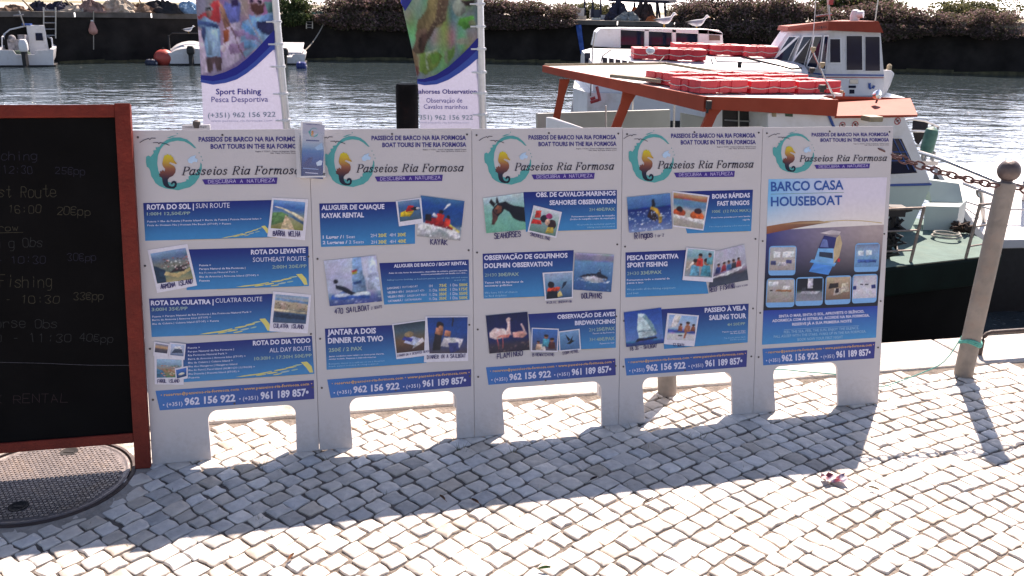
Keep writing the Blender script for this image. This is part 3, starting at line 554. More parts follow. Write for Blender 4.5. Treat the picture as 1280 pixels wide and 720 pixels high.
def serif(P, body, p0, p1, cap, col, n):
    adv = sum(SER[c][0]+.16 if c != ' ' else .62 for c in body); p0 = np.array(p0, float); e = (np.array(p1, float)-p0); L = np.linalg.norm(e); e /= L; sx = L/adv; sy = cap/1.5; x = 0; dn = np.array([e[1]*.3, -1.0])
    for c in body:
        if c == ' ': x += .62; continue
        for st in SER[c][1]:
            for a, b_ in zip(st[:-1], st[1:]):
                d = np.array(b_)-np.array(a); k = abs(d[1])/(np.linalg.norm(d)+1e-9); w = (.07+.13*k)*(sx+sy)/2
                pa, pb = [p0+e*((x+q_[0]+.22*q_[1])*sx)+dn*(q_[1]*sy) for q_ in (a, b_)]
                P.line([pa, pb], w, col, n)
        x += SER[c][0]+.16

LG = {}
LG['ring'] = [(655, 243), (610, 195), (560, 160), (500, 143), (430, 143), (370, 165), (320, 200), (300, 230), (262, 235), (270, 258), (240, 262), (245, 285), (232, 300), (215, 320), (195, 308), (172, 320), (170, 370), (178, 410), (200, 425), (212, 450), (222, 500), (245, 530), (260, 560), (300, 590), (360, 612), (420, 620), (480, 628), (540, 612), (590, 600), (640, 565), (680, 510), (706, 430), (706, 390), (694, 370), (690, 410), (670, 450), (640, 480), (600, 490), (580, 500), (580, 530), (560, 525), (555, 545), (500, 560), (440, 565), (380, 550), (330, 520), (290, 450), (278, 380), (285, 310), (310, 250), (340, 215), (400, 185), (470, 172), (540, 180), (590, 205), (635, 240)]
LG['horse'] = [(468, 382), (440, 352), (430, 325), (418, 318), (410, 303), (395, 306), (378, 295), (365, 306), (350, 306), (343, 322), (335, 345), (327, 385), (335, 410), (355, 430), (352, 455), (330, 440), (322, 455), (305, 452), (308, 472), (293, 478), (302, 492), (295, 500), (312, 505), (325, 515), (330, 550), (340, 580), (365, 602), (400, 612), (440, 612), (462, 595), (468, 570), (460, 548), (440, 540), (418, 548), (410, 570), (422, 578), (430, 563), (444, 562), (448, 575), (440, 590), (420, 595), (395, 585), (382, 560), (380, 530), (398, 510), (430, 495), (452, 465), (455, 435), (445, 410), (415, 392), (390, 380), (402, 370), (430, 378), (460, 388)]
LG['fish'] = [(570, 350), (600, 320), (650, 305), (640, 330), (668, 345), (660, 370), (630, 365), (610, 382), (580, 375)]
TEAL = D((62, 150, 150))
def horse_col(x, y):
    st = [(295, (195, 185, 30)), (360, (185, 150, 45)), (430, (140, 85, 60)), (480, (95, 50, 45)), (530, (30, 28, 48)), (620, (15, 12, 25))]
    for (a, ca), (b_, cb) in zip(st[:-1], st[1:]):
        if y <= b_: t_ = max(0, (y-a)/(b_-a)); return tuple(p_*(1-t_)+q_*t_ for p_, q_ in zip(D(ca), D(cb)))
    return D(st[-1][1])
def header(board, T, du):
    """company heading and logo; T maps positions on the second board to this board's"""
    def lg(p): return T((404.9+(p[0]-170)/536*63.1, 170+(p[1]-140)/488*63.9))
    hl = Print(S)
    hl.text('PASSEIOS DE BARCO NA RIA FORMOSA', T((464.4, 175.3)), T((582.5, 174.8)), 5.3*T.sy, INK, .0012, .03)
    hl.text('BOAT TOURS IN THE RIA FORMOSA', T((477.9, 183.9)), T((582.8, 183.4)), 5.3*T.sy, INK, .0012, .03)
    hl.text('Registo nº 71/2011 - Turismo de Natureza - Natural Tourism', T((528.7, 187.9)), T((583, 187.6)), 1.5*T.sy, BLK, .0012, .01, 1)
    hl.text('Olhão - Fuzeta - Ria Formosa - Reservas de barco', T((545, 190.0)), T((583, 189.7)), 1.4*T.sy, BLK, .0012, .01, 1)
    hl.build('heading', m_print, board, du)
    root = Print(S); root.poly([lg(p) for p in LG['ring']], TEAL, .001)
    root.poly([lg(p) for p in [(370, 147), (420, 130), (470, 122), (430, 136), (400, 148)]], TEAL, .001)
    for p in ((680, 284), (700, 320), (712, 352), (470, 108)): root.poly([lg((p[0]+6*math.cos(a), p[1]+6*math.sin(a))) for a in (0, 1.3, 2.6, 3.9, 5.2)], TEAL, .001)
    logo = root.build('logo', m_print, board, du)
    hp = Print(S); hp.poly([lg(p) for p in LG['horse']], [horse_col(*p) for p in LG['horse']], .0016); hp.build('seahorse', m_print, logo, du)
    fp = Print(S); fp.poly([lg(p) for p in LG['fish']], D((165, 195, 222)), .0016); fp.build('fish', m_print, logo, du)
    bp = Print(S)
    for ln in ([(112, 190), (150, 168), (195, 152), (208, 162), (225, 148), (262, 150)], [(240, 192), (285, 190), (295, 203), (305, 190), (350, 198), (395, 215)]): bp.line([lg(p) for p in ln], .75*T.sx, BLK, .0018)
    bp.build('birds', m_print, logo, du)
    tp = Print(S); serif(tp, 'Passeios Ria Formosa', T((445.5, 215.6)), T((579.5, 214.3)), 9.6*T.sy, BLK, .0022); tp.build('lettering', m_print, logo, du)
    rb = Print(S); rb.poly([T(p) for p in [(468.4, 220.9), (553.5, 218.5), (552.5, 226.3), (471.5, 227)]], D((62, 38, 125)), .0016)
    rb.hand('DESCUBRA A NATUREZA', T((475.5, 225.6)), T((550.2, 223.8)), 4.0*T.sy, D((185, 175, 215)), .0022, .55*T.sx, 0); rb.build('ribbon', m_print, logo, du)
class Aff:
    def __init__(s, sx, sy, ox, oy): s.sx = sx; s.sy = sy; s.o = (ox, oy)
    def __call__(s, p): return (p[0]*s.sx+s.o[0], p[1]*s.sy+s.o[1])
def px_of(u, w):
    P = S.O+S.U*u+S.W*w; d = P-CAM; z = d@fwd; return (640+F*(d@c_right)/z, 360-F*(d@c_up)/z)

BOARDS = []
ARCH = [(261, 370, 514, 505), (438, 570.5, 499.5, 487), (628.5, 752, 485.5, 476.5), (804, 915.5, 474, 463.5), (967.5, 1047.5, 459, 452)]
NAMES = ['white tour board listing the sun, Culatra and all day routes, next to the chalkboard',
 'white tour board advertising kayak rental, boat rental and dinner for two',
 'white tour board advertising seahorse, dolphin and bird watching with a flamingo photo',
 'white tour board advertising fast ringos, sport fishing and a sailing tour',
 'white tour board with one tall houseboat poster, at the right end of the row']
TL_, TR_ = S.uv([(165, 162.5), (1117, 158)])
TOPW = float(TR_[1]); print('top', TL_, TR_)
for k in range(5):
    u0, u1 = k*BW+.0006, (k+1)*BW-.0006; t0, t1 = TL_[0]+(TR_[0]-TL_[0])*k/5+.0006, TL_[0]+(TR_[0]-TL_[0])*(k+1)/5-.0006; TOPW = TL_[1]+(TR_[1]-TL_[1])*(k+.5)/5
    def edge(u, w, side): a_, c_ = (u0, t0) if side == 0 else (u1, t1); return a_+(c_-a_)*w/TOPW-k*BW+u
    bd = thing('notice_board', NAMES[k], 'notice board', group='tour notice boards standing in a row')
    bd.matrix_world = S.matrix(k*BW); x0, x1, y0, y1 = ARCH[k]
    a0 = S.uv([(x0, 560), (x1, 540)]); tu = S.uv([(x0+12, y0), (x1-12, y1)])
    ua, ub = float(S.uv([(x0, y0+25)])[0][0]), float(S.uv([(x1, y1+22)])[0][0]); wt = float(np.mean(tu[:, 1])); rd = .034
    out = [(u0, 0), (ua+.004, 0)]+[(ua+rd-rd*math.cos(q), wt-rd+rd*math.sin(q)) for q in [math.pi/2*i/6 for i in range(7)]]+[(ub-rd+rd*math.sin(q), wt-rd+rd*math.cos(q)) for q in [math.pi/2*i/6 for i in range(7)]]+[(ub-.004, 0), (u1, 0), (t1, TOPW), (t0, TOPW)]
    mb = MB(); off = [0, .0012, -.0008, .0006, -.001][k]
    mb.prism([(u-k*BW, w, -.014) for u, w in out], (0, 0, .014)); mb.build('panel', m_panel, bd, bevel=.0015, local=True)
    mb = MB(); bat = [(.03, .25), (BW-.07, .25)]
    if k < 4: sb = MB(); sb.prism([(BW-.022, .03, -.0275), (BW+.022, .03, -.0275), ((t1-k*BW)+.022, 1.19, -.0275), ((t1-k*BW)-.022, 1.19, -.0275)], (0, 0, .012)); sb.build('seam_light_block', m_panel, bd, local=True)  # unseen strip added behind each seam to keep sunlight from leaking through
    for uu, ww in bat: mb.box((uu+.02, .62, -.032), (.04, 1.0, .035))
    mb.build('batten', m_panel, bd, local=True)
    sm = MB(); sm.lathe([(.0042, 0), (.0042, .0012), (.002, .0018)], (0, 0, 0), 8); first = None
    for (uu, ww) in [(edge(.018, TOPW-.025, 0), TOPW-.025), ((t0+t1)/2-k*BW, TOPW-.02), (edge(-.018, TOPW-.025, 1), TOPW-.025), (edge(.016, .72, 0), .72), (edge(-.016, .73, 1), .73), (edge(.016, .42, 0), .42), (edge(-.016, .44, 1), .44), (edge(.016, .235, 0), .235), (edge(-.016, .24, 1), .24), (BW/2, wt+.02)]:
        if first is None: first = sm.build('screw', m_screw, bd, local=True); first.location = (uu, ww, 0)
        else:
            o = first.copy(); COL.objects.link(o); o.parent = bd; o.location = (uu, ww, 0)
    BOARDS.append(bd)
for k, T in enumerate([Aff(1.107, 1.039, -265.8, -5.1), Aff(1, 1, 0, 0), Aff(.929, .964, 229.1, 5.5), Aff(.894, .956, 423.6, 4.8), Aff(.817, .783, 635, 33.3)]):
    header(BOARDS[k], T, k*BW)

class Notice:
    def __init__(s, k): s.k = k; s.b = BOARDS[k]
    def strip(s, q, texts, maps=(), c0=DKB, c1=LTB, under=True):
        """blue block: q corners from top left clockwise; texts (body, p0, p1, cap, colour, bold)"""
        P = Print(S); qa = np.array(q); 
        def col(u, v): t_ = min(1, max(0, 1.1*(1-v)-.05+.1*u))**1.35; return tuple(a*(1-t_)+b_*t_ for a, b_ in zip(c0, c1))
        P.grid(q, col, .0008, 8, 8)
        if under: P.line([qa[3]*.75+qa[2]*.25+np.array([0, .5]), qa[2]*.95+qa[3]*.05+np.array([0, .5])], .5, D((200, 175, 130)), .001)
        o = P.build('notice_strip', m_print, s.b, s.k*BW)
        tp = Print(S)
        for (body, p0, p1, cap, c, bold) in texts: tp.text(body, p0, p1, cap, c, .0016, bold, 1 if cap < 3 else 2)
        if texts: tp.build('lettering', m_print, o, s.k*BW)
        for (mx, my, mw, mh, sh) in maps:
            mp = Print(S)
            def q_(pts): return [(mx+a*mw, my-b_*mh-a*sh) for a, b_ in pts]
            mp.poly(q_([(0, 0), (.12, .09), (.3, .17), (.46, .3), (.47, .25), (.32, .09), (.1, 0)]), YEL, .0013)
            for cx_, cy_, rx_, ry_, c_ in ((.33, .06, .07, .045, YEL), (.47, .16, .07, .06, YEL), (.545, .05, .06, .045, YEL), (.58, .36, .085, .06, YEL), (.64, .2, .06, .07, D((150, 175, 175))), (.71, .5, .07, .06, YEL), (.76, .3, .045, .06, D((140, 175, 165))), (.80, .64, .06, .05, D((165, 185, 150)))):
                mp.poly(q_([(x_+.25*(y_-cy_)+random.uniform(-.008, .008), y_+.5*(x_-cx_)) for x_, y_ in ell(cx_, cy_, rx_, ry_, 12)]), c_, .0013+.0001*int(cx_*10 % 4))
            mp.poly(q_([(.84, .84), (.92, .86), (.98, .5), (1, .05), (.955, .04), (.91, .42)]), YEL, .0014)
            mp.build('map_drawing', m_print, o, s.k*BW)
        return o
    def photo(s, pic, key, paper=None, cap=None, n=.0022, extra=()):
        P = Print(S)
        if paper: P.grid(paper, lambda u, v: PAPER, n, 2, 2)
        place_pic(P, key, pic, n+.0003); o = P.build('photo_print', m_photo, s.b, s.k*BW)
        hp = Print(S); any_ = False
        for c in ([cap] if cap else [])+list(extra): hp.hand(c[0], c[1], c[2], c[3], HAND, n+.0024, c[3]*.15); any_ = True
        if any_: hp.build('caption', m_print, o, s.k*BW)
        return o
    def contact(s, q):
        q = [np.array(p, float) for p in q]
        def bl(u, v): return v*((1-u)*q[0]+u*q[1])+(1-v)*((1-u)*q[3]+u*q[2])
        h = np.linalg.norm(q[1]-q[2])
        P = Print(S); P.grid(q, lambda u, v: tuple(a*(1-u)+b_*u for a, b_ in zip(D((34, 105, 175)), D((36, 40, 122)))), .0008, 8, 3); o = P.build('contact_strip', m_print, s.b, s.k*BW)
        t1 = Print(S); t1.text('• reservas@passeios-ria-formosa.com • www.passeios-ria-formosa.com •', bl(.025, .70), bl(.99, .75), h*.15, ORA, .0016, .015, 1); t1.build('web_lettering', m_print, o, s.k*BW)
        t2 = Print(S)
        for body, a, b_, cp, bo in (('• (+351)', .025, .152, .2, .01), ('962 156 922', .165, .493, .36, .035), ('• (+351)', .517, .64, .2, .01), ('961 189 857•', .655, .965, .36, .035)): t2.text(body, bl(a, .17+.04*a), bl(b_, .17+.04*b_), h*cp, WHT, .0016, bo)
        t2.build('phone_lettering', m_print, o, s.k*BW)
A_ = Crop(160, 150, 3.7875); B_ = Crop(160, 300, 3.272); C_ = Crop(390, 150, 4.233); D_ = Crop(390, 310, 3.6); E_ = Crop(590, 150, 4.2368); F_ = Crop(590, 300, 3.789); G_ = Crop(770, 150, 4.5); H_ = Crop(770, 300, 4.0); I_ = Crop(945, 150, 5.144); J_ = Crop(945, 270, 3.0); K_ = Crop(945, 270, 5.539)
def TX(cr_, *rows):
    out = []
    for body, x0, y0, x1, y1, cap, c, bold in rows:
        p0, p1 = cr_((x0, y0), (x1, y1)); out.append((body, p0, p1, cap/cr_.k, c, bold))
    return out
W, Pz = WHT, PRICE; B1, B0 = .035, .0
# --- first board: routes
n = Notice(0)
n.strip(A_((72, 393), (758, 377), (756, 553), (82, 572)), TX(A_, ('ROTA DO SOL |', 90, 424, 312, 420, 23, W, B1), ('SUN ROUTE', 322, 418, 482, 415, 23, W, B0), ('1:00H 12,50€/PP', 90, 452, 295, 448, 14, Pz, .02), ('Fuzeta > Ilha da Fuzeta | Fuzeta Island > Barra da Fuzeta | Fuzeta Natural Inlet >', 92, 485, 632, 471, 8, W, .01), ('Praia do Homem Nu | Homem Nu Beach (STOP) > Fuzeta', 92, 503, 488, 494, 8, W, .01)), [(A_((440, 560))[0][0], A_((440, 560))[0][1], 60, 12, 6)])
n.photo(A_((690, 378), (840, 390), (828, 524), (676, 512)), 'barra', A_((682, 368), (854, 376), (838, 570), (660, 552)), ('BARRA VELHA', *A_((687, 548), (815, 553)), 23/A_.k))
n.strip(B_((230, 39), (738, 26), (740, 188), (240, 205)), TX(B_, ('ROTA DO LEVANTE', 503, 59, 726, 52, 18, W, B1), ('SOUTHEAST ROUTE', 511, 90, 727, 84, 18, W, B0), ('2:00H 20€/PP', 590, 117, 731, 113, 13, Pz, .02), ('Fuzeta >', 292, 107, 340, 106, 7, W, .02), ('Parque Natural da Ria Formosa |', 292, 122, 480, 117, 7, W, .02), ('Ria Formosa Natural Park >', 292, 138, 450, 133, 7, W, 0), ('Ilha da Armona | Armona Island (STOP) >', 292, 154, 535, 147, 7, W, .01), ('Fuzeta', 292, 170, 335, 169, 7, W, .02)), [(B_((440, 192))[0][0], B_((440, 192))[0][1], 90, 17, 2)])
n.photo(B_((92, 56), (236, 32), (268, 160), (120, 178)), 'armona', B_((80, 42), (243, 16), (283, 186), (120, 217)), ('ARMONA ISLAND', *B_((135, 201), (265, 177)), 19/B_.k))
n.strip(B_((86, 240), (640, 218), (640, 376), (97, 397)), TX(B_, ('ROTA DA CULATRA |', 94, 267, 350, 261, 18, W, B1), ('CULATRA ROUTE', 358, 257, 549, 250, 18, W, B0), ('3:00H 35€/PP', 97, 291, 244, 286, 13, Pz, .02), ('Fuzeta > Parque Natural da Ria Formosa | Ria Formosa Natural Park >', 100, 317, 505, 297, 7, W, .01), ('Barra da Armona | Armona Inlet (STOP) >', 100, 331, 340, 319, 7, W, .01), ('Ilha da Culatra | Culatra Island (STOP) > Fuzeta', 100, 347, 372, 333, 7, W, .01)), [(B_((290, 386))[0][0], B_((290, 386))[0][1], 90, 19, 4)])
n.photo(B_((604, 222), (740, 234), (727, 343), (592, 337)), 'culatra', B_((594, 210), (750, 224), (735, 382), (578, 373)), ('CULATRA ISLAND', *B_((596, 358), (718, 363)), 16/B_.k))
n.strip(B_((180, 427), (752, 392), (762, 547), (190, 584)), TX(B_, ('ROTA DO DIA TODO', 511, 431, 746, 419, 18, W, B1), ('ALL DAY ROUTE', 579, 460, 748, 451, 18, W, B0), ('10:30H - 17:30H 50€/PP', 517, 492, 752, 478, 13, Pz, .02), *[(s_, 245+i*.4, 445+i*15.2, 245+i*.4+w_, 445+i*15.2-w_*.055, 7, W, .012) for i, (s_, w_) in enumerate((('Fuzeta >', 50), ('Parque Natural da Ria Formosa |', 188), ('Ria Formosa Natural Park >', 160), ('Barra da Armona | Armona Inlet (STOP) >', 235), ('Ilha da Culatra | Culatra Island >', 182), ('Ilha dos Hangares | Hangares Island', 200), ('Ilha do Farol | Farol Island (ALMOÇO | LUNCH) >', 272), ('Ilha Deserta | Deserta Island (STOP) >', 208), ('Fuzeta', 45)))]), [(B_((440, 560))[0][0], B_((440, 560))[0][1], 97, 17, 5)])
n.photo(B_((118, 486), (220, 490), (222, 561), (118, 563)), 'farol', B_((108, 470), (226, 478), (228, 592), (110, 590)), ('FAROL ISLAND', *B_((122, 584), (210, 582)), 14/B_.k))
n.photo(B_((114, 422), (166, 430), (161, 464), (110, 458)), 'dusk', B_((108, 415), (172, 425), (165, 480), (104, 472)), n=.0045)
n.photo(B_((178, 424), (233, 430), (228, 475), (174, 470)), 'cabin', B_((172, 418), (238, 425), (232, 490), (168, 482)), n=.0065)
n.photo(B_((197, 531), (240, 521), (240, 556), (201, 566)), 'sea', B_((192, 525), (245, 515), (245, 565), (197, 575)), n=.0045)
n.contact(B_((112, 617), (760, 573), (762, 650), (130, 697)))
# --- second board
n = Notice(1)
n.strip(C_((38, 442), (545, 430), (545, 655), (48, 672)), TX(C_, ('ALUGUER DE CAIAQUE', 50, 476, 383, 470, 24, W, B1), ('KAYAK RENTAL', 52, 518, 275, 514, 24, W, B1), ('1 Lugar /', 57, 628, 158, 626, 16, W, .03), ('1 Seat', 165, 626, 228, 625, 16, W, 0), ('2 Lugares /', 57, 657, 187, 654, 16, W, .03), ('2 Seats', 196, 654, 275, 652, 16, W, 0), ('2H', 310, 620, 342, 619, 17, W, 0), ('20€', 350, 619, 395, 618, 17, YEL, .03), ('4H', 410, 617, 442, 616, 17, W, 0), ('30€', 453, 616, 497, 615, 17, YEL, .03), ('2H', 312, 655, 343, 654, 17, W, 0), ('30€', 351, 654, 395, 653, 17, YEL, .03), ('4H', 411, 652, 443, 651, 17, W, 0), ('40€', 454, 650, 498, 649, 17, YEL, .03)))
n.photo(C_((453, 433), (567, 419), (580, 522), (465, 539)), 'kayak_small', C_((443, 430), (577, 411), (588, 545), (460, 563)), n=.0030)
n.photo(C_((575, 400), (806, 430), (783, 640), (555, 615)), 'kayak', None, ('KAYAK', *C_((627, 660), (715, 661)), 29/C_.k))
n.photo(D_((53, 58), (288, 33), (315, 240), (80, 262)), 'sail470', None, ('470 SAILBOAT', *D_((102, 297), (258, 279)), 22/D_.k), extra=[('2 SEATS', *D_((266, 276), (314, 270)), 11/D_.k)])
rows = []
for i, (a_, b_, w_, h1, e1, e2) in enumerate((('LANCHAS /', 'MOTORBOAT', 138, '1H', '75€', '500€'), ('VELEIRO 470 /', 'SAILBOAT 470', 166, '½ Dia', '100€', '175€'), ('VELEIRO FB35 /', 'SAILBOAT FB35', 176, '½ Dia', '350€', '550€'), ('CATAMARÃ /', 'CATAMARAN', 150, '½ Dia', '350€', '500€'))):
    y = 186+i*19.3; rows += [(a_, 338+i, y, 338+i+w_*.45, y-5, 9, W, .02), (b_, 338+i+w_*.5, y-5, 338+i+w_, y-10, 9, W, 0), (h1, 527, y-9, 527+(15 if i == 0 else 36), y-10, 12, W, 0), (e1, 572, y-11, 606, y-12, 12, YEL, .02), ('1 Dia', 622, y-13, 655, y-14, 12, W, 0), (e2, 662, y-14, 700, y-15, 12, YEL, .02)]
n.strip(D_((303, 68), (705, 52), (709, 233), (325, 255)), TX(D_, ('ALUGUER DE BARCO / BOAT RENTAL', 368, 88, 697, 75, 14, W, B1), ('Aulas de vela, festas de aniversário, despedidas de solteiro, passeios especiais,', 345, 116, 700, 103, 6, W, .02), ('eventos personalizados em família ou a dois...', 490, 122, 697, 114, 6, W, .02), ('Sailing lessons, birthday or bachelor parties, special trips, tailored events', 338, 147, 700, 134, 6, SOFT, 0), ('at your side...', 640, 148, 697, 145, 6, SOFT, 0), *rows))
n.strip(D_((58, 363), (520, 338), (515, 517), (66, 548)), TX(D_, ('JANTAR A DOIS', 70, 391, 288, 383, 23, W, B1), ('DINNER FOR TWO', 72, 429, 320, 418, 23, W, B1), ('250€ / 2 PAX', 75, 468, 226, 459, 16, Pz, .03), ('Jantar romântico num veleiro ou numa praia deserta,', 76, 491, 325, 478, 6, W, .02), ('serviço incluído. Reservas e mais informações.', 76, 503, 290, 493, 6, W, .02), ('Romantic dinner in a sailboat or on a deserted', 76, 525, 325, 510, 6, SOFT, 0), ('beach, service included. Booking required.', 76, 536, 300, 523, 6, SOFT, 0)))
n.photo(D_((367, 347), (508, 327), (525, 458), (381, 473)), 'dinner_beach', D_((360, 342), (510, 322), (530, 482), (380, 500)), ('DINNER ON A DESERTED BEACH', *D_((384, 490), (528, 467)), 9/D_.k))
n.photo(D_((518, 313), (700, 311), (697, 472), (528, 474)), 'dinner_boat', D_((510, 308), (702, 306), (702, 508), (503, 514)), ('DINNER IN A SAILBOAT', *D_((518, 499), (690, 491)), 16/D_.k), n=.0036)
n.contact(D_((68, 592), (716, 545), (716, 622), (84, 675)))
# --- third board
n = Notice(2)
n.strip(E_((272, 382), (767, 370), (767, 578), (285, 592)), TX(E_, ('OBS. DE CAVALOS-MARINHOS', 338, 408, 760, 399, 23, W, B1), ('SEAHORSE OBSERVATION', 410, 450, 760, 442, 23, W, B1), ('2H', 620, 483, 650, 482, 16, Pz, 0), ('40€/PAX', 657, 482, 757, 480, 16, Pz, .03), ('Fornecemos o equipamento de mergulho', 527, 516, 757, 509, 8, W, .02), ('(óculos de mergulho e tubo de respiração)', 518, 530, 757, 523, 8, W, .02), ('We provide the snorkeling equipment', 555, 559, 757, 552, 8, SOFT, 0), ('(diving mask and snorkel)', 610, 572, 757, 567, 8, SOFT, 0)))
n.photo(E_((58, 415), (270, 386), (285, 580), (75, 600)), 'seahorse', None, ('SEAHORSES', *E_((118, 629), (256, 618)), 27/E_.k))
n.photo(E_((330, 458), (466, 492), (440, 616), (302, 585)), 'snorkel', E_((325, 452), (475, 488), (445, 625), (293, 592)), ('SNORKELING', *E_((307, 613), (410, 638)), 17/E_.k), n=.0034)
n.strip(F_((50, 65), (482, 48), (470, 262), (55, 278)), TX(F_, ('OBSERVAÇÃO DE GOLFINHOS', 57, 95, 452, 83, 21, W, B1), ('DOLPHIN OBSERVATION', 58, 133, 380, 123, 21, W, B1), ('2H30', 60, 174, 117, 172, 15, Pz, 0), ('30€/PAX', 124, 172, 222, 169, 15, Pz, .03), ('Temos 95% de hipóteses de', 60, 207, 243, 201, 9, W, .02), ('encontrar golfinhos', 60, 221, 190, 217, 9, W, .02), ('We have 95% of chance', 60, 255, 215, 249, 9, SOFT, 0), ('to find dolphins', 60, 270, 163, 266, 9, SOFT, 0)))
n.photo(F_((487, 60), (672, 70), (658, 247), (478, 235)), 'dolphins', None, ('DOLPHINS', *F_((518, 275), (613, 277)), 23/F_.k))
n.photo(F_((341, 161), (473, 153), (472, 269), (351, 280)), 'wildlife', F_((333, 155), (478, 147), (477, 275), (345, 287)), ('WILDLIFE OBSERVATION', *F_((352, 302), (470, 296)), 10/F_.k), n=.0034)
n.strip(F_((266, 351), (681, 326), (681, 510), (290, 528)), TX(F_, ('OBSERVAÇÃO DE AVES', 404, 374, 677, 359, 19, W, B1), ('BIRDWATCHING', 487, 403, 677, 394, 19, W, B1), ('2H', 553, 433, 582, 432, 15, Pz, 0), ('25€/PAX', 589, 431, 676, 426, 15, Pz, .03), ('Passeio na Ria Formosa', 572, 446, 674, 440, 7, W, .01), ('3H', 555, 479, 583, 478, 15, Pz, 0), ('40€/PAX', 589, 478, 676, 473, 15, Pz, .03), ('Passeio no mar', 605, 494, 674, 489, 7, W, .01)))
n.photo(F_((65, 358), (262, 340), (272, 520), (82, 538)), 'flamingo', None, ('FLAMINGO', *F_((118, 563), (238, 546)), 23/F_.k))
n.photo(F_((286, 420), (405, 425), (400, 524), (284, 522)), 'watching', F_((282, 415), (410, 420), (405, 530), (277, 528)), ('BIRDWATCHING', *F_((285, 550), (386, 549)), 14/F_.k), n=.0034)
n.photo(F_((413, 438), (503, 426), (509, 514), (417, 522)), 'petrel', F_((408, 433), (508, 420), (515, 520), (412, 528)), ('STORM PETREL', *F_((427, 544), (503, 531)), 13/F_.k), n=.0046)
n.contact(F_((66, 603), (679, 561), (681, 640), (78, 686)))
# --- fourth board
n = Notice(3)
n.strip(G_((330, 403), (770, 392), (760, 625), (400, 638)), TX(G_, ('BOIAS RÁPIDAS', 540, 442, 753, 435, 24, W, B1), ('FAST RINGOS', 569, 482, 750, 477, 24, W, B1), ('100€  (12 PAX MAX.)', 540, 523, 757, 515, 15, Pz, .02), ('Duas boias puxadas por uma lancha', 535, 553, 755, 544, 7, W, .02), ('rápida', 712, 566, 752, 563, 8, W, .02), ('Two ringos pulled by a fast motorboat', 523, 604, 750, 595, 7, SOFT, 0)))
n.photo(G_((60, 435), (303, 412), (315, 612), (72, 635)), 'ringos', None, ('Ringos', *G_((105, 669), (204, 660)), 32/G_.k), extra=[('1 or 2', *G_((216, 660), (266, 655)), 15/G_.k)])
n.photo(G_((321, 408), (514, 433), (486, 614), (321, 592)), 'tubes', G_((316, 400), (524, 425), (490, 622), (318, 600)), n=.003)
n.strip(H_((47, 62), (420, 47), (462, 268), (47, 287)), TX(H_, ('PESCA DESPORTIVA', 55, 101, 312, 91, 22, W, B1), ('SPORT FISHING', 55, 137, 257, 130, 22, W, B1), ('2H30', 55, 176, 115, 173, 16, Pz, 0), ('33€/PAX', 123, 173, 228, 168, 16, Pz, .03), ('Fornecemos todo o material de', 54, 205, 268, 196, 9, W, .02), ('pesca e isco', 54, 219, 137, 216, 9, W, .02), ('We provide all the fishing equipment', 54, 252, 297, 242, 9, SOFT, 0), ('and bait', 54, 272, 112, 269, 9, SOFT, 0)))
n.photo(H_((490, 58), (640, 22), (660, 200), (462, 238)), 'reef', None, ('REEF FISHING', *H_((467, 261), (592, 239)), 23/H_.k), extra=[('FUZETA TO SHORE', *H_((600, 238), (657, 228)), 6/H_.k)])
n.photo(H_((358, 43), (488, 56), (478, 188), (340, 181)), 'anglers', H_((350, 37), (493, 51), (482, 211), (330, 200)), n=.0040)
n.strip(H_((226, 346), (663, 318), (658, 512), (240, 545)), TX(H_, ('PASSEIO À VELA', 443, 362, 650, 349, 21, W, B1), ('SAILING TOUR', 465, 400, 650, 390, 23, W, B1), ('4H 50€/PP', 555, 430, 645, 424, 13, Pz, .02), ('Passeio no mar ao largo', 532, 463, 647, 456, 7, W, .01), ('das ilhas barreira', 570, 470, 647, 466, 7, W, .01), ('Trip along the barrier islands', 540, 494, 646, 487, 7, SOFT, 0), ('and the open sea', 570, 502, 646, 498, 7, SOFT, 0)))
n.photo(H_((38, 362), (225, 338), (237, 515), (50, 535)), 'sailing', None, ('FB 35 - SAILBOAT', *H_((70, 553), (202, 537)), 17/H_.k))
n.photo(H_((265, 374), (405, 383), (388, 503), (252, 498)), 'bathers', H_((256, 365), (413, 377), (390, 532), (238, 520)), ('12 SEATS', *H_((282, 530), (338, 534)), 14/H_.k), n=.003)
n.contact(H_((42, 592), (656, 551), (652, 634), (52, 678)))
# --- fifth board: houseboat poster
P = Print(S); bd = BOARDS[4]; du = 4*BW
def lerp3(a, b_, t_): return tuple(x*(1-t_)+y*t_ for x, y in zip(a, b_))
def top_c(u, v): return lerp3(lerp3(D((105, 175, 222)), D((205, 200, 215)), min(1, u*1.5)), D((222, 215, 205)), max(0, 1-v*1.6)*.8)
tl, tr = I_((80, 381), (842, 368)); ml, mr = K_((73, 100), (885, 60)); P.grid([tl, tr, mr, ml], top_c, .0008, 12, 12)
bl_, br_ = K_((50, 655), (842, 622))
def wat(u, v):
    c = lerp3(lerp3(D((48, 52, 120)), D((165, 150, 150)), min(1, u*1.15)), D((18, 16, 34)), min(1, max(0, (1-v)*1.9-.15))); return c
P.grid([ml, mr, br_, bl_], noise_fn(wat, .07), .0008, 30, 30)
P.poly(K_((73, 72), (170, 55), (300, 36), (430, 32), (520, 44), (440, 55), (300, 80), (170, 105), (73, 125)), [D(c) for c in ((150, 95, 60), (160, 110, 70), (120, 85, 60), (140, 110, 75), (190, 165, 130), (110, 85, 75), (120, 75, 55), (130, 75, 50), (135, 75, 50))], .0012)
P.line(K_((480, 38), (620, 30), (740, 34), (870, 48)), .9, D((190, 165, 110)), .0012)
bl2, br2 = J_((22, 483), (450, 456))
P.grid([bl_, br_, br2, bl2], lambda u, v: lerp3(D((30, 55, 150)), D((45, 135, 190)), 1-v), .0008, 8, 8)
po = P.build('poster', m_print, bd, du)
tp = Print(S)
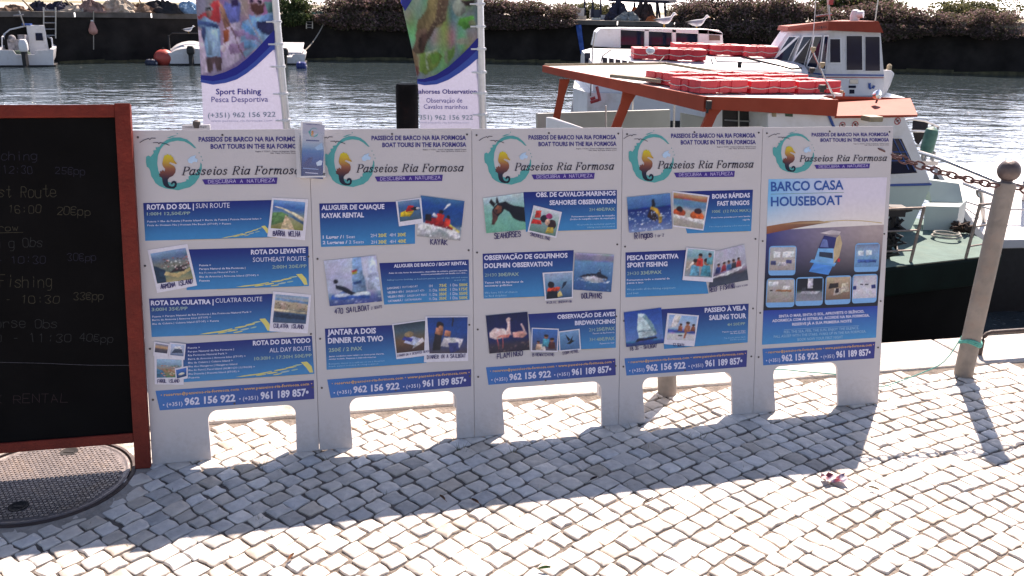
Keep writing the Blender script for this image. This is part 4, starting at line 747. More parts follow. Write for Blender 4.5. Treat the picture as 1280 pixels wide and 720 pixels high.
for body, x0, y0, x1, y1, cap, c, bo in (('BARCO CASA', 95, 458, 562, 446, 58, D((34, 78, 150)), .022), ('HOUSEBOAT', 95, 554, 553, 544, 57, D((34, 78, 150)), .022)):
    p0, p1 = I_((x0, y0), (x1, y1)); tp.text(body, p0, p1, cap/I_.k, c, .0018, bo, 3)
tp.line(I_((95, 477), (562, 466)), .5, D((90, 130, 110)), .0018); tp.build('title_lettering', m_print, po, du)
tp = Print(S)
for body, x0, y0, x1, y1, cap, c, bo in (('SINTA O MAR, SINTA O SOL, APROVEITE O SILÊNCIO,', 85, 381, 405, 362, 9.5, W, .03), ('ADORMEÇA COM AS ESTRELAS. ACORDE NA RIA FORMOSA.', 60, 398, 425, 377, 9.5, W, .03), ('RESERVE JÁ A SUA PRIMEIRA NOITE', 135, 411, 358, 398, 9.5, W, .03), ('FEEL THE SEA, FEEL THE SUN, ENJOY THE SILENCE,', 104, 440, 385, 424, 9.5, SOFT, 0), ('FALL ASLEEP WITH THE STARS. WAKE UP IN THE RIA FORMOSA.', 66, 457, 412, 437, 9.5, SOFT, 0), ('BOOK NOW YOUR FIRST NIGHT', 155, 468, 325, 458, 9.5, SOFT, 0)):
    p0, p1 = J_((x0, y0), (x1, y1)); tp.text(body, p0, p1, cap/J_.k, c, .0018, bo)
tp.line(J_((105, 426), (385, 411)), .3, SOFT, .0018); tp.build('verse_lettering', m_print, po, du)
bp = Print(S)
for i, (c, pts) in enumerate([((60, 130, 205), [(365, 385), (500, 408), (530, 345), (400, 325)]), ((85, 155, 215), [(370, 320), (540, 350), (555, 325), (385, 300)]), ((105, 165, 215), [(400, 315), (545, 335), (535, 225), (430, 222)]), ((40, 50, 70), [(435, 280), (530, 295), (530, 255), (437, 248)]), ((185, 165, 130), [(535, 330), (575, 280), (595, 190), (580, 130), (545, 160), (535, 235)]), ((45, 45, 105), [(430, 225), (540, 225), (555, 150), (470, 135)]), ((95, 110, 165), [(440, 215), (500, 218), (490, 165), (460, 160)]), ((195, 185, 190), [(440, 118), (520, 98), (585, 108), (575, 130), (500, 128)]), ((190, 45, 60), [(560, 315), (575, 320), (582, 300), (565, 292)])]):
    bp.fine(K_(*pts), D(c), .0013+.0002*i, .16, 2)
bp.build('houseboat_picture', m_photo, po, du)
for key, q in (('saloon', ((90, 208), (282, 205), (270, 410), (84, 412))), ('lounge', ((688, 190), (856, 184), (845, 384), (676, 388))), ('galley', ((74, 432), (270, 430), (264, 630), (66, 634))), ('bathroom', ((278, 425), (468, 420), (460, 618), (270, 624))), ('table', ((482, 416), (660, 410), (652, 608), (474, 616))), ('berth', ((668, 406), (842, 400), (832, 598), (662, 606)))):
    q = [np.array(p) for p in K_(*q)]; ip = Print(S); ip.poly(rquad(q, .13), D((110, 165, 215)), .0013)
    def bl3(u, v): return v*((1-u)*q[0]+u*q[1])+(1-v)*((1-u)*q[3]+u*q[2])
    place_pic(ip, key, [bl3(.04, .95), bl3(.96, .95), bl3(.98, .17), bl3(.02, .17)], .0016); ip.build('inset_picture', m_photo, po, du)
Notice(4).contact(J_((24, 498), (447, 471), (443, 534), (27, 560)))

# ================================================================== CHALKBOARD
m_red = mat('red_painted_wood', (.15, .018, .010), .6, .18, 14, .25, bscale=60, spec=.25)
m_slate = mat('chalkboard_black', (.003, .003, .0034), .9, .3, 4, dirt=(.008, .008, .009), dirt_scale=2, dirt_amt=.35, spec=.12)
CO = gz(188, 585); CW = Vd*.33+np.array([0, 0, 1.155]); CW /= np.linalg.norm(CW)
CU = (QU*.985+QV*-.0); CU = U_.copy()
CS = Sheet(CO, CU, CW)
cb = thing('chalkboard', 'black chalkboard in a red wooden frame with faint chalk prices, standing over the manhole cover', 'chalkboard')
cb.matrix_world = CS.matrix()
tr_ = CS.uv([(158, 129), (147, 139), (172, 541), (176, 553), (174, 541)]); 
cH = float(tr_[0][1]); cRw = .052; cB0, cB1 = float(tr_[3][1]), float(tr_[2][1]); cWd = .98
mb = MB(); mb.box((-cRw/2, cH/2, -.014), (cRw, cH, .03)); mb.build('post', m_red, cb, bevel=.003, local=True)
mb = MB(); mb.box((-cWd+cRw/2, cH/2, -.014), (cRw, cH, .03)); mb.build('post', m_red, cb, bevel=.003, local=True)
mb = MB(); mb.box((-cWd/2, cH-.014-.012, -.0145), (cWd-2*cRw, .044, .029)); mb.build('rail', m_red, cb, bevel=.003, local=True)
mb = MB(); mb.box((-cWd/2, (cB0+cB1)/2, -.0145), (cWd-2*cRw, cB1-cB0, .029)); mb.build('rail', m_red, cb, bevel=.003, local=True)
mb = MB(); mb.box((-cWd/2, (cH-.04+cB1)/2, -.018), (cWd-2*cRw, cH-.05-cB1+.03, .012)); mb.build('slate', m_slate, cb, local=True)
for xx in (-.66,):                          # the back legs of the easel
    mb = MB(); q0 = np.array([xx, cH-.1, -.035]); ft = CO+CU*xx+Vd*.66; rel = ft-CO; q1 = np.array([rel@CS.U, rel@CS.W, rel@CS.N]); mb.tube([q0, q1], .014, 6); mb.build('back_leg', m_red, cb, local=True)
m_chalk = vmat('chalk', .95, .35, 90)
P = Print(CS); chz = -.0115; CG = Crop(0, 130, 3.6); CG2 = Crop(0, 320, 3.6)
def chalk(cr_, body, x0, y0, x1, y1, cap, c):
    p0, p1 = cr_((x0, y0), (x1, y1)); P.hand(body, p0, p1, cap/cr_.k, tuple(v for v in lin(c)), chz, .75, .6)
V_, Y_, G_r, K_r = (26, 26, 42), (52, 49, 38), (34, 36, 38), (38, 24, 28)
chalk(CG, 'Birdwatching', -230, 252, 160, 250, 40, V_); chalk(CG, '10:00 - 12:30', -215, 312, 140, 312, 34, V_); chalk(CG, '25€pp', 245, 312, 378, 318, 32, V_)
chalk(CG, 'Southeast Route', -250, 415, 248, 420, 50, Y_); chalk(CG, '14:00 - 16:00', -215, 487, 178, 490, 34, Y_); chalk(CG, '20€pp', 252, 497, 402, 500, 36, Y_)
chalk(CG, 'Tomorrow', -180, 573, 76, 570, 30, Y_); P.line(CG((-160, 583), (98, 577)), .6, lin(Y_), chz)
chalk(CG, 'Dolphin g Obs', -220, 652, 186, 642, 42, G_r); chalk(CG2, '08:00 - 10:30', -215, 40, 200, 32, 34, V_); chalk(CG2, '30€pp', 300, 22, 428, 22, 32, V_)
chalk(CG2, 'Sport Fishing', -215, 140, 228, 140, 52, Y_); chalk(CG2, '08:00 - 10:30', -200, 212, 262, 212, 34, Y_); chalk(CG2, '33€pp', 328, 198, 462, 198, 34, Y_)
chalk(CG2, 'Seahorse Obs', -170, 322, 252, 324, 42, G_r); chalk(CG2, '09:30 - 11:30', -190, 392, 316, 388, 38, G_r); chalk(CG2, '40€pp', 355, 385, 505, 392, 36, G_r)
P.line(CG2((-300, 478), (0, 480), (180, 484), (400, 493), (585, 494)), .55, lin((64, 64, 72)), chz)
chalk(CG2, 'KAYAK RENTAL', -200, 668, 300, 662, 38, K_r)
P.build('chalk_lettering', m_chalk, cb)

# ================================================================== LEAFLET POCKET on the seam of the first two boards
m_pocket = mat('clear_acrylic', (.62, .62, .64), .15, .03, 20, coat=.5)
m_pl = bpy.data.materials.new('acrylic_window'); m_pl.use_nodes = True; pb = m_pl.node_tree.nodes['Principled BSDF']; pb.inputs['Roughness'].default_value = .05; pb.inputs['Alpha'].default_value = .06; pb.inputs['Base Color'].default_value = (.9, .9, .95, 1)
q = S.uv([(376, 153), (405.5, 153), (404.5, 223), (374, 223)]); x0, x1, y0, y1 = float(q[:, 0].min())+.004, float(q[:, 0].max())-.004, float(q[:, 1].min()), float(q[:, 1].max())
lp = thing('leaflet_holder', 'small clear pocket of blue tour leaflets hung on top between the first two boards', 'leaflet holder'); lp.matrix_world = S.matrix(x0)
w_, h_ = x1-x0, y1-y0
mb = MB(); mb.box((w_/2-.006, h_*.44+y0, .004), (w_+.012, h_*.84, .004)); mb.box((w_/2, y0+.003, .02), (w_, .006, .036)); mb.box((.002, y0+.08, .02), (.003, .15, .034)); mb.box((w_-.002, y0+.08, .02), (.003, .15, .034)); mb.build('pocket', m_pocket, lp, local=True)
mb = MB(); mb.box((w_*.54, y0+h_*.53, .021), (w_*.84, h_*.90, .026)); mb.build('leaflet_stack', mat('leaflet_paper', (.7, .7, .72), .4, .04, 80), lp, bevel=.001, local=True)
L_ = Sheet(S.O+S.N*.0348, S.U, S.W); P = Print(L_); LC = Crop(220, 130, 6.4)
ql = LC((1015, 150), (1190, 168), (1175, 600), (1000, 588))
def lc(u, v): return (lambda c_: tuple(x*.62 for x in c_))(stops((0, (45, 75, 140)), (.18, (40, 60, 130)), (.3, (30, 80, 165)), (.5, (50, 125, 200)), (.58, (140, 180, 215)), (.7, (195, 205, 225)), (1, (205, 205, 225)))(u, v))
P.grid(ql, lc, 0, 6, 16)
for col, pts in (((28, 45, 110), [(1030, 470), (1060, 430), (1095, 425), (1085, 465), (1050, 500), (1020, 490)]), ((185, 205, 225), [(1120, 470), (1150, 450), (1172, 455), (1165, 490), (1130, 495)]), ((40, 60, 120), [(1040, 285), (1145, 290), (1145, 300), (1040, 296)]), ((130, 170, 205), [(1110, 350), (1165, 310), (1180, 360), (1130, 370)]), ((120, 150, 200), [(1015, 510), (1140, 520), (1140, 526), (1015, 516)]), ((185, 190, 215), [(1035, 545), (1135, 553), (1135, 560), (1035, 552)])): P.poly(LC(*pts), D(col), .0004)
P.poly(LC(*[(1060+ (p[0]-170)/536*78, 190+(p[1]-140)/488*75) for p in LG['ring']]), TEAL, .0006); P.poly(LC(*[(1060+(p[0]-170)/536*78, 190+(p[1]-140)/488*75) for p in LG['horse']]), D((190, 130, 60)), .0008)
P.text('PASSEIOS DE BARCO', *LC((1040, 165), (1150, 170)), 1.2, INK, .0008, .01, 1)
P.build('leaflet_print', m_print, lp, x0, lambda u, v: .0348)
mb = MB(); mb.box((w_/2, y0+.085, .0378), (w_, .16, .0016)); mb.build('front_pane', m_pl, lp, local=True)

# ================================================================== BANNERS on poles
m_alu = mat('banner_pole_aluminium', (.62, .62, .64), .35, .06, 30, metal=.6)
m_cloth = vmat('banner_cloth', .75, .05, 60, trans=.2)
m_clip = mat('white_plastic', (.75, .75, .77), .4, .03, 30)
m_iron = mat('dark_iron', (.045, .04, .04), .55, .3, 20, .3)
def banner(Y, pole0, pole1, label, outline_px, painter, right_px, clips, text_fn, zlow):
    a, c = at(*pole0, Y), at(*pole1, Y); dirp = (a-c)/np.linalg.norm(a-c); foot = c-dirp*((c[2]-WZ+.4)/dirp[2]); top = foot+dirp*6.2; PR = .0035*Y
    o = thing('banner_flag', label, 'banner', foot, None)
    mb = MB(); mb.tube([foot, top], [.0045*Y, .0040*Y], 12); mb.build('pole', m_alu, o, smooth=True)
    X = np.cross(dirp, [0, -1.0, 0]); X /= np.linalg.norm(X); X = -X if X[0] < 0 else X
    sh = Sheet(foot, X, dirp)
    ho = bpy.data.objects.new('cloth', None); 
    P = Print(sh); painter(P)
    def wave(u, v): return .022*np.sin(v*2.4+u*3.2)+.035*np.sin(u*5+v*.8)*np.clip(-u*1.6, 0, 1)
    mat_l = sh.matrix()
    cl = P.build('cloth', m_cloth, None, 0, wave); cl.parent = o; cl.matrix_basis = Matrix.Translation(-Vector(foot))@mat_l
    tp = Print(sh); text_fn(tp); t_ = tp.build('lettering', m_cloth, cl, 0, wave)
    first = None
    for py in clips:
        uv = sh.uv([(right_px(py), py)])[0]; P3 = foot+dirp*uv[1]
        mb = MB(); mb.tube([P3+X*(-.0105*Y)-np.array([0, .004*Y, 0]), P3+X*.0062*Y-np.array([0, .004*Y, 0])], .0010*Y, 6); mb.tube([P3-dirp*.0016*Y, P3+dirp*.0016*Y], .0052*Y, 12); mb.build('clip', m_clip, o)
    return o, sh
C1 = Crop(230, 0, 6.546); C1b = Crop(230, 0, 4.233)
def cloth_c(c): return tuple(min(.8, v/.88) for v in lin(c))
def paint1(P):
    sh = [((205, 190, 205), [(100, 240), (140, 240), (170, 470), (180, 600), (120, 610)]), ((130, 165, 190), [(480, 190), (760, 60), (750, 250), (690, 310), (600, 400), (500, 470), (470, 380)]), ((185, 178, 192), [(330, 200), (470, 180), (480, 470), (400, 530), (300, 580), (320, 330)]),
      ((150, 128, 155), [(380, 250), (590, 250), (620, 290), (420, 300)]), ((150, 130, 158), [(360, 380), (480, 340), (640, 370), (560, 400), (380, 450)]), ((100, 110, 165), [(340, 20), (470, 30), (460, 180), (380, 200), (330, 110)]), ((60, 50, 90), [(390, 0), (450, 0), (450, 60), (390, 50)]),
      ((170, 65, 70), [(100, 130), (180, 90), (240, 0), (290, 0), (300, 190), (230, 170), (130, 160)]), ((128, 165, 190), [(100, 160), (170, 130), (270, 190), (300, 250), (290, 470), (170, 470), (150, 240), (95, 200)]), ((70, 95, 140), [(100, 160), (200, 170), (290, 210), (280, 235), (170, 205), (95, 205)]), ((150, 180, 200), [(180, 240), (280, 240), (280, 460), (185, 460)]),
      ((95, 78, 80), [(168, 475), (300, 475), (300, 580), (250, 595), (230, 510), (215, 600), (180, 600)]), ((165, 125, 118), ell(205, 105, 25, 38)), ((175, 195, 205), [(165, 60), (225, 40), (235, 80), (175, 88)]), ((60, 50, 55), [(175, 60), (225, 48), (222, 70), (180, 80)]),
      ((150, 88, 60), [(320, 250), (370, 250), (365, 340), (330, 340)]), ((195, 185, 185), ell(318, 385, 26, 36)), ((70, 85, 125), [(140, 210), (170, 220), (170, 300), (155, 340), (140, 290)]), ((170, 130, 110), [(285, 10), (340, 90), (380, 210), (340, 250), (310, 150)]),
      ((110, 150, 190), [(540, 120), (740, 100), (752, 250), (700, 290), (560, 220)]), ((48, 52, 85), [(600, 160), (740, 160), (748, 250), (700, 290), (600, 210)]), ((95, 145, 180), [(480, 200), (570, 230), (620, 330), (520, 300)]), ((140, 125, 160), [(490, 260), (600, 300), (640, 350), (520, 330)]), ((105, 150, 185), [(500, 330), (610, 380), (580, 400), (500, 400)]), ((95, 65, 62), [(545, 20), (660, 10), (655, 90), (600, 112), (560, 80)]), ((205, 180, 190), ell(560, 5, 26, 22)), ((205, 180, 190), ell(622, 5, 32, 24)), ((60, 40, 70), ell(560, 4, 17, 14)), ((60, 40, 70), ell(622, 4, 22, 16)), ((190, 185, 195), [(575, 85), (600, 115), (640, 100), (635, 118), (595, 130), (570, 95)]),
      ((90, 130, 130), [(660, 0), (740, 0), (745, 90), (690, 90)])]
    sh += [((90+random.randint(0, 110), 80+random.randint(0, 90), 100+random.randint(0, 90)), [(x+60*math.cos(a)*random.uniform(.5, 1), y+90*math.sin(a)*random.uniform(.5, 1)) for a in (0, 1, 2, 3, 4, 5)]) for x in range(120, 760, 110) for y in range(-900, -60, 150)]
    sh += [((185, 170, 165), [(452, 0), (460, 0), (555, 170), (655, 350), (645, 350), (547, 172)]), ((110, 80, 80), [(300, 108), (306, 110), (405, 258), (508, 470), (500, 470), (398, 262)])]
    im = raster(110, 220, lambda X, Y: np.stack([150+40*vnoise(*X.shape, 8), 132+40*vnoise(*X.shape, 8), 155+40*vnoise(*X.shape, 8)], -1), [(c_, [((x-60)/720, 1-(y+1000)/1660) for x, y in pts]) for c_, pts in sh], 2, .8)
    imL = np.minimum(.8, lin_np(im)/.88)
    def tone(x, y):
        X, Y = (x-C1.x)*C1.k, (y-C1.y)*C1.k; u = min(.999, max(0, (X-60)/720)); v = min(.999, max(0, 1-(Y+1000)/1660)); return tuple(imL[int(v*220), int(u*110)])
    left = lambda y: 243.5+(y/160)*8.5; right = lambda y: 341.5+(y/160)*12
    ys = [-150, -90, -40, 0, 20, 40, 60, 80, 100, 120, 140, 160, 185, 215]
    for ya, yb in zip(ys[:-1], ys[1:]): P.grid([(left(ya), ya), (right(ya), ya), (right(yb), yb), (left(yb), yb)], lambda u, v: cloth_c((192, 188, 208)), 0, 10, 3)
    # the photograph printed on it, above the blue swoosh
    def arc(x, o): 
        pts = C1((118, 618), (220, 622), (330, 590), (430, 545), (520, 480), (600, 410), (680, 330), (760, 250)); xs = [p[0] for p in pts]; yy = [p[1] for p in pts]; return float(np.interp(x, xs, yy))+o
    N = 64; top = -150; xs0 = np.linspace(248.5, 343.5, N)
    for i in range(N-1):
        xa, xb = xs0[i], xs0[i+1]
        def sx(x, y): return left(y)+ (x-248.5)/(95)*(right(y)-left(y))
        xa2, xb2 = xa, xb; ya, yb = arc(sx(xa, 80), 0), arc(sx(xb, 80), 0)
        rws = 110
        for r_ in range(rws):
            t0_, t1_ = r_/rws, (r_+1)/rws; pq_ = [(xa, top+(ya-top)*t0_), (xb, top+(yb-top)*t0_), (xb, top+(yb-top)*t1_), (xa, top+(ya-top)*t1_)]
            if pq_[2][1] < -60: 
                if r_ % 4: continue
                t1_ = min(1, (r_+4)/rws); pq_ = [(xa, top+(ya-top)*t0_), (xb, top+(yb-top)*t0_), (xb, top+(yb-top)*t1_), (xa, top+(ya-top)*t1_)]
            pq_ = [(sx(x, y), y) for x, y in pq_]; P.add(pq_, [(0, 1, 2, 3)], [tone(*p_) for p_ in pq_], .0012)
        P.poly([(sx(xa, ya), ya), (sx(xb, yb), yb), (sx(xb, yb), yb+5.5+10*(i+1)/N), (sx(xa, ya), ya+5.5+10*i/N)], cloth_c((34, 44, 140)), .0076)
        P.poly([(sx(xa, ya), ya+5.5+10*i/N), (sx(xb, yb), yb+5.5+10*(i+1)/N), (sx(xb, yb), yb+9+15*(i+1)/N), (sx(xa, ya), ya+9+15*i/N)], cloth_c((58, 86, 170)), .0080)
def txt1(P):
    for body, x0, y0, x1, y1, cap, c, bo in (('Sport Fishing', 162, 501, 409, 497, 29, cloth_c((48, 48, 140)), .022), ('Pesca Desportiva', 137, 543, 445, 538, 29, cloth_c((66, 66, 148)), .004), ('(+351) 962 156 922', 118, 626, 484, 617, 26, cloth_c((120, 142, 160)), .008), ('www.passeios-ria-formosa.com', 135, 648, 466, 643, 11, cloth_c((150, 155, 185)), 0)):
        P.text(body, *C1b((x0, y0), (x1, y1)), cap/C1b.k, c, .0090, bo)
banner(6.8, (343.5, 0), (358.5, 160), 'tall banner with a sport fishing photo, second lettering line Pesca Desportiva', None, paint1, lambda y: 344+y/160*14, [-130, -80, -30, 27, 55, 83, 117, 150], txt1, .9)
C2 = Crop(495, 0, 6.542); C2b = Crop(440, 0, 4.2346)
def paint2(P):
    left = lambda y: 503+np.interp(y, [-150, 0, 15, 60, 95, 105, 130, 215], [-22, -1, 1, 11, 17.5, 19, 21, 22]); right = lambda y: 597+(y/160)*5
    ys = [-150, -90, -40, 0, 20, 40, 60, 80, 100, 120, 140, 160, 185, 215]
    for ya, yb in zip(ys[:-1], ys[1:]): P.grid([(left(ya), ya), (right(ya), ya), (right(yb), yb), (left(yb), yb)], lambda u, v: cloth_c((188, 184, 204)), 0, 10, 3)
    ax, ay = zip(*C2((155, 648), (230, 645), (330, 610), (430, 545), (520, 465), (600, 385), (665, 312))); N = 60
    sh = [((132, 118, 84), [(265, -300), (440, -300), (435, 0), (410, 160), (350, 230), (270, 250), (225, 400), (190, 420), (150, 400), (160, 330), (170, 260), (180, 160), (250, 80), (265, 0)]), ((88, 72, 60), [(350, 0), (435, 0), (410, 170), (330, 220), (300, 260), (240, 380), (215, 400), (250, 260), (330, 150)]), ((112, 92, 76), [(165, 250), (250, 220), (240, 340), (215, 440), (140, 450), (118, 420), (150, 350)]), ((80, 60, 52), [(190, 300), (250, 260), (235, 420), (205, 440), (180, 380)]), ((120, 100, 78), [(118, 420), (160, 440), (180, 500), (190, 620), (160, 640), (140, 590)]), ((105, 65, 62), [(140, 560), (185, 560), (190, 615), (165, 642), (148, 620)]),
      ((104, 126, 66), [(200, 450), (330, 400), (380, 470), (330, 560), (230, 620), (190, 600)]), ((130, 142, 118), [(240, 440), (330, 390), (350, 400), (250, 460), (270, 560), (255, 580)]), ((86, 122, 58), [(280, 440), (350, 430), (360, 500), (300, 540)]), ((120, 132, 108), [(390, 420), (480, 360), (490, 420), (440, 500), (400, 520)]), ((92, 124, 70), [(420, 400), (480, 380), (480, 450), (430, 500)]), ((128, 132, 118), ell(545, 345, 52, 26)), ((142, 150, 142), ell(520, 60, 55, 70)), ((72, 128, 62), [(520, 150), (640, 120), (650, 200), (570, 260), (500, 200)]), ((120, 128, 100), ell(625, 190, 30, 30)), ((62, 52, 50), [(530, 0), (640, 0), (640, 30), (590, 45)])]
    sh += [((150, 140, 112), [(x+5*math.cos(a), y+5*math.sin(a)) for a in (0, 1.6, 3.2, 4.8)]) for x, y in [(lambda y_: (random.uniform(330, 425)-max(0, y_-150)*.5, y_))(random.uniform(-200, 250)) for _ in range(110)]]
    im = raster(100, 220, lambda X, Y: np.stack([118+70*vnoise(*X.shape, 9)+34*np.clip(.3-X, 0, 1)*3, 142+60*vnoise(*X.shape, 9)+26*np.clip(.3-X, 0, 1)*3, 112+60*vnoise(*X.shape, 7)+50*np.clip(.3-X, 0, 1)*3], -1), [(c_, [((x-20)/660, 1-(y+1000)/1680) for x, y in pts]) for c_, pts in sh], 2, 1.1)
    imL = np.minimum(.8, lin_np(im)/.88)
    def tone(x, y):
        X, Y = (x-C2.x)*C2.k, (y-C2.y)*C2.k; u = min(.999, max(0, (X-20)/660)); v = min(.999, max(0, 1-(Y+1000)/1680)); return tuple(imL[int(v*220), int(u*100)])
    for i in range(N-1):
        ua, ub = i/(N-1), (i+1)/(N-1); xa = lambda y: left(y)+ua*(right(y)-left(y)); xb = lambda y: left(y)+ub*(right(y)-left(y))
        def yy(f): 
            y = 70
            for _ in range(5): y = float(np.interp(f(y), ax, ay))
            return y
        ya, yb = yy(xa), yy(xb); ka, kb = 3+12*ua, 3+12*ub
        rows_ = 100
        for r_ in range(rows_):
            t0, t1 = r_/rows_, (r_+1)/rows_; q0, q1, q2, q3 = -150+(ya+150)*t0, -150+(yb+150)*t0, -150+(yb+150)*t1, -150+(ya+150)*t1
            P.poly([(xa(q0), q0), (xb(q1), q1), (xb(q2), q2), (xa(q3), q3)], [tone(xa(q0), q0), tone(xb(q1), q1), tone(xb(q2), q2), tone(xa(q3), q3)], .0012)
        P.poly([(xa(ya), ya), (xb(yb), yb), (xb(yb), yb+kb), (xa(ya), ya+ka)], cloth_c((34, 40, 130)), .0076); P.poly([(xa(ya), ya+ka), (xb(yb), yb+kb), (xb(yb), yb+kb+3+8*ub), (xa(ya), ya+ka+3+8*ua)], cloth_c((56, 84, 165)), .0080)
    P.poly([(left(0)-1.5, 3), (left(0)-.5, -150), (left(0)+24, -150), (516.5, -2), (506, 14)], cloth_c((44, 54, 140)), .0072)
def txt2(P):
    for body, x0, y0, x1, y1, cap, c, bo in (('Seahorses Observation', 318, 497, 660, 495, 23, cloth_c((48, 44, 128)), .022), ('Observação de', 392, 545, 584, 543, 25, cloth_c((70, 70, 145)), .004), ('Cavalos marinhos', 378, 577, 611, 577, 23, cloth_c((70, 70, 145)), .004), ('(+351) 962 156 922', 318, 635, 640, 634, 25, cloth_c((128, 148, 162)), .008), ('www.passeios-ria-formosa.com', 350, 655, 620, 654, 9, cloth_c((155, 158, 185)), 0)):
        P.text(body, *C2b((x0, y0), (x1, y1)), cap/C2b.k, c, .0090, bo)
banner(7.0, (599.5, 0), (603.5, 160), 'tall banner with a green seahorse photo, lettered Cavalos marinhos, beside the dark post', None, paint2, lambda y: 599+y/160*4, [-130, -80, -30, 5, 33, 61, 90, 116, 143], txt2, .9)

# ================================================================== POSTS, CHAIN, RAIL on the kerb
m_galv = mat('galvanised_post', (.21, .185, .165), .6, .22, 18, .2, dirt=(.16, .09, .06), dirt_scale=9, dirt_amt=.6)
m_rust = mat('rusty_chain', (.10, .045, .045), .7, .3, 60, .3)
m_rustbar = mat('brown_bar', (.055, .035, .03), .6, .3, 30, .2)
def bollard(base, top, label):
    base, top = np.array(base), np.array(top); ax = (top-base)/np.linalg.norm(top-base); L = np.linalg.norm(top-base)
    o = thing('bollard', label, 'bollard', base, None)
    mb = MB(); mb.lathe([(.041, -.01), (.041, L-.012), (.038, L), (.024, L+.003)], base, 24, ax); mb.build('post', m_galv, o, smooth=True)
    mb = MB(); mb.ball(base+ax*(L+.052), .048, 20, 13); mb.lathe([(.026, 0), (.022, .012)], base+ax*L, 16, ax); mb.build('ball_cap', mat('ball_cap_steel', (.11, .085, .085), .5, .2, 20, .2, metal=.3), o, smooth=True)
    return o, base+ax*(L-.015), ax
bb = gz(1204, 468.5); bt = at(1258, 228, bb[1]-.004)
bo, bt_, bax = bollard(bb, bt, 'leaning galvanised steel bollard with a ball top and turquoise rope at its foot')
pb_ = gz(834, 491); lean = Vd*.20+np.array([0, 0, .86])
po_, pt_, pax = bollard(pb_, pb_+lean, 'galvanised bollard standing behind the fourth tour board, only its foot in view')
ob_, obt, _ = bollard(bb+(bb-pb_), bt+(bb-pb_), 'galvanised bollard at the next place along the kerb, past the picture edge')
def chain(a, c, sag, label):
    a, c = np.array(a), np.array(c); L = np.linalg.norm(c-a); n = int(L*1.02/.037); pts = [a+(c-a)*t_+np.array([0, 0, -4*sag*t_*(1-t_)]) for t_ in np.linspace(0, 1, n+1)]
    mb = MB()
    for i in range(n):
        p, q = pts[i], pts[i+1]; m_ = (p+q)/2; d = (q-p)/np.linalg.norm(q-p); s_ = np.cross(d, [0, 0, 1.0]); s_ /= np.linalg.norm(s_); u_ = np.cross(s_, d); tw = .5+(math.pi/2 if i % 2 else 0)+random.uniform(-.25, .25); w_ = s_*math.cos(tw)+u_*math.sin(tw)
        mb.tube([m_+d*(.0155*math.cos(k)+.0085*math.copysign(min(1, abs(math.cos(k))*1.5), math.cos(k)))+w_*.0155*math.sin(k) for k in [2*math.pi*j/12 for j in range(12)]], .0046, 6, closed=True)
    o = mb.build('chain', m_rust, None, smooth=True, loc=tuple((a+c)/2)); return tag(o, label, 'chain')
hook = S.O+S.U*(4.83*BW)+S.W*(TOPW-.028)-S.N*.035
chain(hook, bt_-QU*.043, .022, 'rusty chain running from the boards to the leaning bollard')
chain(bt_+QU*.043, obt-QU*.043, .14, 'rusty chain hanging to the right of the leaning bollard')
# dark post
dp = at(508.5, 105, 6.4); mb = MB(); mb.lathe([(.080, WZ-.6), (.080, dp[2]-.015), (.072, dp[2]), (.0, dp[2]+.001)], (dp[0], dp[1], 0), 24)
mb_o = mb.build('mooring_post', mat('tarred_post', (.008, .006, .006), .8, .5, 6, .4, spec=.15, dirt=(.04, .013, .010), dirt_scale=5, dirt_amt=.7), None, smooth=True, loc=(dp[0], dp[1], WZ)); tag(mb_o, 'black round mooring post in front of the seahorse banner', 'post')
# low sign behind the first board
sg = at(245, 156, 3.30); so_ = thing('small_sign', 'small grey sign with a dark knob, just showing above the first tour board', 'sign', (sg[0], sg[1], 1.0))
SGC = Crop(220, 130, 6.4); mb = MB(); t3 = at(*SGC((45, 170))[0], 3.30); t4 = at(*SGC((268, 166))[0], 3.30); mb.prism([t3, t4, t4-np.array([0, 0, .16]), t3-np.array([0, 0, .16])], (0, .012, 0)); mb.build('panel', mat('sign_grey', (.5, .5, .52), .5, .05, 30), so_, bevel=.002)
mb = MB(); k3 = at(*SGC((160, 150))[0], 3.30)+np.array([0, .006, 0]); mb.lathe([(.011, -.02), (.014, -.005), (.014, .004), (.007, .009)], k3, 14); mb.build('knob', m_iron, so_, smooth=True)
sh_ = Sheet(t3-np.array([0, .0005, 0]), np.array([1.0, 0, 0]), np.array([0, 0, 1.0])); P = Print(sh_); P.text('PONTE DE EMBARQUE', *SGC((78, 190), (245, 188)), 1.3, D((40, 36, 60)), .001, .02, 1); tl_ = P.build('lettering', m_print, so_); tl_.matrix_basis = Matrix.Translation(-Vector(so_.location))@sh_.matrix()
# low hoop rail at the quay edge
h0 = gz(1224.5, 444); hx = QU
mb = MB(); zt = at(1229, 416, h0[1])[2]; pts = [h0]+[h0+np.array([0, 0, zt-.04])]+[h0+hx*(.04-.04*math.cos(q))+np.array([0, 0, zt-.04+.04*math.sin(q)]) for q in (.5, 1.0, 1.57)]+[h0+hx*.9+np.array([0, 0, zt])]+[h0+hx*(.94)+np.array([0, 0, zt-.02]), h0+hx*.95]
mb.tube(pts, .011, 10); ho_ = mb.build('hoop_rail', m_rustbar, None, smooth=True, loc=tuple(h0)); tag(ho_, 'low bent dark metal hoop rail fixed to the quay edge by the bollard', 'rail')
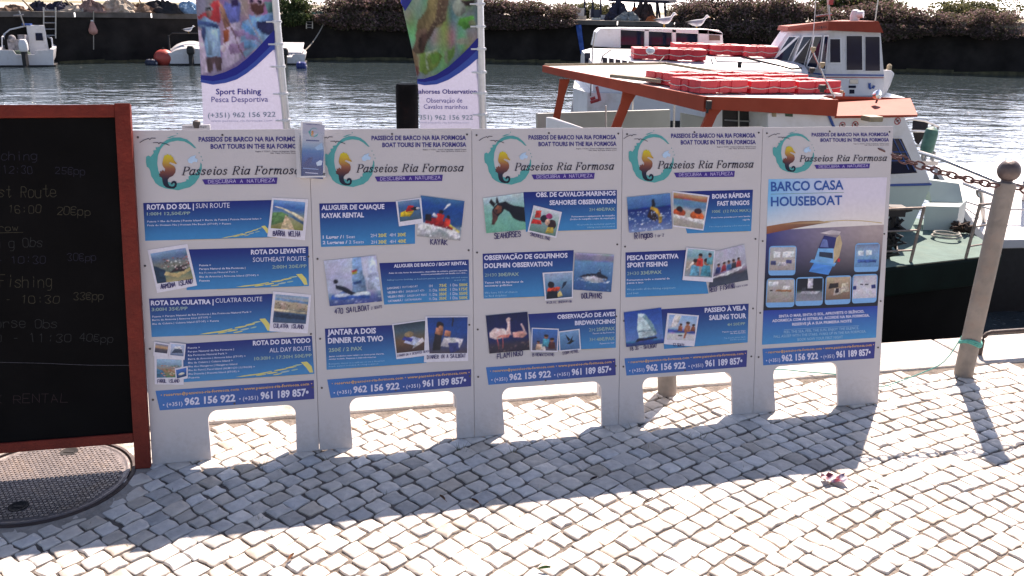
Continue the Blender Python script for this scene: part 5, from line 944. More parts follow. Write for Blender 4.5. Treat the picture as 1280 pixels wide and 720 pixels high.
# turquoise rope
m_rope = mat('turquoise_rope', (.06, .33, .29), .8, .2, 90, .4)
mb = MB(); rp = bb+bax*.17; pts = []
for i in range(60):
    a_ = i/60*2*math.pi*3.4; pts.append(rp+.046*(math.cos(a_)*np.array([1.0, 0, 0])+math.sin(a_)*np.array([0, 1.0, 0]))+bax*(.012*math.sin(i*.7)+.02*(i/60-.5)))
end = [pts[-1]]
for (x, y, z) in ((1180, 452, .09), (1150, 467, .035), (1120, 478, .006), (1097, 483, .012), (1060, 470, .014), (1010, 465, .014), (970, 462, .016), (930, 470, .014)): end.append(gz(x, y, z))
sm_ = []
for i in range(len(end)-1):
    p0, p1, p2, p3 = end[max(0, i-1)], end[i], end[i+1], end[min(len(end)-1, i+2)]
    for t_ in (0, .25, .5, .75): sm_.append(.5*((2*p1)+(p2-p0)*t_+(2*p0-5*p1+4*p2-p3)*t_*t_+(3*p1-p0-3*p2+p3)*t_**3))
mb.tube(pts, .0052, 6); mb.tube(sm_+[end[-1]], .0026, 6)
ro_ = mb.build('rope', m_rope, None, smooth=True, loc=tuple(bb)); tag(ro_, 'thin turquoise rope knotted round the leaning bollard and trailing behind the boards', 'rope')

# ================================================================== MANHOLE
m_cast = mat('cast_iron_cover', (.21, .18, .17), .5, .25, 6, .3, metal=.35, bscale=50, dirt=(.24, .17, .11), dirt_scale=7, dirt_amt=.6)
mo = thing('manhole_cover', 'round ribbed cast iron manhole cover set in the cobbles under the chalkboard', 'manhole cover', (MC[0], MC[1], 0))
mb = MB(); mb.lathe([(MR+.016, -.03), (MR+.016, .001), (MR+.004, .0035), (MR+.002, -.012), (MR-.02, -.014)], (MC[0], MC[1], 0), 64); mb.build('frame', mat('iron_frame', (.07, .05, .045), .6, .25, 12, .3, metal=.3), mo, smooth=True)
mb = MB(); mb.lathe([(.0, -.012), (MR-.004, -.012), (MR-.004, .0), (MR-.012, .002), (MR-.02, .0)] , (MC[0], MC[1], 0), 64)
m_ = MB(); m_.lathe([(MR+.017, -.02), (MR+.017, -.0005), (MR+.05, -.001), (MR+.095, -.009)], (MC[0], MC[1], 0), 48); m_.build('mortar_collar', mat('collar_mortar', (.30, .27, .24), .95, .25, 18, .5), mo, smooth=True)
ca, sa = math.cos(.2), math.sin(.2); st = .0150; hole = np.array([.03, .20])
for i in range(-19, 20):
    for j_ in range(-19, 20):
        x, y = (i+.5*(j_ % 2))*st, j_*st
        if math.hypot(x, y) < MR-.03 and math.hypot(x-hole[0], y-hole[1]) > .035 and math.hypot(x+.03, y+.17) > .035:
            c3 = np.array([MC[0]+x*ca-y*sa, MC[1]+x*sa+y*ca, .0005]); mb.box(c3, (.0108, .0108, .005), (np.array([ca, sa, 0]), np.array([-sa, ca, 0]), np.array([0, 0, 1.0])))
mb.build('lid', m_cast, mo)
for hh in (hole, np.array([-.03, -.17])):
    mb = MB(); c3 = np.array([MC[0]+hh[0]*ca-hh[1]*sa, MC[1]+hh[0]*sa+hh[1]*ca, 0]); mb.lathe([(.001, .0012), (.022, .0012), (.027, .0034), (.031, .0034), (.031, -.004)], c3, 24); mb.box(c3+np.array([0, 0, .0016]), (.036, .013, .0025)); mb.build('key_hole', mat('dark_hole', (.012, .01, .01), .8, .2, 20), mo, smooth=True)

# ================================================================== SMALL THINGS ON THE GROUND
mb = MB()                                                # dry weeds in the joints
for k in range(130):
    near = random.random() < .55; u_k = random.uniform(-2.2, 3.2); v_k = random.uniform(KV-.5, KV-.02) if near else random.uniform(1.3, KV-.1); c3 = Q(u_k, v_k, -.006)
    if np.hypot(c3[0]-MC[0], c3[1]-MC[1]) < MR+.05: continue
    for _ in range(random.randint(4, 10)):
        a_ = random.uniform(0, 6.28); L = random.uniform(.010, .032)*(1.3 if near else .8); d = np.array([math.cos(a_), math.sin(a_), 0]); w_ = np.array([-d[1], d[0], 0])*.0012; o_ = c3+d*random.uniform(0, .02); e_ = o_+d*L*.7+np.array([0, 0, L*.8])
        mb.add([o_-w_, o_+w_, e_], [(0, 1, 2)], random.choice([(.16, .14, .06), (.24, .19, .10), (.09, .11, .035), (.30, .25, .15)]))
tag(mb.build('weeds', vmat('dry_weeds', .9, .2, 80, trans=.2), None, colours=True), kind='stuff')
def crumple(px, py, w, cols, name, label, cat, mtl):
    p = gz(px, py, .012); mb = MB(); nx, ny = 7, 5; vs = []; cs = []
    for j_ in range(ny):
        for i in range(nx): vs.append(p+np.array([(i/(nx-1)-.5)*w+random.uniform(-.004, .004), (j_/(ny-1)-.5)*w*.6+random.uniform(-.004, .004), random.uniform(-.004, .014)])); cs.append(cols[(i+j_*2+random.randint(0, 1)) % len(cols)])
    mb.add(vs, [(j_*nx+i, j_*nx+i+1, (j_+1)*nx+i+1, (j_+1)*nx+i) for j_ in range(ny-1) for i in range(nx-1)], cs); o = mb.build(name, mtl, None, loc=tuple(p), colours=True); return tag(o, label, cat)
crumple(1043, 599, .085, [lin((225, 220, 225)), lin((150, 60, 70)), lin((70, 60, 100)), lin((215, 205, 210)), lin((120, 70, 85))], 'crumpled_wrapper', 'crumpled red, white and purple wrapper lying on the cobbles', 'wrapper', m_print)
m_leaf = vmat('dry_leaf', .8, .2, 60)
for i, (x, y, w, c, lb) in enumerate([(681, 712, .035, (70, 105, 50), 'small green leaf with its stalk at the front edge of the cobbles'), (364, 698, .03, (130, 85, 55), 'dry brown leaf on sunlit cobbles, front left'), (594, 628, .03, (95, 65, 45), 'brown leaf at the shadow edge below the seahorse board'), (553, 624, .03, (110, 75, 50), 'curled brown leaf in the shadow below the second board'), (810, 627, .045, (90, 75, 65), 'thin dry twig lying just in front of the shadow'), (742, 600, .03, (60, 40, 38), 'dark brown leaf in the shadow below the fourth board'), (1092, 612, .035, (150, 140, 120), 'pale grey leaf on the sunlit cobbles beside the crumpled wrapper')]):
    p = gz(x, y, .006); mb = MB(); a_ = random.uniform(0, 3); e1 = np.array([math.cos(a_), math.sin(a_), 0]); e2 = np.array([-e1[1], e1[0], 0]); wd = .18 if 'twig' not in lb else .035
    vs = [p+e1*(t_*w)+e2*(s_*w*wd*math.sin(math.pi*(t_+.5)))+np.array([0, 0, .004+.006*abs(s_)+.004*t_]) for t_ in np.linspace(-.5, .5, 7) for s_ in (-1, 0, 1)]
    mb.add(vs, [(k*3+q, k*3+q+1, k*3+q+4, k*3+q+3) for k in range(6) for q in (0, 1)], lin(c)); mb.tube([p-e1*w*.5+np.array([0, 0, .004]), p-e1*w*.8], .0008, 5, lin(c))
    o = mb.build('twig' if 'twig' in lb else 'fallen_leaf', m_leaf, None, loc=tuple(p), colours=True); tag(o, lb, 'twig' if 'twig' in lb else 'leaf', kind='thing')

# ================================================================== ORANGE ROOFED TOUR BOAT moored along the quay
m_orange = mat('orange_red_paint', (.33, .052, .026), .65, .1, 6, .05, spec=.25, dirt=(.28, .07, .04), dirt_scale=3, dirt_amt=.5)
m_wht = mat('white_gelcoat', (.66, .66, .68), .35, .04, 4, .04, dirt=(.42, .39, .34), dirt_scale=3.5, dirt_amt=.55)
m_grw = mat('pale_green_gelcoat', (.46, .54, .50), .45, .06, 4, .05)
m_deck = mat('green_deck_paint', (.105, .175, .16), .8, .15, 7, .2, spec=.2, dirt=(.14, .2, .17), dirt_scale=4, dirt_amt=.6)
m_hullg = mat('dark_green_hull', (.002, .010, .008), .7, .3, 5, .1, spec=.12)
m_blk = mat('black_rubber', (.012, .012, .014), .6, .3, 20)
m_glass = mat('dark_glass', (.008, .013, .035), .06, .2, 2, spec=.25)
m_blue = mat('blue_stripe_paint', (.03, .09, .32), .4, .06, 20)
m_redp = mat('red_stripe_paint', (.42, .05, .05), .4, .06, 20)
m_steel = mat('stainless_rail', (.45, .44, .43), .3, .1, 30, metal=.75)
m_rustrail = mat('stained_steel_rail', (.26, .21, .18), .5, .3, 30, metal=.5)
m_float = mat('red_life_float', (.60, .02, .035), .5, .1, 8, .1)
t = m_float.node_tree; pbs = t.nodes['Principled BSDF']; old = pbs.inputs['Base Color'].links[0].from_socket              # sun-faded by different amounts
oi = t.nodes.new('ShaderNodeObjectInfo'); mr_ = t.nodes.new('ShaderNodeMapRange'); mr_.inputs[3].default_value = .0; mr_.inputs[4].default_value = .13; t.links.new(oi.outputs['Random'], mr_.inputs[0])
mxx = t.nodes.new('ShaderNodeMix'); mxx.data_type = 'RGBA'; mxx.inputs[7].default_value = (.62, .26, .26, 1); t.links.new(mr_.outputs[0], mxx.inputs[0]); t.links.new(old, mxx.inputs[6]); t.links.new(mxx.outputs[2], pbs.inputs['Base Color'])
m_twine = mat('white_twine', (.6, .56, .5), .9, .1, 60)
m_tan = mat('tan_box', (.30, .24, .15), .6, .15, 20)
m_fend = mat('green_fender', (.05, .16, .13), .6, .2, 20)
def slab(mb, pts, th): mb.prism(pts, (0, 0, -th))
OB = gz(1000, 300, -.3); OB = np.array([OB[0], OB[1], WZ])
ob = thing('tour_boat', 'white passenger boat with an orange canopy and green foredeck, moored at the quay', 'tour boat', OB)
# hull
gw = [Q(.4, 5.75), Q(2.5, 5.72), Q(4.34, 5.85), Q(5.50, 6.04), Q(5.63, 6.10), Q(5.70, 6.22), Q(5.86, 6.62), Q(5.85, 7.3), Q(5.5, 7.9), Q(4.6, 8.25), Q(2.5, 8.3), Q(.4, 8.1)]
gc = sum(gw)/len(gw); DZ = -.3
def ring(z, k): return [gc+(p-gc)*k+np.array([0, 0, z]) for p in gw]
mb = MB(); mb.loft([ring(DZ-.255, .97), ring(DZ-.235, .995), ring(DZ-.02, 1.004), ring(DZ, .995)]); mb.build('hull', m_hullg, ob, bevel=.012)
mb = MB(); mb.loft([ring(WZ-.5, .86), ring(WZ+.1, .92), ring(DZ-.25, .96)]); mb.build('lower_hull', mat('black_lower_hull', (.004, .004, .004), .8, .3, 5, spec=.1), ob, smooth=True)  # lower hull coloured near black beneath the green band
mb = MB(); mb.prism([p+np.array([0, 0, DZ+.004]) for p in [gc+(q-gc)*.985 for q in gw]], (0, 0, -.003)); mb.build('deck', m_deck, ob)
# cabin (walls, raked to the bow on the right)
CV = 6.95
def cw(x, y, v=CV): return atV(x, y, v)
mb = MB(); mb.prism([cw(960, 141), cw(1131, 146), cw(1164.5, 229), cw(960, 236)], QV*1.15); mb.build('cabin', m_wht, ob, bevel=.01)
mb = MB(); mb.prism([cw(950, 233.5, CV-.004), cw(1164.8, 229, CV-.004), cw(1164.5, 231.8, CV-.004), cw(950, 236.5, CV-.004)], QV*1.158); mb.build('stripe', m_blue, ob)
mb = MB(); mb.prism([cw(960, 236.5, CV+.006), cw(1164, 232, CV+.006), cw(1150, 262, CV+.006), cw(1138, 288, CV+.006), cw(1128, 300, CV+.006), cw(960, 320, CV+.006)], QV*1.13); mb.build('cabin_base', m_grw, ob)
mb = MB(); mb.prism([cw(1108, 170, CV-.006), cw(1129, 171, CV-.006), cw(1149.5, 215, CV-.006), cw(1146, 220, CV-.006), cw(1106, 222, CV-.006)], QV*.012); wf = mb.build('window_frame', m_wht, ob, bevel=.004)
mb = MB(); mb.prism([cw(1110, 173, CV-.010), cw(1127, 173.5, CV-.010), cw(1146.5, 216, CV-.010), cw(1109, 218, CV-.010)], QV*.012); mb.build('pane', m_glass, wf)
mb = MB()
for a, c in (((1117, 174), (1136, 212)), ((1124, 174), (1144, 213)), ((1113, 190), (1134, 190)), ((1112, 201), (1139, 201))): mb.tube([cw(*a, CV-.014), cw(*c, CV-.014)], .004, 5)
mb.build('glazing_bar', m_blue, wf)
# doorway and mid cabin side (dark opening, white wall)
mb = MB(); mb.prism([cw(904, 133, CV+.35), cw(945, 140, CV+.35), cw(945, 215, CV+.35), cw(904, 215, CV+.35)], QV*.02); dr = mb.build('doorway', m_blk, ob)
mb = MB(); mb.tube([cw(923.5, 136, CV+.33), cw(923.5, 215, CV+.33)], .008, 6); mb.tube([cw(906, 150, CV+.33), cw(944, 152, CV+.33)], .007, 6); mb.build('handrail', m_steel, dr)
mb = MB(); mb.prism([cw(945, 138, CV+.33), cw(962, 141, CV+.33), cw(962, 240, CV+.33), cw(945, 240, CV+.33)], QV*.6); mb.build('bulkhead', m_wht, ob, bevel=.005)
# small signs on the cabin side
def ringsign(x, y, r, v=CV-.004):
    c3 = cw(x, y, v); mb = MB(); P_ = [c3+QU*(r*math.cos(a))+np.array([0, 0, r*math.sin(a)]) for a in [2*math.pi*k/16 for k in range(16)]]
    mb.tube(P_, r*.14, 6, closed=True); mb.tube([P_[6], P_[14]], r*.11, 6); g = mb.build('prohibition_sign', m_redp, ob)
    mb = MB(); mb.box(c3, (r*.7, .004, r*.35), (QU, QV, np.array([0, 0, 1.0]))); mb.box(c3+QU*r*.15+np.array([0, 0, r*.25]), (r*.25, .004, r*.5), (QU, QV, np.array([0, 0, 1.0]))); mb.build('symbol', m_blk, g)
ringsign(1122, 151.5, .028); ringsign(1069, 156, .028); ringsign(1053, 156.5, .026)
mb = MB(); mb.prism([cw(965.5, 139, CV-.008), cw(970.5, 139, CV-.008), cw(970.5, 146, CV-.008), cw(965.5, 146, CV-.008)], QV*.01); mb.build('sign', m_tan, ob)
mb = MB(); mb.prism([cw(982, 140, CV-.008), cw(991, 140.5, CV-.008), cw(991, 146, CV-.008), cw(982, 145.5, CV-.008)], QV*.01); mb.build('sign', mat('green_sign', (.02, .06, .03), .5, .3, 60), ob)
mb = MB(); mb.tube([cw(1035, 142, CV-.01), cw(1043, 160, CV-.01), cw(1050, 178, CV-.01)], .012, 6); mb.build('sash', m_blue, ob)
mb = MB(); x3 = cw(1090, 148, CV-.12); mb.box(x3, (.13, .14, .045), (QU, QV, np.array([0, 0, 1.0]))); mb.build('loudspeaker', m_tan, ob, bevel=.008)
# canopy
ZA = [(681, 82.5, 1.0), (832, 80.5, 1.0)]
rA = gz(681, 82.5, 1.0); rB = gz(884, 121.5, .92); rC = gz(1046, 125, .90); rD = gz(1138, 122.5, .86); rE = rD+QV*.5+QU*.0; rF = gz(1073, 120, .90)+QV*.25; rG = gz(832, 80.5, 1.0)
fA = rA+np.array([0, 0, -.055]); fB = gz(896, 128, 0)
def below(p, y_from, y_to, x):                           # straight below p where the photo shows the lower edge
    lo, hi = .02, .6
    return None
dA, dB, dC = .062, .12, .135
fB, fC = rB-np.array([0, 0, dB]), rC-np.array([0, 0, dC])
th = .03
mb = MB(); loop = [rA, rB, rC, rC+QV*.35+QU*.05, rF, rG]
mb.prism(loop, (0, 0, -th)); mb.build('roof', mat('cream_roof', (.66, .65, .64), .6, .06, 3, .05, dirt=(.42, .40, .36), dirt_scale=2, dirt_amt=.4), ob)
mb = MB(); mb.tube([rA+np.array([0, 0, .01]), rG+np.array([0, 0, .012]), rF+np.array([0, 0, .012])], .016, 6); mb.build('roof_trim', m_tan, ob)
mb = MB(); mb.loft([[at(x, y, Y_)+np.array([0, 0, z_]) for x, y, Y_, z_ in ((762, 97, gz(762, 97, .99)[1], 0), (762, 97, gz(762, 97, .99)[1], .03), (764, 96, gz(762, 97, .99)[1]+.1, .03), (764, 96, gz(762, 97, .99)[1]+.1, 0))], [gz(826, 104, .97), gz(826, 104, .97)+np.array([0, 0, .03]), gz(828, 103, .97)+np.array([0, .05, .03]), gz(828, 103, .97)+np.array([0, .05, 0])]]); mb.build('roof_plank', mat('weathered_plank', (.22, .18, .13), .8, .3, 12, .3), ob)
def fascia(p, q, hp, hq, t=.03):
    n_ = np.cross(q-p, [0, 0, 1.0]); n_ /= np.linalg.norm(n_); m_ = MB(); off = n_*t
    m_.loft([[p+np.array([0, 0, .006]), p-np.array([0, 0, hp]), p-np.array([0, 0, hp])+off, p+np.array([0, 0, .006])+off], [q+np.array([0, 0, .006]), q-np.array([0, 0, hq]), q-np.array([0, 0, hq])+off, q+np.array([0, 0, .006])+off]]); return m_
fascia(rA, rB, dA, dB).build('fascia', m_orange, ob); fascia(rB, rC, dB*.8, dC).build('fascia', m_orange, ob); fascia(rG, rA, dA, dA).build('fascia', m_orange, ob); fascia(rF, rG, dA, dA).build('fascia', m_orange, ob)
vC = rC-np.array([0, 0, dC]); vE = gz(1147, 143.5, .765)
mb = MB(); vA2 = gz(1046, 125, .855); mb.prism([vC, vE, rD+QV*.0, rC+QV*.38+QU*.06, vA2], (0, 0, -.02)); mb.build('visor', m_orange, ob)
mb = MB(); mb.prism([rC, vA2, vC], QU*.01); mb.build('visor_cheek', m_orange, ob)
# raked pillars
def pillar(top, bot, w0, w1, Yb, Yt):
    t0, t1 = at(top[0]-w0/2, top[1], Yt), at(top[0]+w0/2, top[1], Yt); b0, b1 = at(bot[0]-w1/2, bot[1], Yb), at(bot[0]+w1/2, bot[1], Yb)
    d_ = b0-t0; b0 = b0+d_*.25; b1 = b1+(b1-t1)*.25
    m_ = MB(); n_ = np.array([.05, .05, 0]); c_t = .25
    n_ = np.array([0, .05, 0]); m_.loft([[b0, b1, b1+n_, b0+n_], [t0*.75+b0*.25, t1*.75+b1*.25, t1*.75+b1*.25+n_, t0*.75+b0*.25+n_], [t0-(t1-t0)*.22, t1+(t1-t0)*.22, t1+(t1-t0)*.22+n_, t0-(t1-t0)*.22+n_]]); m_.build('pillar', m_orange, ob)
pillar((706, 99), (693, 160), 9, 9, rA[1]*.95+rB[1]*.05, rA[1]*.92+rB[1]*.08); pillar((788, 115), (770, 160), 13, 12, rA[1]*.5+rB[1]*.5, rA[1]*.48+rB[1]*.52); pillar((893, 137), (882, 162), 13, 13, rB[1]+.02, rB[1]+.03)
# bulwarks seen under the canopy
def panel(pts, name, th=.04, m_=None):
    mb = MB(); mb.prism(pts, np.array(QV)*th); return mb.build(name, m_ or m_wht, ob, bevel=.006)
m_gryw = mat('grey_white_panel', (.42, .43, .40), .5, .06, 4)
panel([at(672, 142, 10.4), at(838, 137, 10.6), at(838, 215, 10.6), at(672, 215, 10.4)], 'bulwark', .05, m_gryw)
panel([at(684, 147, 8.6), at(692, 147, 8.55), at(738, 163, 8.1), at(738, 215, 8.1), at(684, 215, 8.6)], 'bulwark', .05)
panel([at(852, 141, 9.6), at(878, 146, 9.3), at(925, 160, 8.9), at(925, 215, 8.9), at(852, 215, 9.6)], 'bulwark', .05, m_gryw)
for (x0, y0, x1, y1, Yp) in ((757.5, 132, 757.5, 166, 10.3), (791, 120, 790, 160, 10.8), (671, 141, 671, 170, 10.35), (843, 130, 841, 166, 10.0)):
    mb = MB(); mb.tube([at(x0, y0, Yp), at(x1, y1+50, Yp)], .012, 6); mb.build('stanchion', m_steel, ob)
mb = MB(); hk = at(886, 131, rB[1]-.06); mb.box(hk, (.045, .04, .07)); mb.tube([hk, hk-np.array([.01, 0, .07])], .012, 6); mb.build('lamp_box', m_blk, ob, bevel=.006)
# searchlight and light mast on the roof
sl = at(1098.5, 118.5, rD[1]-.35); mb = MB(); mb.lathe([(.0, -.05), (.03, -.045), (.045, -.01), (.048, .0), (.042, .004)], sl, 20, (.55, -.75, .15)); l_ = mb.build('searchlight', mat('chrome', (.6, .6, .62), .15, .05, 30, metal=1), ob, smooth=True)
mb = MB(); mb.tube([sl, sl-np.array([.015, 0, .075])], .009, 6); mb.build('bracket', m_rust, l_)
mt = rC+QV*.22+QU*-.02; mb = MB(); Ym = mt[1]; pm = [at(x, y, Ym) for x, y in ((1043, 122), (1029, 94), (1015, 62))]; mb.tube(pm, [.008, .007, .006], 8); mst = mb.build('light_mast', m_steel, ob)
mb = MB(); mb.tube([at(1015, 64, Ym), at(1021, -14, Ym)], [.0035, .002], 6); mb.build('whip_aerial', m_clip, mst)
for (x, y, s_, mm) in ((1016.5, 61, .042, m_tan), (1028, 80, .042, m_tan), (1028, 109, .06, m_blk), (1015, 87, .045, m_blk)):
    c3 = at(x, y, Ym); mb = MB(); mb.box(c3, (s_, s_*.8, s_*.7)); mb.box(c3-np.array([0, 0, s_*.5]), (s_*.6, s_*.5, s_*.5)); mb.build('lamp', mm, mst, bevel=.005)
mb = MB(); mb.tube([at(958, 138, rB[1]*.4+rC[1]*.6-.3)+np.array([0, 0, .19]), at(1000, 139.5, rC[1]-.3)+np.array([0, 0, .19])], .008, 6); 
# bow locker
lk = gz(1193, 289, DZ); mb = MB(); Yl = lk[1]; X_ = np.array([1.0, 0, 0])
fr = [at(1163, 281, Yl+.25), at(1171, 287, Yl), at(1193, 289.5, Yl), at(1196, 259, Yl), at(1176, 258, Yl), at(1150, 252, Yl+.25), at(1150, 275, Yl+.25)]
z0 = DZ; a0, a1, a2 = gz(1171, 287.5, z0), gz(1194, 289.5, z0), gz(1204, 279, z0); a3 = a0+(a2-a1); hb = .235
top = [p+np.array([0, 0, hb]) for p in (a0-QU*.17, a1, a2, a3-QU*.17)]
mb.loft([[a0-QU*.15, a1, a2, a3-QU*.15], top]); lo_ = mb.build('bow_locker', m_grw, ob, bevel=.008)
bk0, bk1 = top[3]*.5+top[0]*.5+QU*.02, top[2]*.5+top[1]*.5; mb = MB()
hz = at(1206, 230, bk1[1]+.1)[2]; e0 = np.array([*(bk0[:2]+QV[:2]*.12), hz+.03]); e1 = np.array([*(bk1[:2]+QV[:2]*.12+QU[:2]*.02), hz])
mb.loft([[bk0, bk1, bk1+QV*.25, bk0+QV*.25], [e0, e1, e1+QV*.1, e0+QV*.1]]); mb.build('backrest', m_grw, lo_, bevel=.006)
# gunwale rails
def rail(p, along, L, name='rail', m_=None):
    p = np.array(p); mb = MB(); H_ = .46; rk = QU*.045
    mb.tube([p, p+rk+np.array([0, 0, H_])], .013, 8)
    for hh in (H_-.012, H_*.58, H_*.22): mb.tube([p+rk*hh/H_+np.array([0, 0, hh]), p+rk*hh/H_+np.array([0, 0, hh])+along*L], .0115 if hh > .4 else .008, 8)
    mb.tube([p+along*L, p+along*L+rk+np.array([0, 0, H_])], .013, 8); return mb.build(name, m_ or m_rustrail, ob, smooth=True)
g0 = gz(1138, 328, DZ); g1 = gz(1207, 323, DZ)
rail(g0, -QU, 1.3); rail(g1, (gw[6]-gw[4]+QU*.0)/np.linalg.norm(gw[6]-gw[4])*.0+QU*.9+QV*.25, .42)
# coil of rope, cleat, dark outboard gear by the cabin
mb = MB(); cc = gz(1183, 297, DZ+.02); mb.tube([cc+np.array([.13*math.cos(a)*(1-.02*a), .11*math.sin(a), .004*a]) for a in np.linspace(0, 12.5, 70)], .009, 6); mb.build('coiled_line', mat('grey_line', (.3, .3, .27), .9, .2, 60), ob, smooth=True)
mb = MB(); k_ = gz(1207, 294, DZ)
P_ = [k_+np.array([random.gauss(0, .055), random.gauss(.03, .05), .03+.10*abs(math.sin(q*1.7))*random.random()]) for q in range(60)]
mb.tube(P_, .013, 6); mb.build('mooring_line_heap', mat('brown_line', (.07, .045, .035), .9, .4, 40, .5), ob, smooth=True)
mb = MB(); wz = gz(1113, 325, DZ)
for q in range(4): mb.tube([wz+np.array([random.gauss(-.03, .05), random.gauss(.02, .04), .03+.04*k_]) for k_ in range(9)], .016, 6)
mb.box(wz+np.array([.0, .05, .40]), (.13, .1, .08)); mb.tube([wz+np.array([-.02, .05, 0]), wz+np.array([.0, .05, .4])], .035, 8); mb.tube([wz+np.array([-.06, .03, .38]), wz+np.array([.12, .03, .42])], .02, 8); mb.build('winch', m_blk, ob, smooth=True)

# ---- life floats on its roof
def life_float(name, c, ax, ay, L, Wd, H, label, group, seg=True):
    o = thing(name, label, 'life float', c, group); mb = MB(); Zv = np.array([0, 0, 1.0]); w = min(L, Wd)*.27
    for (p, q, n_) in (((-1, -1), (1, -1), 3), ((1, -1), (1, 1), 3), ((1, 1), (-1, 1), 3), ((-1, 1), (-1, -1), 3)):
        p0 = np.array(p)*np.array([L/2-w/2, Wd/2-w/2]); q0 = np.array(q)*np.array([L/2-w/2, Wd/2-w/2]); d = (q0-p0)/np.linalg.norm(q0-p0)
        tot = np.linalg.norm(q0-p0)+w*.0
        for i in range(n_):
            m2 = p0+d*tot*(i+.5)/n_; s_ = tot/n_*.74; sq = 1.0
            X = d[0]*ax+d[1]*ay; Yv = -d[1]*ax+d[0]*ay; mb.box(c+ax*m2[0]+ay*m2[1]+Zv*H/2, (s_, w*1.0, H), (X, Yv, Zv))
            mb.box(c+ax*m2[0]+ay*m2[1]+Zv*(H/2), (tot/n_*1.02, w*.86, H*.93), (X, Yv, Zv))
        for e in (p0,): mb.box(c+ax*e[0]+ay*e[1]+Zv*H/2, (w*.98, w*.98, H*.985), (ax, ay, Zv))
    mb.build('body', m_float, o, bevel=H*.05)
    mb = MB(); pts = []
    per = [(-1, -1), (1, -1), (1, 1), (-1, 1), (-1, -1)]
    for a, b_ in zip(per[:-1], per[1:]):
        for t_ in np.linspace(0, 1, 13)[:-1]:
            m2 = (np.array(a)*(1-t_)+np.array(b_)*t_)*np.array([L/2+.006, Wd/2+.006]); pts.append(c+ax*m2[0]+ay*m2[1]+Zv*H*(.5-.14*abs(math.sin(t_*math.pi*2))))
    mb.tube(pts, H*.035, 5, closed=True); mb.build('grab_line', m_twine, o, smooth=True); return o
H0 = .108
rx = gz(940, 118, .92)-gz(877, 120, .92); e1_ = gz(1057, 118, .90)-gz(877, 120, .92); Lr = np.linalg.norm(e1_)/3; ax_ = e1_/np.linalg.norm(e1_); ax_[2] = 0; ay_ = np.array([-ax_[1], ax_[0], 0])
back = gz(824, 110, .96)-gz(877, 120, .92); ba = back/np.linalg.norm(back); Lb = np.linalg.norm(back)/2
gbase = gz(877, 120, .92)+np.array([0, 0, .012])
ay2 = np.array([ba[0], ba[1], 0]); ay2 /= np.linalg.norm(ay2); ay2 = ay_*.75+ay2*.25; ay2 /= np.linalg.norm(ay2)
WHERE = [['red life float at the near left corner of the orange canopy roof', 'red life float in the middle of the front row on the orange canopy roof', 'red life float at the mast end of the front row on the orange canopy roof'], ['red life float at the left end of the back row on the orange canopy roof', 'red life float in the middle of the back row on the orange canopy roof', 'red life float at the right end of the back row on the orange canopy roof']]
for i in range(3):
    for j in range(2):
        c3 = gbase+ax_*Lr*(i+.5)+ay_*(.03+.50*(j+.5))+ax_*(.06*j); c3[2] = .92+.02*j+.015-(.012*i)
        life_float('life_float', c3, ax_, ay_, Lr*.93, .46, H0, WHERE[j][i], 'life floats on the orange canopy')

# ================================================================== PONTOON beyond the bow
m_pont = mat('white_deck_paint', (.62, .61, .60), .6, .06, 2, .05, dirt=(.45, .44, .42), dirt_scale=2, dirt_amt=.5)
pz = -.45; pc = Q(9, 9.5, WZ); po = thing('pontoon', 'white flat topped pontoon with steel rails, floating past the green bow', 'pontoon', pc)
pq = [gz(1168, 205, pz), gz(1420, 196, pz), gz(1420, 297, pz), gz(1236, 300, pz), gz(1221, 283, pz)]
mb = MB(); mb.prism(pq, (0, 0, -.09)); mb.build('deck', m_pont, po, bevel=.01)
pcn = sum(pq)/5; mb = MB(); mb.prism([pcn+(p-pcn)*.985+np.array([0, 0, -.09]) for p in pq], (0, 0, -.7)); mb.build('hull', m_blk, po)
mb = MB(); h1 = [at(x, y, Y) for x, y, Y in ((1149, 190, 10.6), (1175, 198, 10.1), (1205, 210, 9.7), (1246, 227, 9.4), (1262, 233, 9.2))]; mb.tube(h1, .022, 8); mb.tube([h1[-1], at(1330, 232, 9.3)], .018, 8)
mb.tube([at(1280, 228, 9.2), gz(1279, 250, pz)], .016, 6); mb.build('rail', m_steel, po, smooth=True)
mb = MB(); h2 = [at(x, y, Y) for x, y, Y in ((1205, 229, 9.0), (1228, 238, 8.7), (1246, 245, 8.5))]; mb.tube(h2, .02, 8); mb.tube([at(1226, 237, 8.7), gz(1230, 278, pz)], .022, 6)
mb.tube([at(1221, 237, 8.7), at(1222, 243, 8.7), at(1224, 246, 8.7)], .014, 6); mb.build('rail', m_steel, po, smooth=True)
mb = MB(); mb.tube([at(1200, 250, 8.9), at(1240, 262, 8.6), at(1290, 262, 8.6)], .008, 6); mb.tube([at(1204, 258, 8.9), at(1224, 272, 8.7)], .006, 6); mb.build('line', m_steel, po)
for i, (x, y, r_) in enumerate(((1262, 255, .03), (1275, 285, .02))): pass
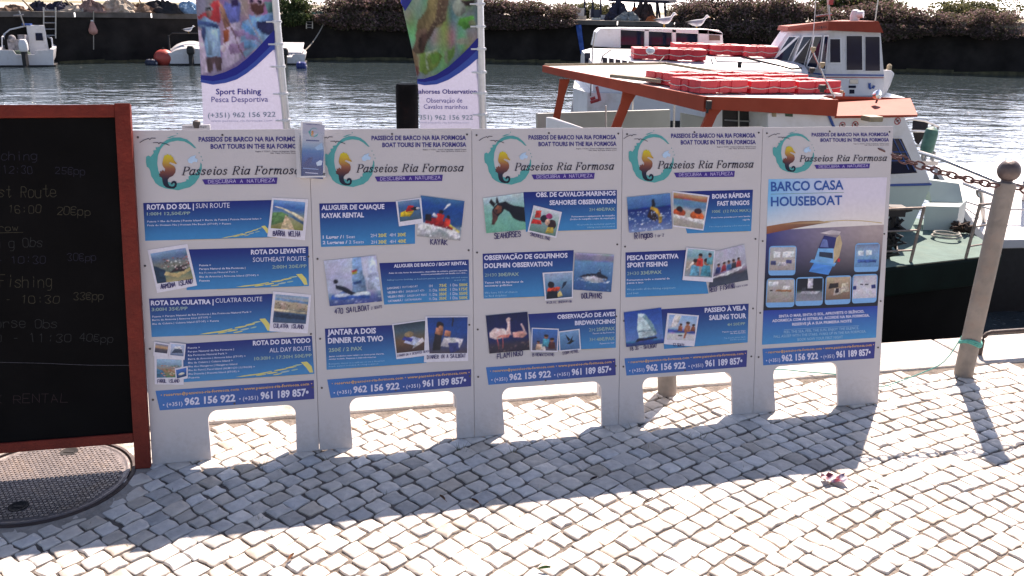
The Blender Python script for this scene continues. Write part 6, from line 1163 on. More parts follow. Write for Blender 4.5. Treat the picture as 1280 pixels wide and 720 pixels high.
# bow pulpit with dark furled cover and green fender, beyond the cabin
pp = thing('bow_rail', 'tubular bow rail with a dark folded cover and a green fender, right of the cabin', 'bow rail', gz(1150, 200, pz))
Yp = 11.0; mb = MB()
for pts in (((1128, 151), (1142, 149), (1156, 151), (1166, 155), (1173, 158)), ((1130, 164), (1150, 164), (1172, 165)), ((1173, 158), (1168, 178), (1163, 204)), ((1140, 182), (1167, 183)), ((1166, 156), (1156, 200)), ((1129, 172), (1148, 205))):
    mb.tube([at(x, y, Yp+(x-1150)*.01) for x, y in pts], .016, 6)
mb.build('tube_frame', m_steel, pp, smooth=True)
mb = MB(); mb.loft([[at(x, y, Yp+.2+o_) for x, y, o_ in r_] for r_ in ([(1141, 150, 0), (1161, 150, 0), (1160, 151, .25), (1142, 151, .25)], [(1140, 162, -.05), (1159, 163, -.05), (1158, 163, .25), (1141, 162, .25)], [(1142, 170, 0), (1153, 174, 0), (1152, 174, .2), (1143, 170, .2)], [(1144, 178, 0), (1148, 181, 0), (1148, 181, .1), (1145, 178, .1)])]); mb.build('cover', mat('black_cover', (.03, .025, .03), .8, .3, 10, .4), pp, smooth=True)
mb = MB(); f0, f1 = at(1166, 160, Yp-.1), at(1157, 192, Yp-.1); mb.tube([f0+(f1-f0)*t_ for t_ in (-.05, 0, .06, .2, .8, .94, 1, 1.05)], [.015, .04, .07, .08, .08, .07, .04, .015], 12); mb.build('fender', m_fend, pp, smooth=True)
mb = MB(); a_ = at(1160, 203, Yp); mb.box(a_, (.2, .12, .05)); mb.tube([a_-np.array([.08, 0, 0]), a_+np.array([-.08, 0, .12])], .02, 6); mb.tube([a_+np.array([.05, 0, 0]), a_+np.array([.06, 0, .14])], .02, 6); mb.build('cleat', m_steel, pp)

# ================================================================== WHITE TOUR BOAT further out
wbY = 18.5; wb = thing('tour_boat', 'larger white passenger boat with a red topped wheelhouse, behind the orange roofed boat', 'tour boat', (at(900, 100, 19)[0], 19.5, WZ))
def wall(pts, name, m_, off, par=None, bev=.0):
    mb = MB(); mb.prism(pts, off); return mb.build(name, m_, par or wb, bevel=bev)
XL, XR = at(720, 130, 18)[0], at(1150, 100, 18)[0]
# hull
hp = [np.array([at(719, 150, 17.6)[0], 18.6, 0]), np.array([at(735, 150, 17.2)[0], 17.6, 0]), np.array([5.0, 17.2, 0]), np.array([7.2, 17.35, 0]), np.array([7.75, 17.9, 0]), np.array([7.9, 20.6, 0]), np.array([7.0, 22.0, 0]), np.array([at(735, 150, 21.6)[0], 22.2, 0]), np.array([at(719, 150, 20.6)[0], 21.2, 0])]
hc = sum(hp)/len(hp); zd = .05
def hr(z, k): return [hc+(p-hc)*k+np.array([0, 0, z]) for p in hp]
mb = MB(); mb.loft([hr(WZ-.4, .93), hr(WZ+.55, .985), hr(-.5, .995), hr(zd, 1.0)]); mb.build('hull', m_wht, wb, smooth=True)
mb = MB(); mb.loft([hr(-.58, 1.003), hr(-.56, 1.012), hr(-.46, 1.012), hr(-.44, 1.003)]); mb.build('rub_rail', m_blk, wb)
# long cabin with a rounded roof edge
def yz_roof(x, k=1.0):
    return [np.array([x, 17.75, .0]), np.array([x, 17.75, .42]), np.array([x, 17.85, .54]), np.array([x, 18.1, .62]), np.array([x, 18.7, .66]), np.array([x, 21.3, .74]), np.array([x, 21.6, .6]), np.array([x, 21.6, .0])]
mb = MB(); xa = at(735, 60, 19.5)[0]; xb = at(1010, 60, 18)[0]
mb.loft([[p*np.array([1, 1, 1])+np.array([.0, 0, 0 if p[2] < .3 else -.06]) for p in yz_roof(xa)], yz_roof(xa+.2), yz_roof(xb)]); mb.build('cabin', m_wht, wb, smooth=True)
for i in range(5):
    x0 = 753+i*8.2; wall([at(x0, 71.5+i*1.2, 17.70), at(x0+6.2, 72.5+i*1.2, 17.70), at(x0+6.2, 83.5, 17.70), at(x0, 83, 17.70)], 'side_window', m_glass, np.array([0, .04, 0]))
wall([at(731, 66, 19.2), at(738, 66, 19.2), at(738, 90, 19.2), at(731, 90, 19.2)], 'stern_window', m_glass, np.array([0, .05, 0]))
# tall stern structure with three openings
Yu = 21.7
wall([at(742, 58, Yu), at(746, 40, Yu), at(751, 35.5, Yu), at(776, 35, Yu), at(776, 60, Yu)], 'stern_shelter', m_wht, np.array([0, .9, 0]), None, .02)
wall([at(776, 34.8, Yu), at(885, 36.5, Yu), at(899, 38, Yu), at(903, 41, Yu), at(903, 44, Yu), at(776, 37.4, Yu)], 'shelter_roof', m_wht, np.array([0, .9, 0]), None, .01)
for a, c in ((806, 811), (840.5, 845), (873, 885)): wall([at(a, 37, Yu), at(c, 37.5, Yu), at(c, 62, Yu), at(a, 62, Yu)], 'shelter_post', m_wht, np.array([0, .12, 0]))
wall([at(885, 37, Yu), at(903, 41, Yu), at(904, 56, Yu), at(885, 56, Yu)], 'shelter_end', m_wht, np.array([0, .8, 0]), None, .01)
wall([at(886.5, 43.5, Yu-.02), at(900, 44.5, Yu-.02), at(900, 50.5, Yu-.02), at(886.5, 50.5, Yu-.02)], 'shelter_window', mat('brown_glass', (.10, .07, .06), .2, .2, 3), np.array([0, .03, 0]))
wall([at(776, 37, Yu+.75), at(886, 40, Yu+.75), at(886, 56, Yu+.75), at(776, 56, Yu+.75)], 'shelter_back', m_glass, np.array([0, .02, 0]))
# wheelhouse
Yw = 18.0
def wp(x, y, Y=Yw): return at(x, y, Y)
near_b = [wp(1030, 118), wp(1104, 118), wp(1104, 42), wp(1030, 38)]
A0, A1, A2, A3 = wp(958, 79, 19.6), wp(1032, 92), wp(1036, 36), wp(986, 39.5, 19.3)
mb = MB(); lowL = wp(958, 100, 19.6); bk = np.array([0, 1.9, 0])
mb.loft([[wp(950, 112, 19.8), wp(1032, 120), wp(1105, 120), wp(1105, 120)+bk, wp(950, 112, 19.8)+bk*.3], [wp(958, 79, 19.6), wp(1032, 92), wp(1105, 92.5), wp(1105, 92.5)+bk, wp(958, 79, 19.6)+bk*.3], [wp(986, 38, 19.3), wp(1036, 35), wp(1101, 40), wp(1101, 40)+bk, wp(986, 38, 19.3)+bk*.3]]); mb.build('wheelhouse', m_wht, wb, bevel=.01)
rz = [wp(984, 38.5, 19.2), wp(1035, 37.8, Yw-.12), wp(1104.5, 41, Yw-.12)]; rt = [wp(986, 33, 19.25), wp(1036, 26.5, Yw-.06), wp(1098, 26.5, Yw-.06)]
mb = MB(); mb.loft([rz+[rz[2]+bk*1.1, rz[0]+bk*.4], rt+[rt[2]+bk*1.05, rt[0]+bk*.4]]); mb.build('wheelhouse_roof', m_orange, wb)
def facetA(u, v): 
    q_ = (A0*(1-u)+A1*u)*(1-v)+(A3*(1-u)+A2*u)*v; return q_+(CAM-q_)*.009
for a, c in ((.08, .34), (.42, .64), (.68, .86), (.9, .995)):
    f_ = wall([facetA(a, .07), facetA(c, .07), facetA(c+.012, .86), facetA(a+.012, .86)], 'wheelhouse_window', m_clip, np.array([0, .03, 0])); k_ = .012
    wall([facetA(a+k_, .1)-np.array([0, .006, 0]), facetA(c-k_, .1)-np.array([0, .006, 0]), facetA(c, .83)-np.array([0, .006, 0]), facetA(a+.012+k_, .83)-np.array([0, .006, 0])], 'pane', m_glass, np.array([0, .02, 0]), f_)
def winC(x0, y0, x1, y1, k=1.6):
    f_ = wall([wp(x0-k, y1+k, Yw-.02), wp(x1+k, y1+k, Yw-.02), wp(x1+k, y0-k, Yw-.02), wp(x0-k, y0-k, Yw-.02)], 'wheelhouse_window', m_clip, np.array([0, .025, 0]))
    wall([wp(x0, y1, Yw-.03), wp(x1, y1, Yw-.03), wp(x1-.5, y0, Yw-.03), wp(x0, y0, Yw-.03)], 'pane', m_glass, np.array([0, .02, 0]), f_)
winC(1038, 49, 1050.5, 78); winC(1058.5, 45, 1078, 87.5, .8); winC(1082, 46, 1100, 88.5, .8)
wall([wp(970, 86.5, 19.35), wp(1032, 94.5, Yw-.015), wp(1105, 95, Yw-.015), wp(1105, 93.3, Yw-.015), wp(1032, 92.7, Yw-.015), wp(970, 84.8, 19.35)], 'stripe', m_blue, np.array([0, .02, 0]))
wall([wp(975, 89.5, 19.3), wp(1032, 97.2, Yw-.015), wp(1105, 97.6, Yw-.015), wp(1105, 96.8, Yw-.015), wp(1032, 96.3, Yw-.015), wp(975, 88.7, 19.3)], 'stripe', m_redp, np.array([0, .02, 0]))
for q in (((1062, 99), (1073, 99), (1073, 105), (1062, 105)), ): wall([wp(x, y, Yw-.012) for x, y in q], 'vent', m_steel, np.array([0, .02, 0]), None, .02)
for q in (((1061, 107), (1070, 107), (1070, 110), (1061, 110)), ((1062, 112), (1068, 112), (1068, 117), (1062, 117))): wall([wp(x, y, Yw-.012) for x, y in q], 'plate', m_glass, np.array([0, .02, 0]))
mb = MB(); mb.tube([wp(1087, 104, Yw-.02), wp(1087, 109, Yw-.02), wp(1088.5, 111, Yw-.02)], .025, 6); mb.tube([wp(1091, 110.5, Yw-.02), wp(1093, 107, Yw-.02)], .022, 6); mb.build('emblem', m_blue, wb)
t_sh = Sheet(wp(1029, 35.5, Yw-.11), np.array([1.0, 0, 0]), np.array([0, 0, 1.0])); P = Print(t_sh); P.text('CORO1', (1020, 36.6), (1032.5, 35.2), 3.2, lin((60, 20, 40)), .02, .03, 1); tl_ = P.build('lettering', m_print, wb); tl_.matrix_basis = Matrix.Translation(-Vector(wb.location))@t_sh.matrix()
mb = MB(); mb.loft([[wp(1103, 120, 18.3), wp(1106, 120, 18.3), wp(1106, 118, 19.5), wp(1103, 118, 19.5)], [wp(1103, 106, 18.3), wp(1113, 106, 18.3), wp(1113, 105, 19.4), wp(1103, 105, 19.4)], [wp(1103, 92, 18.3), wp(1118, 92, 18.3), wp(1118, 92, 19.3), wp(1103, 92, 19.3)], [wp(1103, 87, 18.3), wp(1114, 88, 18.3), wp(1114, 88, 19.2), wp(1103, 87, 19.2)]]); mb.build('wing_locker', m_wht, wb, smooth=True, bevel=.02)
mb = MB(); mb.lathe([(.05, 0), (.05, .1), (.02, .13)], wp(1111, 88, 18.6), 10); mb.build('vent_cap', m_tan, wb, smooth=True)
# things on the wheelhouse roof
mb = MB(); c3 = wp(1068, 26, Yw+.5); mb.lathe([(.09, 0), (.10, .1), (.07, .2), (.02, .22)], c3, 12); mb.tube([c3+np.array([.02, -.05, .12]), c3+np.array([.12, -.12, .13])], .07, 10); mb.build('radar', m_clip, wb, smooth=True)
mb = MB(); mb.tube([wp(1094, 26, Yw+.2), wp(1099, -10, Yw+.2)], .012, 6); mb.tube([wp(1037, 25, Yw+.5), wp(1034, -8, Yw+.5)], .022, 6); mb.tube([wp(1020, 20, Yw+.5), wp(1040, 18, Yw+.5)], .02, 6); mb.build('aerial', m_steel, wb)
mb = MB(); mb.box(wp(1038, 2, Yw+.4), (.09, .09, .12)); mb.build('navigation_light', m_redp, wb)
# roof clutter: rails, lamp, pole
mb = MB(); mb.tube([at(891, 81, 17.8), at(889, 74, 17.8), at(894, 72, 17.8), at(896, 77, 17.8), at(950, 78, 17.8)], .014, 6); mb.build('roof_rail', m_steel, wb)
mb = MB(); mb.tube([at(931, 72, 17.9), at(990, 86, 17.6), at(1002, 85, 17.6)], .02, 6); mb.build('wiper_arm', m_blk, wb)
mb = MB(); mb.box(at(924.5, 81, 17.6), (.07, .06, .12)); mb.build('lamp', m_blk, wb)
mb = MB(); mb.ball(at(813, 63.5, 17.9), (.09, .09, .07), 12, 8); mb.build('dome_lamp', m_clip, wb, smooth=True)
for pts in (((764, 62), (753, 70), (750, 84)), ((830, 71), (822, 80), (815, 92)), ((744, 40), (741, 60), (738, 120))):
    mb = MB(); mb.tube([at(x, y, 17.55 if i_ else 17.95) for i_, (x, y) in enumerate(pts)], .012, 5); mb.build('rope_lashing', mat('dark_line', (.1, .1, .1), .8, .2, 30), wb)
mb = MB()
for a, c in (((738, 128), (748, 125)), ((746, 108), (750, 126)), ((738, 124), (744, 122))): mb.tube([at(*a, 17.3), at(*c, 17.3)], .03, 5)
mb.build('stripe', m_redp, wb)
WH2 = ['red life float at the near end of the long row on the white boat roof', 'red life float next to the dome lamp on the white boat roof', 'faded red life float in the back row, left, on the white boat roof', 'faded red life float in the middle of the back row on the white boat roof', 'faded red life float close to the wheelhouse windows on the white boat roof']
Xv, Yv = np.array([1.0, -.06, 0]), np.array([.06, 1.0, 0])
for i, (x0, x1, y, Yc) in enumerate(((790, 834, 64.5, 18.9), (834, 879, 67.5, 18.75), (840, 882, 61, 20.5), (884, 925, 62, 20.2), (926, 966, 66, 19.8))):
    c3 = at((x0+x1)/2, y, Yc); Lw = (at(x1, y, Yc)-at(x0, y, Yc))[0]; c3[2] = .665 + (.05 if Yc > 19.5 else 0)
    life_float('life_float', c3, Xv, Yv, Lw*.98, .95, .21, WH2[i], 'life floats on the white boat')
# ---- gulls
m_gull = vmat('gull_feathers', .8, .08, 40)
def gull(px, py, Y, s, yaw, label, face=1, z=None):
    p = at(px, py, Y); 
    if z is not None: p[2] = z
    o = thing('seagull', label, 'seagull', p, 'gulls perched over the harbour'); mb = MB(); c, sn = math.cos(yaw), math.sin(yaw)
    def P3(x, y, z_): return p+s*np.array([c*x-sn*y, sn*x+c*y, z_])
    prof = [(-.30, .17, .008, .004), (-.24, .17, .03, .022), (-.12, .16, .065, .06), (0, .155, .085, .085), (.10, .17, .08, .08), (.16, .21, .058, .055), (.19, .26, .045, .045), (.215, .30, .047, .046), (.25, .315, .04, .038), (.275, .31, .02, .02), (.33, .295, .006, .008)]
    W_c, G_c, B_c, Y_c = lin((235, 235, 235)), lin((150, 155, 165)), lin((45, 45, 50)), lin((200, 150, 50)); rings = []; cols = []
    for i, (x, z_, ry, rz_) in enumerate(prof):
        for k in range(12):
            a = 2*math.pi*k/12; rings.append(P3(x, ry*math.cos(a), z_+rz_*math.sin(a))); up_ = math.sin(a) > -.1
            cols.append(B_c if i < 2 else (G_c if (up_ and 2 <= i <= 4) else (Y_c if i > 9 else W_c)))
    mb.add(rings, [(i*12+k, i*12+(k+1) % 12, (i+1)*12+(k+1) % 12, (i+1)*12+k) for i in range(len(prof)-1) for k in range(12)], cols)
    for sd_ in (-.03, .03): mb.tube([P3(.0, sd_, .10), P3(.005, sd_, 0)], .007*s, 5, Y_c); mb.box(P3(.02, sd_, .004), (.05*s, .03*s, .006*s), None, Y_c)
    mb.build('body', m_gull, o, smooth=True, colours=True); return o
gull(830, 34.2, 22.1, 1.0, .25, 'seagull facing right on the white boat, left one of the pair'); gull(870.5, 37, 22.1, .98, .1, 'seagull facing right on the white boat, right one of the pair')

# ================================================================== SMALL BOATS, BUOYS
def motor_boat(label, loc, yaw, L, Wd, H, cover=None, cabin=False, engine_col=None, name='motor_boat', group=None):
    o = thing(name, label, 'boat', loc, group); c, s_ = math.cos(yaw), math.sin(yaw); loc = np.array(loc, float)
    def P3(x, y, z): return loc+np.array([c*x-s_*y, s_*x+c*y, z])     # x to starboard, y to the bow, stern at y=0
    st = [(0, 1, 0), (.25, 1.04, .02), (.5, 1, .06), (.72, .82, .14), (.88, .5, .24), (1, .04, .34)]
    rings = []
    for t_, w, zz in st:
        y = t_*L; hw_ = Wd/2*w; rings.append([P3(-hw_*.02, y, -.25), P3(-hw_*.72, y, -.06), P3(-hw_*.93, y, H*.45+zz*.6), P3(-hw_, y, H+zz), P3(-hw_*.86, y, H+zz+.02), P3(-hw_*.84, y, H*.4+zz), P3(hw_*.84, y, H*.4+zz), P3(hw_*.86, y, H+zz+.02), P3(hw_, y, H+zz), P3(hw_*.93, y, H*.45+zz*.6), P3(hw_*.72, y, -.06), P3(hw_*.02, y, -.25)])
    mb = MB(); mb.loft(rings); mb.build('hull', m_wht, o, smooth=True)
    mb = MB(); mb.prism([P3(-Wd*.47, -.02, .02), P3(Wd*.47, -.02, .02), P3(Wd*.49, -.02, H*.98), P3(Wd*.2, -.02, H*.96), P3(Wd*.16, -.02, H*.72), P3(-Wd*.16, -.02, H*.72), P3(-Wd*.2, -.02, H*.96), P3(-Wd*.49, -.02, H*.98)], P3(0, .06, 0)-P3(0, 0, 0)); mb.build('transom', m_wht, o, bevel=.01)
    mb = MB(); mb.loft([[P3(-Wd*.5, -.03, -.02), P3(Wd*.5, -.03, -.02), P3(Wd*.5, L*.6, -.02), P3(-Wd*.5, L*.6, -.02)], [P3(-Wd*.505, -.03, .07), P3(Wd*.505, -.03, .07), P3(Wd*.505, L*.6, .09), P3(-Wd*.505, L*.6, .09)]]); mb.build('waterline_band', m_blk, o)
    # outboard motor
    mb = MB(); mb.loft([[P3(x*k, -.38+y*k, z) for x, y in ((-.15, -.18), (.15, -.18), (.17, .18), (-.17, .18))] for k, z in ((.8, H*.9), (1.05, H*1.0), (1.05, H*1.35), (.7, H*1.6))]); e_ = mb.build('outboard_motor', engine_col or m_clip, o, smooth=True, bevel=.03)
    mb = MB(); mb.box(P3(0, -.34, H*.4), (.16, .22, H*1.1)); mb.box(P3(0, -.36, .0), (.12, .34, .1)); mb.tube([P3(0, -.2, .62*H), P3(0, .02, .75*H)], .06, 6); mb.build('shaft_leg', m_blk, e_)
    if cabin:
        mb = MB(); mb.loft([[P3(x, y, H*.5) for x, y in ((0, L*.45), (Wd*.36, L*.45), (Wd*.34, L*.7), (0, L*.7))], [P3(x, y, H+.95) for x, y in ((.02, L*.44), (Wd*.34, L*.44), (Wd*.30, L*.64), (.02, L*.64))]]); cb_ = mb.build('cuddy', m_wht, o, bevel=.03)
        mb = MB(); mb.prism([P3(.32, L*.44-.03, H+.3), P3(.62, L*.44-.03, H+.3), P3(.60, L*.44-.03, H+.62), P3(.34, L*.44-.03, H+.62)], P3(0, .04, 0)-P3(0, 0, 0)); mb.build('window', m_glass, cb_)
        mb = MB(); pts = [(-Wd*.44, L*.5, H), (-Wd*.42, L*.5, H+.55), (-Wd*.30, L*.5, H+.75), (0, L*.5, H+.92)]; mb.tube([P3(*p) for p in pts], .035, 6); mb.tube([P3(-Wd*.44, L*.28, H), P3(-Wd*.42, L*.3, H+.45), P3(-Wd*.40, L*.5, H+.55)], .03, 6); mb.tube([P3(Wd*.44, L*.4, H), P3(Wd*.44, L*.42, H+.4), P3(Wd*.34, L*.6, H+.45)], .035, 6); mb.build('grab_rail', m_clip, o)
        mb = MB(); mb.tube([P3(-.05, L*.46, H+.9), P3(-.18, L*.44, H+1.55)], .03, 6); mb.tube([P3(-.42, L*.44, H+1.35), P3(-.02, L*.44, H+1.4)], .03, 5); mb.build('mast', m_steel, o)
        mb = MB(); mb.box(P3(-.45, L*.35, H+.1), (.5, .4, .5)); mb.box(P3(-.15, L*.38, H+.4), (.3, .3, .3)); mb.ball(P3(-.55, L*.3, H+.4), .16, 10, 7); mb.build('fishing_gear', mat('mixed_gear', (.25, .24, .26), .8, .6, 6), o, smooth=True)
        mb = MB(); mb.ball(P3(-.25, L*.2, H*.7), (.42, .3, .16), 12, 7); mb.build('net', mat('dark_green_net', (.03, .06, .045), .9, .4, 30, .5), o, smooth=True)
        mb = MB(); mb.box(P3(.05, L*.47, H+.98), (.35, .2, .08)); mb.build('blue_tray', m_blue, o); 
    if cover == 'dome':
        mb = MB(); mb.loft([[P3(Wd*.5*w*math.cos(a)*.98, t_*L, H*.62+zz+h_*max(0, math.sin(a))) for a in np.linspace(math.pi, 0, 12)]+[P3(Wd*.3*w, t_*L, H*.6+zz), P3(-Wd*.3*w, t_*L, H*.6+zz)] for (t_, w, zz), h_ in zip(st[:5], (.42, .62, .6, .5, .3))]); mb.build('cover', m_wht, o, smooth=True)
        mb = MB(); mb.tube([P3(-Wd*.47, L*.2, H*.8), P3(-Wd*.47, L*.25, H+.72), P3(-Wd*.38, L*.26, H+.84), P3(Wd*.38, L*.26, H+.86), P3(Wd*.47, L*.25, H+.7)], .04, 6); mb.build('hoop', m_blk, o)
    if cover == 'flat':
        mb = MB(); mb.prism([P3(-Wd*.5, .05, H+.02), P3(Wd*.42, .05, H+.02), P3(Wd*.46, L*.5, H+.42), P3(-Wd*.5, L*.5, H+.42)], (0, 0, .06)); mb.build('cover', m_wht, o, bevel=.03)
    return o, P3
def wz(x, y): return gz(x, y, WZ)
b1, P31 = motor_boat('white fishing boat with a cuddy, outboard and net gear on board, left of the ladder', wz(34, 83.5), .40, 4.0, 2.2, .72, cabin=True)
b2, P32 = motor_boat('white motor boat under a rounded cover, half behind the fishing banner', wz(240, 81.5), .32, 3.8, 2.0, .55, cover='dome', engine_col=m_blk)
b3, P33 = motor_boat('white motor boat with a black outboard, right of the fishing banner pole', wz(357, 81), .2, 3.6, 1.9, .5, cover='flat', engine_col=m_blk)
gp = P32(-.15, 3.8*.26, 1.39); gull(236, 47, gp[1], 1.0, .3, 'seagull standing on the covered motor boat beside the fishing banner', z=gp[2])
m_buoy = mat('red_orange_buoy', (.48, .07, .05), .45, .15, 3, .05); m_buoyb = mat('blue_float', (.02, .04, .20), .45, .15, 4); m_buoyo = mat('faded_orange_buoy', (.42, .30, .20), .6, .15, 4); m_dkf = mat('navy_float', (.02, .03, .06), .5, .2, 4)
def buoy(px, py, r, m_, label, Y=None, sc=(1, 1, 1.05), sink=.25):
    p = wz(px, py); o = thing('buoy', label, 'buoy', p); mb = MB(); rr = np.array(sc)*r; mb.ball(p+np.array([0, 0, rr[2]*(1-sink)]), rr, 18, 12); mb.build('float_body', m_, o, smooth=True)
    mb = MB(); tz = p+np.array([0, 0, rr[2]*(2-sink)]); mb.tube([tz-np.array([0, 0, .05]), tz+np.array([0, 0, .05])], r*.16, 8); mb.build('eye', m_blk, o, smooth=True); return o
buoy(206, 81, .40, m_buoy, 'big round red buoy against the covered motor boat', sc=(1.15, 1, 1.0)); buoy(2.5, 78, .33, m_buoy, 'red orange buoy low in the water at the picture edge'); 
o_ = buoy(1.5, 63, .42, m_buoyo, 'pale orange ball buoy hung beside the fishing boat at the picture edge')
buoy(94.5, 70.5, .16, m_dkf, 'small dark mooring buoy right of the fishing boat'); 
def drum(px, py, L, r, m_, label, yaw):
    p = wz(px, py); mb = MB(); d = np.array([math.cos(yaw), math.sin(yaw), 0]); c3 = p+np.array([0, 0, r*.55]); mb.lathe([(r*.75, -L/2), (r, -L/2+.05), (r, -L*.2), (r*1.05, -L*.18), (r, -L*.15), (r, L*.15), (r*1.05, L*.18), (r, L*.2), (r, L/2-.05), (r*.75, L/2)], c3, 16, d); o = thing('drum_float', label, 'float', p); mb.build('drum', m_, o, smooth=True); mb = MB(); mb.lathe([(.05, 0), (.05, .03)], c3+d*L*.51, 8, d); mb.build('cap', m_wht, o); return o
drum(189.5, 81.5, .5, .17, m_dkf, 'navy and white drum float lying left of the red buoy', -.25); drum(377, 85.5, .42, .19, m_buoyb, 'blue drum float beside the small white boat right of the banner', .05)
def line(pts, r, label, name='mooring_line', cat='rope', m_=None, sag=0):
    P_ = []
    for a, c in zip(pts[:-1], pts[1:]):
        a, c = np.array(a), np.array(c)
        for t_ in np.linspace(0, 1, 9)[:-1]: P_.append(a+(c-a)*t_-np.array([0, 0, 4*sag*t_*(1-t_)]))
    P_.append(np.array(pts[-1])); mb = MB(); mb.tube(P_, r, 5); o = mb.build(name, m_ or mat('pale_line', (.36, .33, .28), .9, .2, 40), None, loc=tuple(P_[0])); return tag(o, label, cat)
line([P31(1.0, 2.4, .75), wz(94, 70)+np.array([0, 0, .3])], .018, 'thin mooring line from the fishing boat to the small dark buoy', sag=.05)
line([P33(.85, 2.0, .55), (at(404, 28, 47.9)[0], bank_y(at(404, 28, 48)[0])-.3, at(404, 28, 48)[2])], .03, 'pale mooring line rising from the small boat to the harbour wall', sag=.15)
def bwall(x, y):                                          # point on the face of the far wall
    Y = 45
    for _ in range(8): Y = bank_y(at(x, y, Y)[0])-.22
    return at(x, y, Y)
# hanging line with a pink float
hl_ = [bwall(117, 14), bwall(117, 62)]; line(hl_, .025, 'line hanging down the harbour wall with a pink float on it', 'hanging_line')
fp_ = bwall(117, 38)-np.array([0, .05, 0]); f_o = thing('hanging_float', 'small pink float hanging against the dark harbour wall', 'float', fp_); mb = MB(); mb.lathe([(.03, .42), (.10, .3), (.2, .0), (.17, -.12), (.05, -.2)], fp_, 12); mb.build('float_body', mat('pink_float', (.5, .26, .22), .6, .2, 6), f_o, smooth=True); mb = MB(); mb.lathe([(.06, .40), (.06, .46)], fp_, 8); mb.build('eye', m_wht, f_o)
def ladder(x0, x1, y0, y1, n, label):
    a = bwall((x0+x1)/2, y0); o = thing('ladder', label, 'ladder', bwall((x0+x1)/2, y1)-np.array([0, .1, 0])); d = np.array([0, -.1, 0])
    for x in (x0, x1): mb = MB(); mb.tube([bwall(x, y0)+d, bwall(x, y1)+d], .035, 6); mb.build('stile', m_steel, o)
    for i in range(n): y = y0+(y1-y0)*(i+.5)/n; mb = MB(); mb.tube([bwall(x0, y)+d, bwall(x1, y)+d], .025, 6); mb.build('rung', m_steel, o)
ladder(56, 71, 9, 48, 5, 'tall steel ladder fixed to the harbour wall behind the fishing boat'); ladder(383.5, 391, 22, 36, 4, 'short steel ladder on the harbour wall under the green cover')

# ================================================================== NETS, TARPS AND GEAR on the far quay
def heap(name, label, cat, x0, x1, y0, y1, m_, rough=.25, Yo=1.0, spiky=0):
    xc = (x0+x1)/2; p = bwall(xc, y1); p = p+np.array([0, Yo, 0]); k = p[1]/F*1.05; Wd = (x1-x0)*k; H = max(.2, (y1-y0)*k); p[2] = BT
    mb = MB(); n, m2 = 30, 10; rings = []; ph = [random.uniform(0, 6) for _ in range(6)]
    for j in range(m2):
        a = math.pi/2*j/(m2-1); ring = []
        for i in range(n):
            q = 2*math.pi*i/n; w = 1+rough*(math.sin(3*q+ph[0])*.4+math.sin(5*q+ph[1]+a*2)*.35+math.sin(9*q+ph[2]+a*5)*.25)+random.uniform(-spiky-.05, spiky+.05)
            ring.append(p+np.array([math.cos(q)*math.cos(a)*Wd*.6*w, math.sin(q)*math.cos(a)*Wd*.32*w, H*.8*math.sin(a)**1.1*(1+rough*.9*math.sin(4*q+ph[3])+.3*math.sin(7*q+ph[4]+a*3)*math.cos(a)+random.uniform(-.22, .22))-.03]))
        rings.append(ring)
    mb.loft(rings); o = mb.build(name, m_, None, smooth='tarp' in name, loc=tuple(p)); return tag(o, label, cat)
nm = lambda n_, c, b_=.9: mat(n_, c, .95, .45, 5, b_, bscale=14)
m_netb, m_netp, m_netk, m_tarpb, m_tarpk, m_dk = nm('brown_net', (.20, .13, .09)), nm('beige_net', (.42, .36, .29)), nm('pink_net', (.26, .16, .14)), nm('blue_tarp', (.22, .36, .50), .6), nm('black_tarp', (.02, .02, .024), .6), nm('navy_gear', (.02, .022, .045))
for a in (('net_heap', 'brown fishing net heap at the far left of the far quay', 'net', -12, 16, 2, 9, m_netb, .35, .9, .08), ('gear_heap', 'dark heap of gear left of the tall ladder on the far quay', 'gear', 14, 34, -3, 8, m_dk, .35, 1.6, .1), ('gear_heap', 'dark blue heap of gear behind the tall ladder', 'gear', 36, 70, -4, 7, m_dk, .3, 1.8, .1), ('net_heap', 'pale heap of net right of the tall ladder', 'net', 70, 102, 2, 10, m_netp, .3, .9, .05), ('net_heap', 'pinkish brown net heap hanging over the wall edge above the pink float', 'net', 98, 121, 4, 17, m_netk, .4, .45, .12), ('net_heap', 'large beige net mound on the far quay', 'net', 116, 152, -3, 13, m_netp, .25, 1.2, .04), ('net_heap', 'low brown and beige nets between the beige mound and the black tarp', 'net', 146, 180, 3, 13, m_netb, .35, 1.0, .06), ('tarp_heap', 'heap under a black tarp left of the blue tarp', 'tarp', 172, 214, -1, 13, m_tarpk, .28, .9, .03), ('tarp_heap', 'heap under a crumpled blue tarp beside the fishing banner', 'tarp', 212, 246, 0, 13, m_tarpb, .25, .9, .03)):
    heap(*a)
for i, (x, y0, y1, lean_) in enumerate(((23, -14, 8, 8), (78, -10, 4, 5), (92, -12, 5, -6), (135, -12, 2, 4), (168, -10, 4, -1))):
    a_ = bwall(x, y1)+np.array([0, 1.2, 0]); a_[2] = BT; c_ = at(x-lean_, y0, a_[1]); mb = MB(); mb.tube([a_, c_], .04, 6); mb.build('stake', m_tan, tag(thing('net_stake', 'thin wooden stake standing among the nets', 'stake', a_, 'stakes among the far nets')))
heap('boat_cover', 'pale green upturned dinghy on the wall edge above the short ladder', 'dinghy', 386, 404, 15, 20.5, nm('green_dinghy', (.20, .38, .32), .1), .05, .5); heap('net_heap', 'small orange net heap beside the green dinghy', 'net', 376, 386, 14, 19, nm('orange_net', (.42, .16, .08)), .3, .5)
